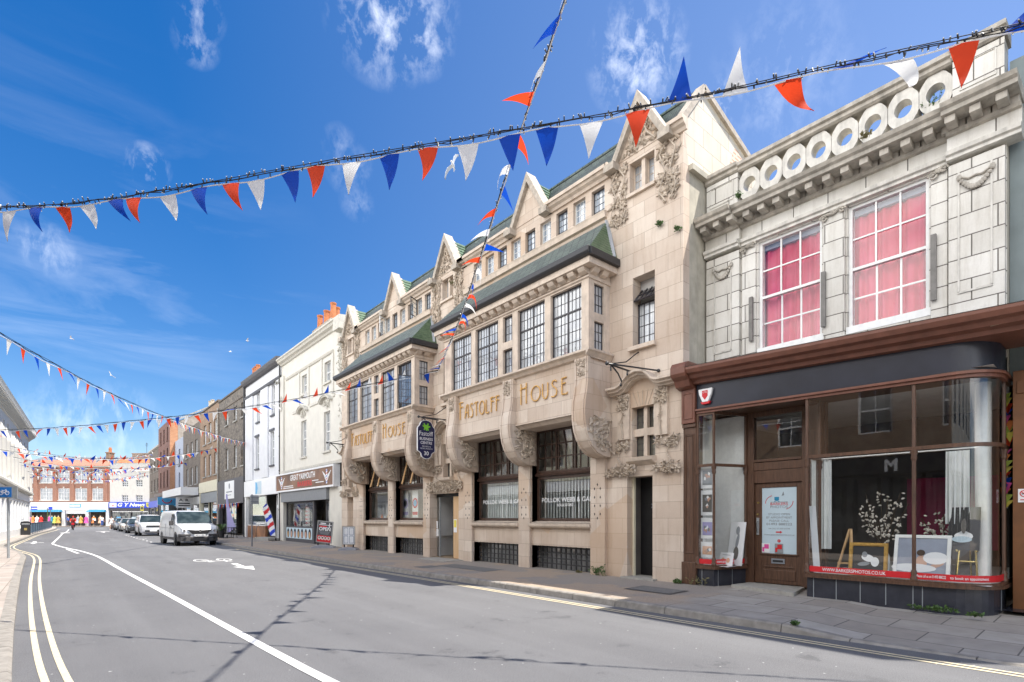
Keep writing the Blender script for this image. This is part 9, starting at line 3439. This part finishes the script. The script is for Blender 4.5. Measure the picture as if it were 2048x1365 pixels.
		for i in range(n):
			def edge(t):
				x = lean * (0.12 + 0.88 * t) ** 2 * h
				z = 0.05 + h * (0.12 + 0.88 * t)
				wq = wd * stripes(t)
				return x, z, wq
			t0, t1 = i / n, (i + 1) / n
			for k in range(nc):
				(x0, za, w0), (x1, zb, w1) = edge(t0), edge(t1)
				f0, f1 = k / nc, (k + 1) / nc
				wv = lambda t, f: 0.05 * math.sin(5 * t + 3 * f) * f
				sk_ = 0.45
				mi = 0
				if len(mats) > 1:
					mi = int((t0 * 9 + f0 * 1.4)) % 4
					mi = (0, 1, 0, 2)[mi]
				cl.add([(x0 + w0 * f0, wv(t0, f0), za), (x0 + w0 * f1, wv(t0, f1), za), (x1 + w1 * f1, wv(t1, f1), zb), (x1 + w1 * f0, wv(t1, f0), zb)], [(0, 1, 2, 3)], mi)
		cl.build('cloth', mats, root, smooth=True)
	feather('feather_flag', 'pale lavender feather flag outside the charcoal fronted flint house', (8.8, 41.2), R(-42), 3.0, 0.72, ['lavender_cloth'], lambda t: 0.12 + 1.0 * max(0, (1 - t)) ** 1.6 if t > 0.12 else 0.2 + 6.0 * t, -0.03)
	feather('feather_flag', 'red white and blue striped leaning feather flag beside the barber shop', (9.9, 33.9), R(138), 2.2, 0.42, ['white_vinyl', 'royal_blue', 'red_vinyl'], lambda t: 0.75 + 0.4 * math.sin(PI * t) if t < 0.9 else 0.75 - (t - 0.9) * 6, 0.24)
	# little garland above the charcoal shop door
	root = thing('bunting_string', 'short string of pennants over the charcoal shop entrance', 'bunting', (10.1, 47.0, 2.6))
	c = MB()
	c.tube([(10.12, 50.6, 2.7), (10.1, 47, 2.6), (10.12, 43.2, 2.72)], 0.012, 4)
	c.build('cord', 'white_tape', root)
	for i in range(16):
		y = 50.3 - i * 0.44
		f = MB()
		f.face((10.09, y - 0.15, 2.66), (10.09, y + 0.15, 2.66), (10.07, y + 0.03, 2.25))
		f.build('flag', ('red_flag', 'white_flag', 'blue_flag')[i % 3], root)
	# potted palms and a painted board outside the charcoal shop
	for (x, y, h, lab) in ((8.6, 41.9, 1.3, 'taller potted palm beside the lavender flag'), (8.5, 43.0, 0.75, 'shorter potted palm nearest the white van')):
		root = thing('potted_palm', lab, 'plant', (x, y, 0.14))
		p = MB()
		p.lathe([(0.16, 0), (0.2, 0.3), (0.22, 0.5), (0.17, 0.5), (0.16, 0.4)], (x, y, 0.14), 12)
		p.build('pot', 'black_vinyl', root, smooth=True)
		l = MB()
		rd = random.Random(int(x * 100))
		for k in range(26):
			a = rd.uniform(0, 2 * PI)
			ln = rd.uniform(0.35, 0.6)
			b0 = Vector((x, y, 0.62))
			pts = [b0 + Vector((math.cos(a) * ln * t, math.sin(a) * ln * t, (h - 0.3) * t - 0.5 * t * t)) for t in (0, 0.35, 0.7, 1.0)]
			sd_ = Vector((-math.sin(a), math.cos(a), 0)) * 0.03
			for (p0, w0), (p1, w1) in zip(zip(pts[:-1], (0.6, 1, 0.9)), zip(pts[1:], (1, 0.9, 0.1))):
				l.face(p0 - sd_ * w0, p0 + sd_ * w0, p1 + sd_ * w1, p1 - sd_ * w1)
		l.build('fronds', 'leaf_green', root)
	root = thing('cafe_table', 'small black cafe table under the lavender flag', 'table', (9.0, 40.6, 0.14))
	t = MB()
	t.lathe([(0.32, 0.72), (0.32, 0.75)], (9.0, 40.6, 0.14), 16)
	t.build('table_top', 'black_vinyl', root)
	for a in range(4):
		l = MB()
		l.tube([(9.0 + 0.25 * math.cos(a * PI / 2), 40.6 + 0.25 * math.sin(a * PI / 2), 0.86), (9.0 + 0.3 * math.cos(a * PI / 2), 40.6 + 0.3 * math.sin(a * PI / 2), 0.14)], 0.018, 6)
		l.build('leg', 'black_vinyl', root)
	s = thing('painted_board', 'pale blue painted board standing on the pavement behind the van', 'board', (8.3, 44.0, 0.14))
	b = MB()
	b.obox((8.3, 44.0, 0.55), (0.85, 0.04, 0.8), rotm('Z', -0.3))
	b.build('board', 'pale_blue_card', s)
	b = MB()
	b.obox((8.35, 43.96, 0.55), (0.35, 0.04, 0.35), rotm('Z', -0.3) @ rotm('Y', 0.7))
	b.build('motif', 'sign_yellow', s)


street_things()


def weeds():
	spots = [(9.96, 8.55, 0.15, 0.30, 26, 'tall straggly weed against the stone wall left of the black door', 'leaf_green'), (10.02, 6.42, 0.15, 0.10, 24, 'low green weeds at the foot of the timber shop pilaster', 'leaf_green'),
			 (10.05, 5.98, 0.15, 0.22, 12, 'dry flowering weed at the foot of the small shop window', 'leaf_dry'), (10.02, 2.05, 0.15, 0.08, 34, 'low green weeds along the dark tiled base of the big shop window', 'leaf_green'),
			 (9.9, 1.55, 0.15, 0.06, 12, 'small tuft of weeds at the white edging near the passage', 'leaf_green'), (10.08, 9.3, 0.14, 0.07, 14, 'dry tufts below the right hand basement grille', 'leaf_dry'),
			 (7.56, 3.02, 0.10, 0.07, 12, 'tuft of grass growing in the kerb joint near the dropped kerb', 'leaf_green'), (10.0, 14.98, 9.35, 0.14, 16, 'weed growing from the carving of the middle tower', 'leaf_dry'),
			 (10.04, 6.9, 7.95, 0.10, 16, 'green tuft growing high in the wall of the right hand tower', 'leaf_green'), (10.04, 6.45, 7.66, 0.10, 14, 'green tuft growing at the corner of the stone house end wall', 'leaf_green'),
			 (11.1, 2.32, 8.3, 0.28, 12, 'sprig growing in the ring parapet near its right end', 'leaf_green'), (10.52, 3.1, 8.03, 0.12, 14, 'weed on the tiled cornice above the wider pink window', 'leaf_dry'),
			 (10.52, 5.35, 8.03, 0.12, 14, 'weed on the tiled cornice above the narrower pink window', 'leaf_green'), (10.02, 34.05, 9.6, 0.35, 26, 'bushy weed growing from the gutter between the cream and the white house', 'leaf_dry'), (10.0, 35.2, 0.14, 0.12, 16, 'weeds by the step of the white shop', 'leaf_green')]
	for i, (x, y, z, h, n, lab, mat) in enumerate(spots):
		rd = random.Random(i)
		l = MB()
		spread = h * 0.8 + 0.06 if z < 1 else h * 0.6
		if i == 3:
			spread = 0.42
		for k in range(n):
			bx, by = x + rd.uniform(-0.04, 0.03), y + rd.uniform(-spread, spread) * 0.7
			a = rd.uniform(0, 2 * PI)
			tip = Vector((bx + math.cos(a) * h * 0.4 - 0.03, by + math.sin(a) * h * 0.45, z + h * rd.uniform(0.4, 1.0)))
			base = Vector((bx, by, z))
			l.tube([base, tip], 0.003, 3)
			for q in range(5):
				p = base.lerp(tip, rd.uniform(0.3, 1))
				s_ = rd.uniform(0.012, 0.026)
				v1 = Vector((rd.uniform(-1, 1), rd.uniform(-1, 1), rd.uniform(-0.3, 1))).normalized() * s_ * 1.6
				v2 = v1.cross(Vector((rd.uniform(-1, 1), rd.uniform(-1, 1), 0.3))).normalized() * s_ * 0.7
				l.face(p, p + v1 * 0.6 + v2, p + v1 * 1.5, p + v1 * 0.6 - v2)
		tag(l.build('weed', mat), lab, 'weed')


weeds()
# ---------------------------------------------------------------- bunting and fairy lights across the street
def spline(pts, n):
	"""n+1 points evenly spread along a smooth run through pts"""
	P = [Vector(p) for p in pts]
	out = []
	for i in range(len(P) - 1):
		p0, p1, p2, p3 = P[max(i - 1, 0)], P[i], P[i + 1], P[min(i + 2, len(P) - 1)]
		for k in range(12):
			t = k / 12
			out.append(0.5 * (2 * p1 + (p2 - p0) * t + (2 * p0 - 5 * p1 + 4 * p2 - p3) * t * t + (3 * p1 - p0 - 3 * p2 + p3) * t ** 3))
	out.append(P[-1])
	ls = [0.0]
	for a, b in zip(out[:-1], out[1:]):
		ls.append(ls[-1] + (b - a).length)
	res = []
	j = 0
	for k in range(n + 1):
		s = ls[-1] * k / n
		while j < len(ls) - 2 and ls[j + 1] < s:
			j += 1
		t = (s - ls[j]) / max(1e-9, ls[j + 1] - ls[j])
		res.append(out[j].lerp(out[j + 1], t))
	return res, ls[-1]


def flag_mesh(p, tan, wind, lean0, lean1, wd, ln, curl=0.0, sway=0.0):
	"""a pennant sewn to the tape at p; it hangs, swings towards wind (degrees at root and at tip) and may curl"""
	mb = MB()
	n = 7
	c = Vector(p)
	side = tan.cross(wind).normalized() if tan.cross(wind).length > 0.1 else tan.cross(Vector((0, 0, 1))).normalized()
	rows = []
	for i in range(n + 1):
		s = i / n
		w_ = wd * (1 - s) * 0.5
		off = Vector(side) * (curl * math.sin(s * 3.2))
		rows.append((c - tan * w_ + off, c + off + Vector(side) * (0.014 * math.sin(3.0 * s + wd * 40)), c + tan * w_ + off))
		a = R(lean0 + (lean1 - lean0) * s)
		c = c + ((Vector((0, 0, -1)) * math.cos(a) + wind * math.sin(a)) + Vector((-tan.y, tan.x, 0)) * (sway * (0.6 + 0.6 * s))).normalized() * (ln / n)
	vs = [v for r_ in rows for v in r_]
	fs = []
	for i in range(n):
		for k in range(2):
			fs.append((i * 3 + k, i * 3 + k + 1, (i + 1) * 3 + k + 1, (i + 1) * 3 + k))
	mb.add(vs, fs)
	return mb


FM = {'r': 'red_flag', 'b': 'blue_flag', 'w': 'white_flag'}


def bunting(lab, pts, flags, bulbs=0, rope=0.008, extra=0, tape=True, seed=1, wd=0.2, ln=0.32, cable=True, sway=0.0):
	"""flags: list of (fraction, colour, wind, lean0, lean1, curl, scale)"""
	mid = Vector(pts[len(pts) // 2])
	root = thing('bunting_string', lab, 'bunting', mid, group=None)
	rd = random.Random(seed)
	P, L = spline(pts, max(40, int(len(pts) * 14)))
	if cable:
		c = MB()
		n = max(60, int(L * 9))
		Q, _ = spline(pts, n)
		for s_ in (0, 1):
			ph = s_ * PI
			path = []
			a, r_ = ph, 0.01
			for i, q in enumerate(Q):
				a += rd.uniform(0.1, 1.5)
				r_ = min(0.026, max(0.004, r_ + rd.uniform(-0.006, 0.006)))
				path.append(q + Vector((0.35 * math.cos(a), 0.25 * math.cos(a), math.sin(a))) * r_)
			c.tube(path, rope * 0.62, 4)
		c.tube([q + Vector((0, 0, 0.018 + 0.012 * math.sin(i * 0.11))) for i, q in enumerate(Q)], rope * 0.6, 4)
		c.build('cable', 'black_cable', root)
	t = MB()
	T = [q + Vector((0, 0, -0.045 + 0.022 * math.sin(i * 0.7) + 0.012 * math.sin(i * 0.23))) for i, q in enumerate(P)]
	t.tube(T, rope * (0.9 if cable else 0.8), 4)
	t.build('tape', 'white_tape', root)
	for (f, col, wind, l0, l1, curl, sc_) in flags:
		i = min(int(f * (len(P) - 1)), len(P) - 2)
		fr = f * (len(P) - 1) - i
		p = T[i].lerp(T[i + 1], fr)
		tan = (P[i + 1] - P[i]).normalized()
		if abs(curl) < 0.015:
			curl = rd.choice((-1, 1)) * rd.uniform(0.02, 0.04)
		fm = flag_mesh(p, tan, wind, l0, l1, wd * sc_, ln * sc_, curl, sway + rd.uniform(-0.1, 0.1))
		fm.build('flag', FM[col], root, smooth=True, autosmooth=180)
	# lamps of the light string: near ones each a part, the rest together
	if bulbs:
		def lamp(mb, q, d, k=1.0):
			mb.bar(q, q + d * 0.040 * k, 0.0125 * k, None, 0)
			mb.bar(q + d * 0.040 * k, q + d * 0.050 * k, 0.009 * k, None, 1)
		rest = MB()
		Q, _ = spline(pts, bulbs + extra)
		for i in range(bulbs + extra):
			j = min(len(Q) - 2, max(0, int(i + 5 * math.sin(i * 0.7) + rd.uniform(-3, 3))))
			q = Q[j].lerp(Q[j + 1], rd.random()) + Vector((rd.uniform(-.01, .01), rd.uniform(-.01, .01), rd.uniform(-.015, .02)))
			up = 1 if rd.random() < 0.6 else -1
			d = Vector((rd.uniform(-0.5, 0.5), rd.uniform(-0.5, 0.5), up)).normalized()
			near = (Q[i] - Vector((0, 0, 1.55))).length
			if i < bulbs:
				mb = MB()
				lamp(mb, q, d)
				mb.build('lamp', ['black_cable', 'clear_bulb'], root)
			else:
				lamp(rest, q, d)
		if extra:
			tag(rest.build('lamps', ['black_cable', 'clear_bulb'], root), kind='stuff')
	return root


def all_bunting():
	# A: from above the photo shop to the far left side, crossing low in front of the lens
	A = [(11.0, -4.9, 6.85), (8.6, -1.75, 6.28), (6.74, 0.73, 6.06), (5.88, 1.87, 5.98), (5.05, 2.98, 5.91), (3.91, 4.5, 5.88), (2.65, 6.17, 5.86), (1.37, 7.88, 5.85), (0.4, 9.17, 5.87), (-0.67, 10.6, 6.0), (-3.55, 14.4, 6.6)]
	ya, yb = -4.9, 14.4
	P, L = spline(A, 400)
	def frac(y):
		k = min(range(len(P)), key=lambda i: abs(P[i].y - y))
		return k / 400
	dirA = Vector((6.74 + 0.68, 0.73 - 10.61, 0)).normalized()      # towards the right of the picture
	spec = [(10.48, 'w', 0, -8, 0), (10.08, 'b', 20, 32, 0), (9.67, 'r', 22, 26, 0), (9.34, 'w', 26, 34, 0), (8.98, 'b', 34, 46, 0), (8.71, 'r', 14, 38, 0), (8.29, 'w', 20, 36, 0), (7.90, 'b', 18, 32, 0), (7.52, 'r', 20, 36, 0), (7.22, 'w', 14, 18, 0),
			(6.85, 'b', 16, 12, 0), (6.53, 'r', 4, -4, 0), (6.15, 'w', 2, -4, 0), (5.76, 'b', 4, -2, 0), (5.36, 'r', 4, -18, 0.02), (5.0, 'w', 2, -8, 0), (4.59, 'b', 4, 10, 0), (4.27, 'b', 2, -4, 0), (3.88, 'w', 0, -8, 0), (3.49, 'r', 0, -6, 0),
			(3.12, 'b', 172, 178, 0.03), (2.72, 'w', 178, 172, 0.04), (2.32, 'r', 38, 30, 0.1), (1.92, 'b', 140, 60, 0.1), (1.52, 'w', 70, -70, 0.09), (1.09, 'r', 6, -16, 0.02), (0.75, 'b', 150, 130, 0.03)]
	cyc = 'wrb'
	flags = [(frac(y), c, dirA, l0, l1, cu, 1.0) for (y, c, l0, l1, cu) in spec]
	for k in range(10):
		flags.append((frac(10.9 + k * 0.36), cyc[k % 3], dirA, 10, 25, 0, 1.0))
	for k in range(12):
		flags.append((frac(0.35 - k * 0.42), cyc[k % 3], dirA, 20, -10, 0.03, 1.0))
	bunting('long bunting string with black fairy lights sweeping right across the sky in the foreground', A, flags, 100, 0.009, 420, seed=3, wd=0.255, ln=0.43, sway=0.12)
	# B: from behind the lens to the middle tower of the stone house
	B = [(-3.4, -10.4, 7.5), (0.3, -3.2, 6.95), (3.83, 3.73, 6.7), (4.34, 4.72, 6.72), (5.03, 6.07, 6.67), (6.0, 7.98, 6.53), (7.25, 10.43, 6.43), (8.17, 12.23, 6.48), (9.07, 13.99, 6.60), (9.98, 15.78, 6.70), (10.12, 16.0, 6.72)]
	P2, _ = spline(B, 400)
	def fracB(y):
		k = min(range(len(P2)), key=lambda i: abs(P2[i].y - y))
		return k / 400
	left = -Vector(RGT)
	spec = [(3.95, 'b', 45, 38, 0.02), (4.42, 'w', 35, 15, 0.04), (4.85, 'r', 92, 84, 0.02), (5.5, 'r', -38, -14, 0.02), (5.95, 'w', 60, -10, 0.06), (6.38, 'b', -18, -40, 0.05), (6.9, 'r', 60, 40, 0.03), (7.35, 'w', 70, 62, 0.03), (7.75, 'b', -72, -80, 0.02),
			(8.2, 'r', 78, 70, 0.03), (8.65, 'w', -40, 40, 0.08), (9.15, 'b', -20, 60, 0.09), (9.65, 'r', -70, 10, 0.09), (10.1, 'w', -60, -30, 0.05), (10.55, 'b', -50, 0, 0.05), (11.0, 'r', -80, 60, 0.09), (11.45, 'b', 70, 80, 0.02), (11.85, 'r', 92, 80, 0.02), (12.25, 'w', 20, 40, 0.04), (12.65, 'b', 40, 10, 0.03),
			(13.05, 'r', 48, 58, 0.02), (13.45, 'w', 30, 30, 0.02), (13.85, 'b', 20, 10, 0.03), (14.25, 'r', 50, 50, 0.02), (14.65, 'b', 30, 60, 0.03), (15.05, 'w', 70, 80, 0.02), (15.45, 'b', 80, 80, 0.02)]
	flags = [(fracB(y), c, left, l0, l1, cu, 1.0) for (y, c, l0, l1, cu) in spec]
	for k in range(30):
		flags.append((fracB(3.5 - k * 0.44), cyc[k % 3], left, 30, 20 + 10 * (k % 4), 0.02, 1.0))
	bunting('bunting string with black fairy lights dropping steeply from the top edge to the middle tower', B, flags, 100, 0.009, 460, seed=5, wd=0.235, ln=0.37)
	# C: from the middle tower over to the left side
	Cp = [(10.12, 16.0, 6.72), (9.2, 17.11, 6.49), (8.03, 18.7, 6.26), (6.8, 20.36, 6.01), (5.51, 22.1, 5.80), (4.43, 23.57, 5.67), (3.31, 25.09, 5.57), (1.98, 26.88, 5.47), (0.43, 28.98, 5.39), (-2.06, 32.35, 5.38), (-3.58, 34.4, 5.5)]
	rd = random.Random(9)
	upw = [14, 160, 168, 172, 165, 150, 170, 165, 80, 172, 165, 160, 70, 170, 60, 70, 50, 30, 80]
	flags = []
	n = 50
	wv = Vector((1, -0.3, 0)).normalized()
	for k in range(n):
		f = 0.02 + 0.96 * k / n
		a = upw[k] if k < len(upw) else rd.uniform(-10, 45)
		a = (a if a < 100 else -a + 330) if k % 2 else a
		flags.append((f, 'brw'[k % 3], wv if rd.random() < 0.8 else -wv, a, a + rd.uniform(-15, 15), 0.02, 1.0))
	bunting('bunting string running from the middle tower across to the left side of the street', Cp, flags, 0, 0.010, 0, seed=7, wd=0.22, ln=0.36)
	# D: from the flint house across to the left
	D = [(10.22, 42.35, 7.05), (6.64, 33.98, 6.28), (4.69, 29.4, 5.95), (3.39, 26.36, 5.73), (2.18, 23.53, 5.57), (0.9, 20.53, 5.49), (-0.13, 18.14, 5.50), (-1.02, 16.05, 5.56), (-3.55, 10.1, 6.0)]
	flags = []
	n = 64
	for k in range(n):
		a = rd.uniform(-20, 30)
		flags.append((0.01 + 0.98 * k / n, 'rwb'[k % 3], Vector(RGT), a, a + rd.uniform(-20, 30), 0.02, 1.0))
	bunting('bunting string with dark lights falling from the left edge towards the dark flint house', D, flags, 0, 0.011, 0, seed=8, wd=0.2, ln=0.34)
	# the ones farther down the street
	far = [((10.2, 51.4, 7.55), (-3.3, 47, 5.9), 0.8), ((8.4, 76, 9.2), (-3.1, 58, 7.2), 0.8), ((10.2, 66, 7.4), (-3.1, 61, 6.6), 0.8), ((8.4, 80, 8.0), (-3.0, 66, 6.6), 0.8), ((9.5, 87, 8.6), (-3.0, 70, 6.6), 0.9), ((9.5, 92, 7.6), (-2.9, 75, 6.4), 0.8), ((9.5, 95, 8.2), (-2.8, 79, 6.3), 0.9)]
	names = ['nearest', 'second', 'third', 'fourth', 'fifth', 'sixth', 'farthest']
	for i, (a, b, sag) in enumerate(far):
		a, b = Vector(a), Vector(b)
		pts = []
		for k in range(9):
			t = k / 8
			p = a.lerp(b, t)
			p.z -= sag * 4 * t * (1 - t)
			pts.append(p)
		flags = []
		n = 36
		for k in range(n):
			an = rd.uniform(-50, 60) if rd.random() < 0.7 else rd.uniform(120, 230)
			flags.append((0.01 + 0.98 * k / n, 'rwb'[(k + i) % 3], Vector(RGT), an, an + rd.uniform(-20, 20), 0.02, rd.uniform(0.85, 1.15)))
		bunting(names[i] + ' of seven red white and blue bunting strings across the far street', pts, flags, 0, 0.012, 0, seed=20 + i, wd=0.27, ln=0.40)


all_bunting()


def gull(lab, p, heading, bank, up=0.35, flap=0.3):
	root = thing('seagull', lab, 'bird', p, local=True)
	root.rotation_euler = (bank[0], bank[1], heading)
	b = MB()
	b.ball((0, 0, 0), (0.075, 0.21, 0.07), 10, 7)
	b.ball((0, 0.22, 0.025), (0.045, 0.065, 0.045), 8, 6)
	b.add([(-0.03, -0.15, 0.0), (0.03, -0.15, 0.0), (0.08, -0.34, 0.0), (-0.08, -0.34, 0.0), (-0.03, -0.15, 0.02), (0.03, -0.15, 0.02), (0.08, -0.34, 0.008), (-0.08, -0.34, 0.008)], [(0, 1, 2, 3), (4, 7, 6, 5), (0, 4, 5, 1), (1, 5, 6, 2), (2, 6, 7, 3), (3, 7, 4, 0)])
	b.build('body', 'feather_white', root, smooth=True, autosmooth=60)
	k = MB()
	k.tube([(0, 0.27, 0.02), (0, 0.33, 0.008)], [0.014, 0.004], 6)
	k.build('beak', 'beak_yellow', root)
	for s in (-1, 1):
		w_ = MB()
		prof = [(0.05, 0.10, -0.10, 0.03), (0.32, 0.17, -0.06, up * 0.32), (0.52, 0.10, -0.10, up * 0.4), (0.70, -0.10, -0.20, up * 0.32 + flap * 0.1)]
		vs = []
		for x, f, bk, z in prof:
			vs += [(s * x, f, z), (s * x, bk, z), (s * x, f - 0.01, z + 0.016), (s * x, bk, z + 0.006)]
		fs = []
		for i in range(3):
			a, c = i * 4, (i + 1) * 4
			fs += [(a, a + 1, c + 1, c), (a + 2, c + 2, c + 3, a + 3), (a, c, c + 2, a + 2), (a + 1, a + 3, c + 3, c + 1)]
		fs += [(12, 13, 15, 14)]
		w_.add(vs, fs)
		w_.add([(s * 0.66, -0.06, up * 0.35), (s * 0.66, -0.185, up * 0.35), (s * 0.71, -0.21, up * 0.32 + flap * 0.1), (s * 0.71, -0.1, up * 0.32 + flap * 0.1)], [(0, 1, 2, 3)], 1)
		w_.build('wing', ['feather_white', 'feather_grey'], root, smooth=True, autosmooth=60)


def gulls():
	def pt(u, v, dist):
		return FWD * dist + RGT * ((u - 1024) / 1070.0 * dist) + Vector((0, 0, 1.55 + (1036 - v) / 1070.0 * dist))
	gull('white gull gliding between the two big bunting strings, nearest of the gulls', pt(906, 331, 26), R(150), (R(20), R(62)), 0.25)
	gull('small white gull flying level high above the left roofs', pt(143, 678, 95), R(70), (R(5), R(15)), 0.5)
	gull('gull with one dark wing tip banking above the left part of the street', pt(222, 751, 85), R(30), (R(10), R(40)), 0.5)
	gull('white gull high over the chimney pots of the dark trimmed house', pt(495, 682, 100), R(80), (R(0), R(12)), 0.4)
	gull('tiny gull just below and left of the gull over the chimneys', pt(460, 704, 115), R(60), (R(8), R(-20)), 0.3)


gulls()

GROUPS = dict(bunting_string='bunting strings over the street', seagull='gulls in the sky', parked_car='cars parked along the kerb', dress_stand='garments outside the end shop', framed_picture='pictures in the photo shop window', canvas_picture='pictures in the photo shop window',
			  photo_print='prints in the small shop window', weed='weeds on walls and kerbs', drainpipe='drainpipes on the right hand row', feather_flag='feather flags outside the shops', pavement_board='boards on the pavement', potted_palm='potted palms', manhole_cover='covers in the pavement',
			  doorstep='doorsteps on the right pavement', notice='papers at the doorway', leaflet='leaflets in the shop door', poster='posters in the stone house window', window_blind='blinds in the solicitors windows', pink_curtain='pink curtains upstairs', white_curtain='white curtains in the shop',
			  pelmet='curtain headings upstairs', blossom_arrangement='blossom branches in the shop')
for o_ in list(C.objects):
	if o_.parent is None and 'group' not in o_.keys():
		g_ = GROUPS.get(o_.name.split('.')[0])
		if g_:
			o_['group'] = g_
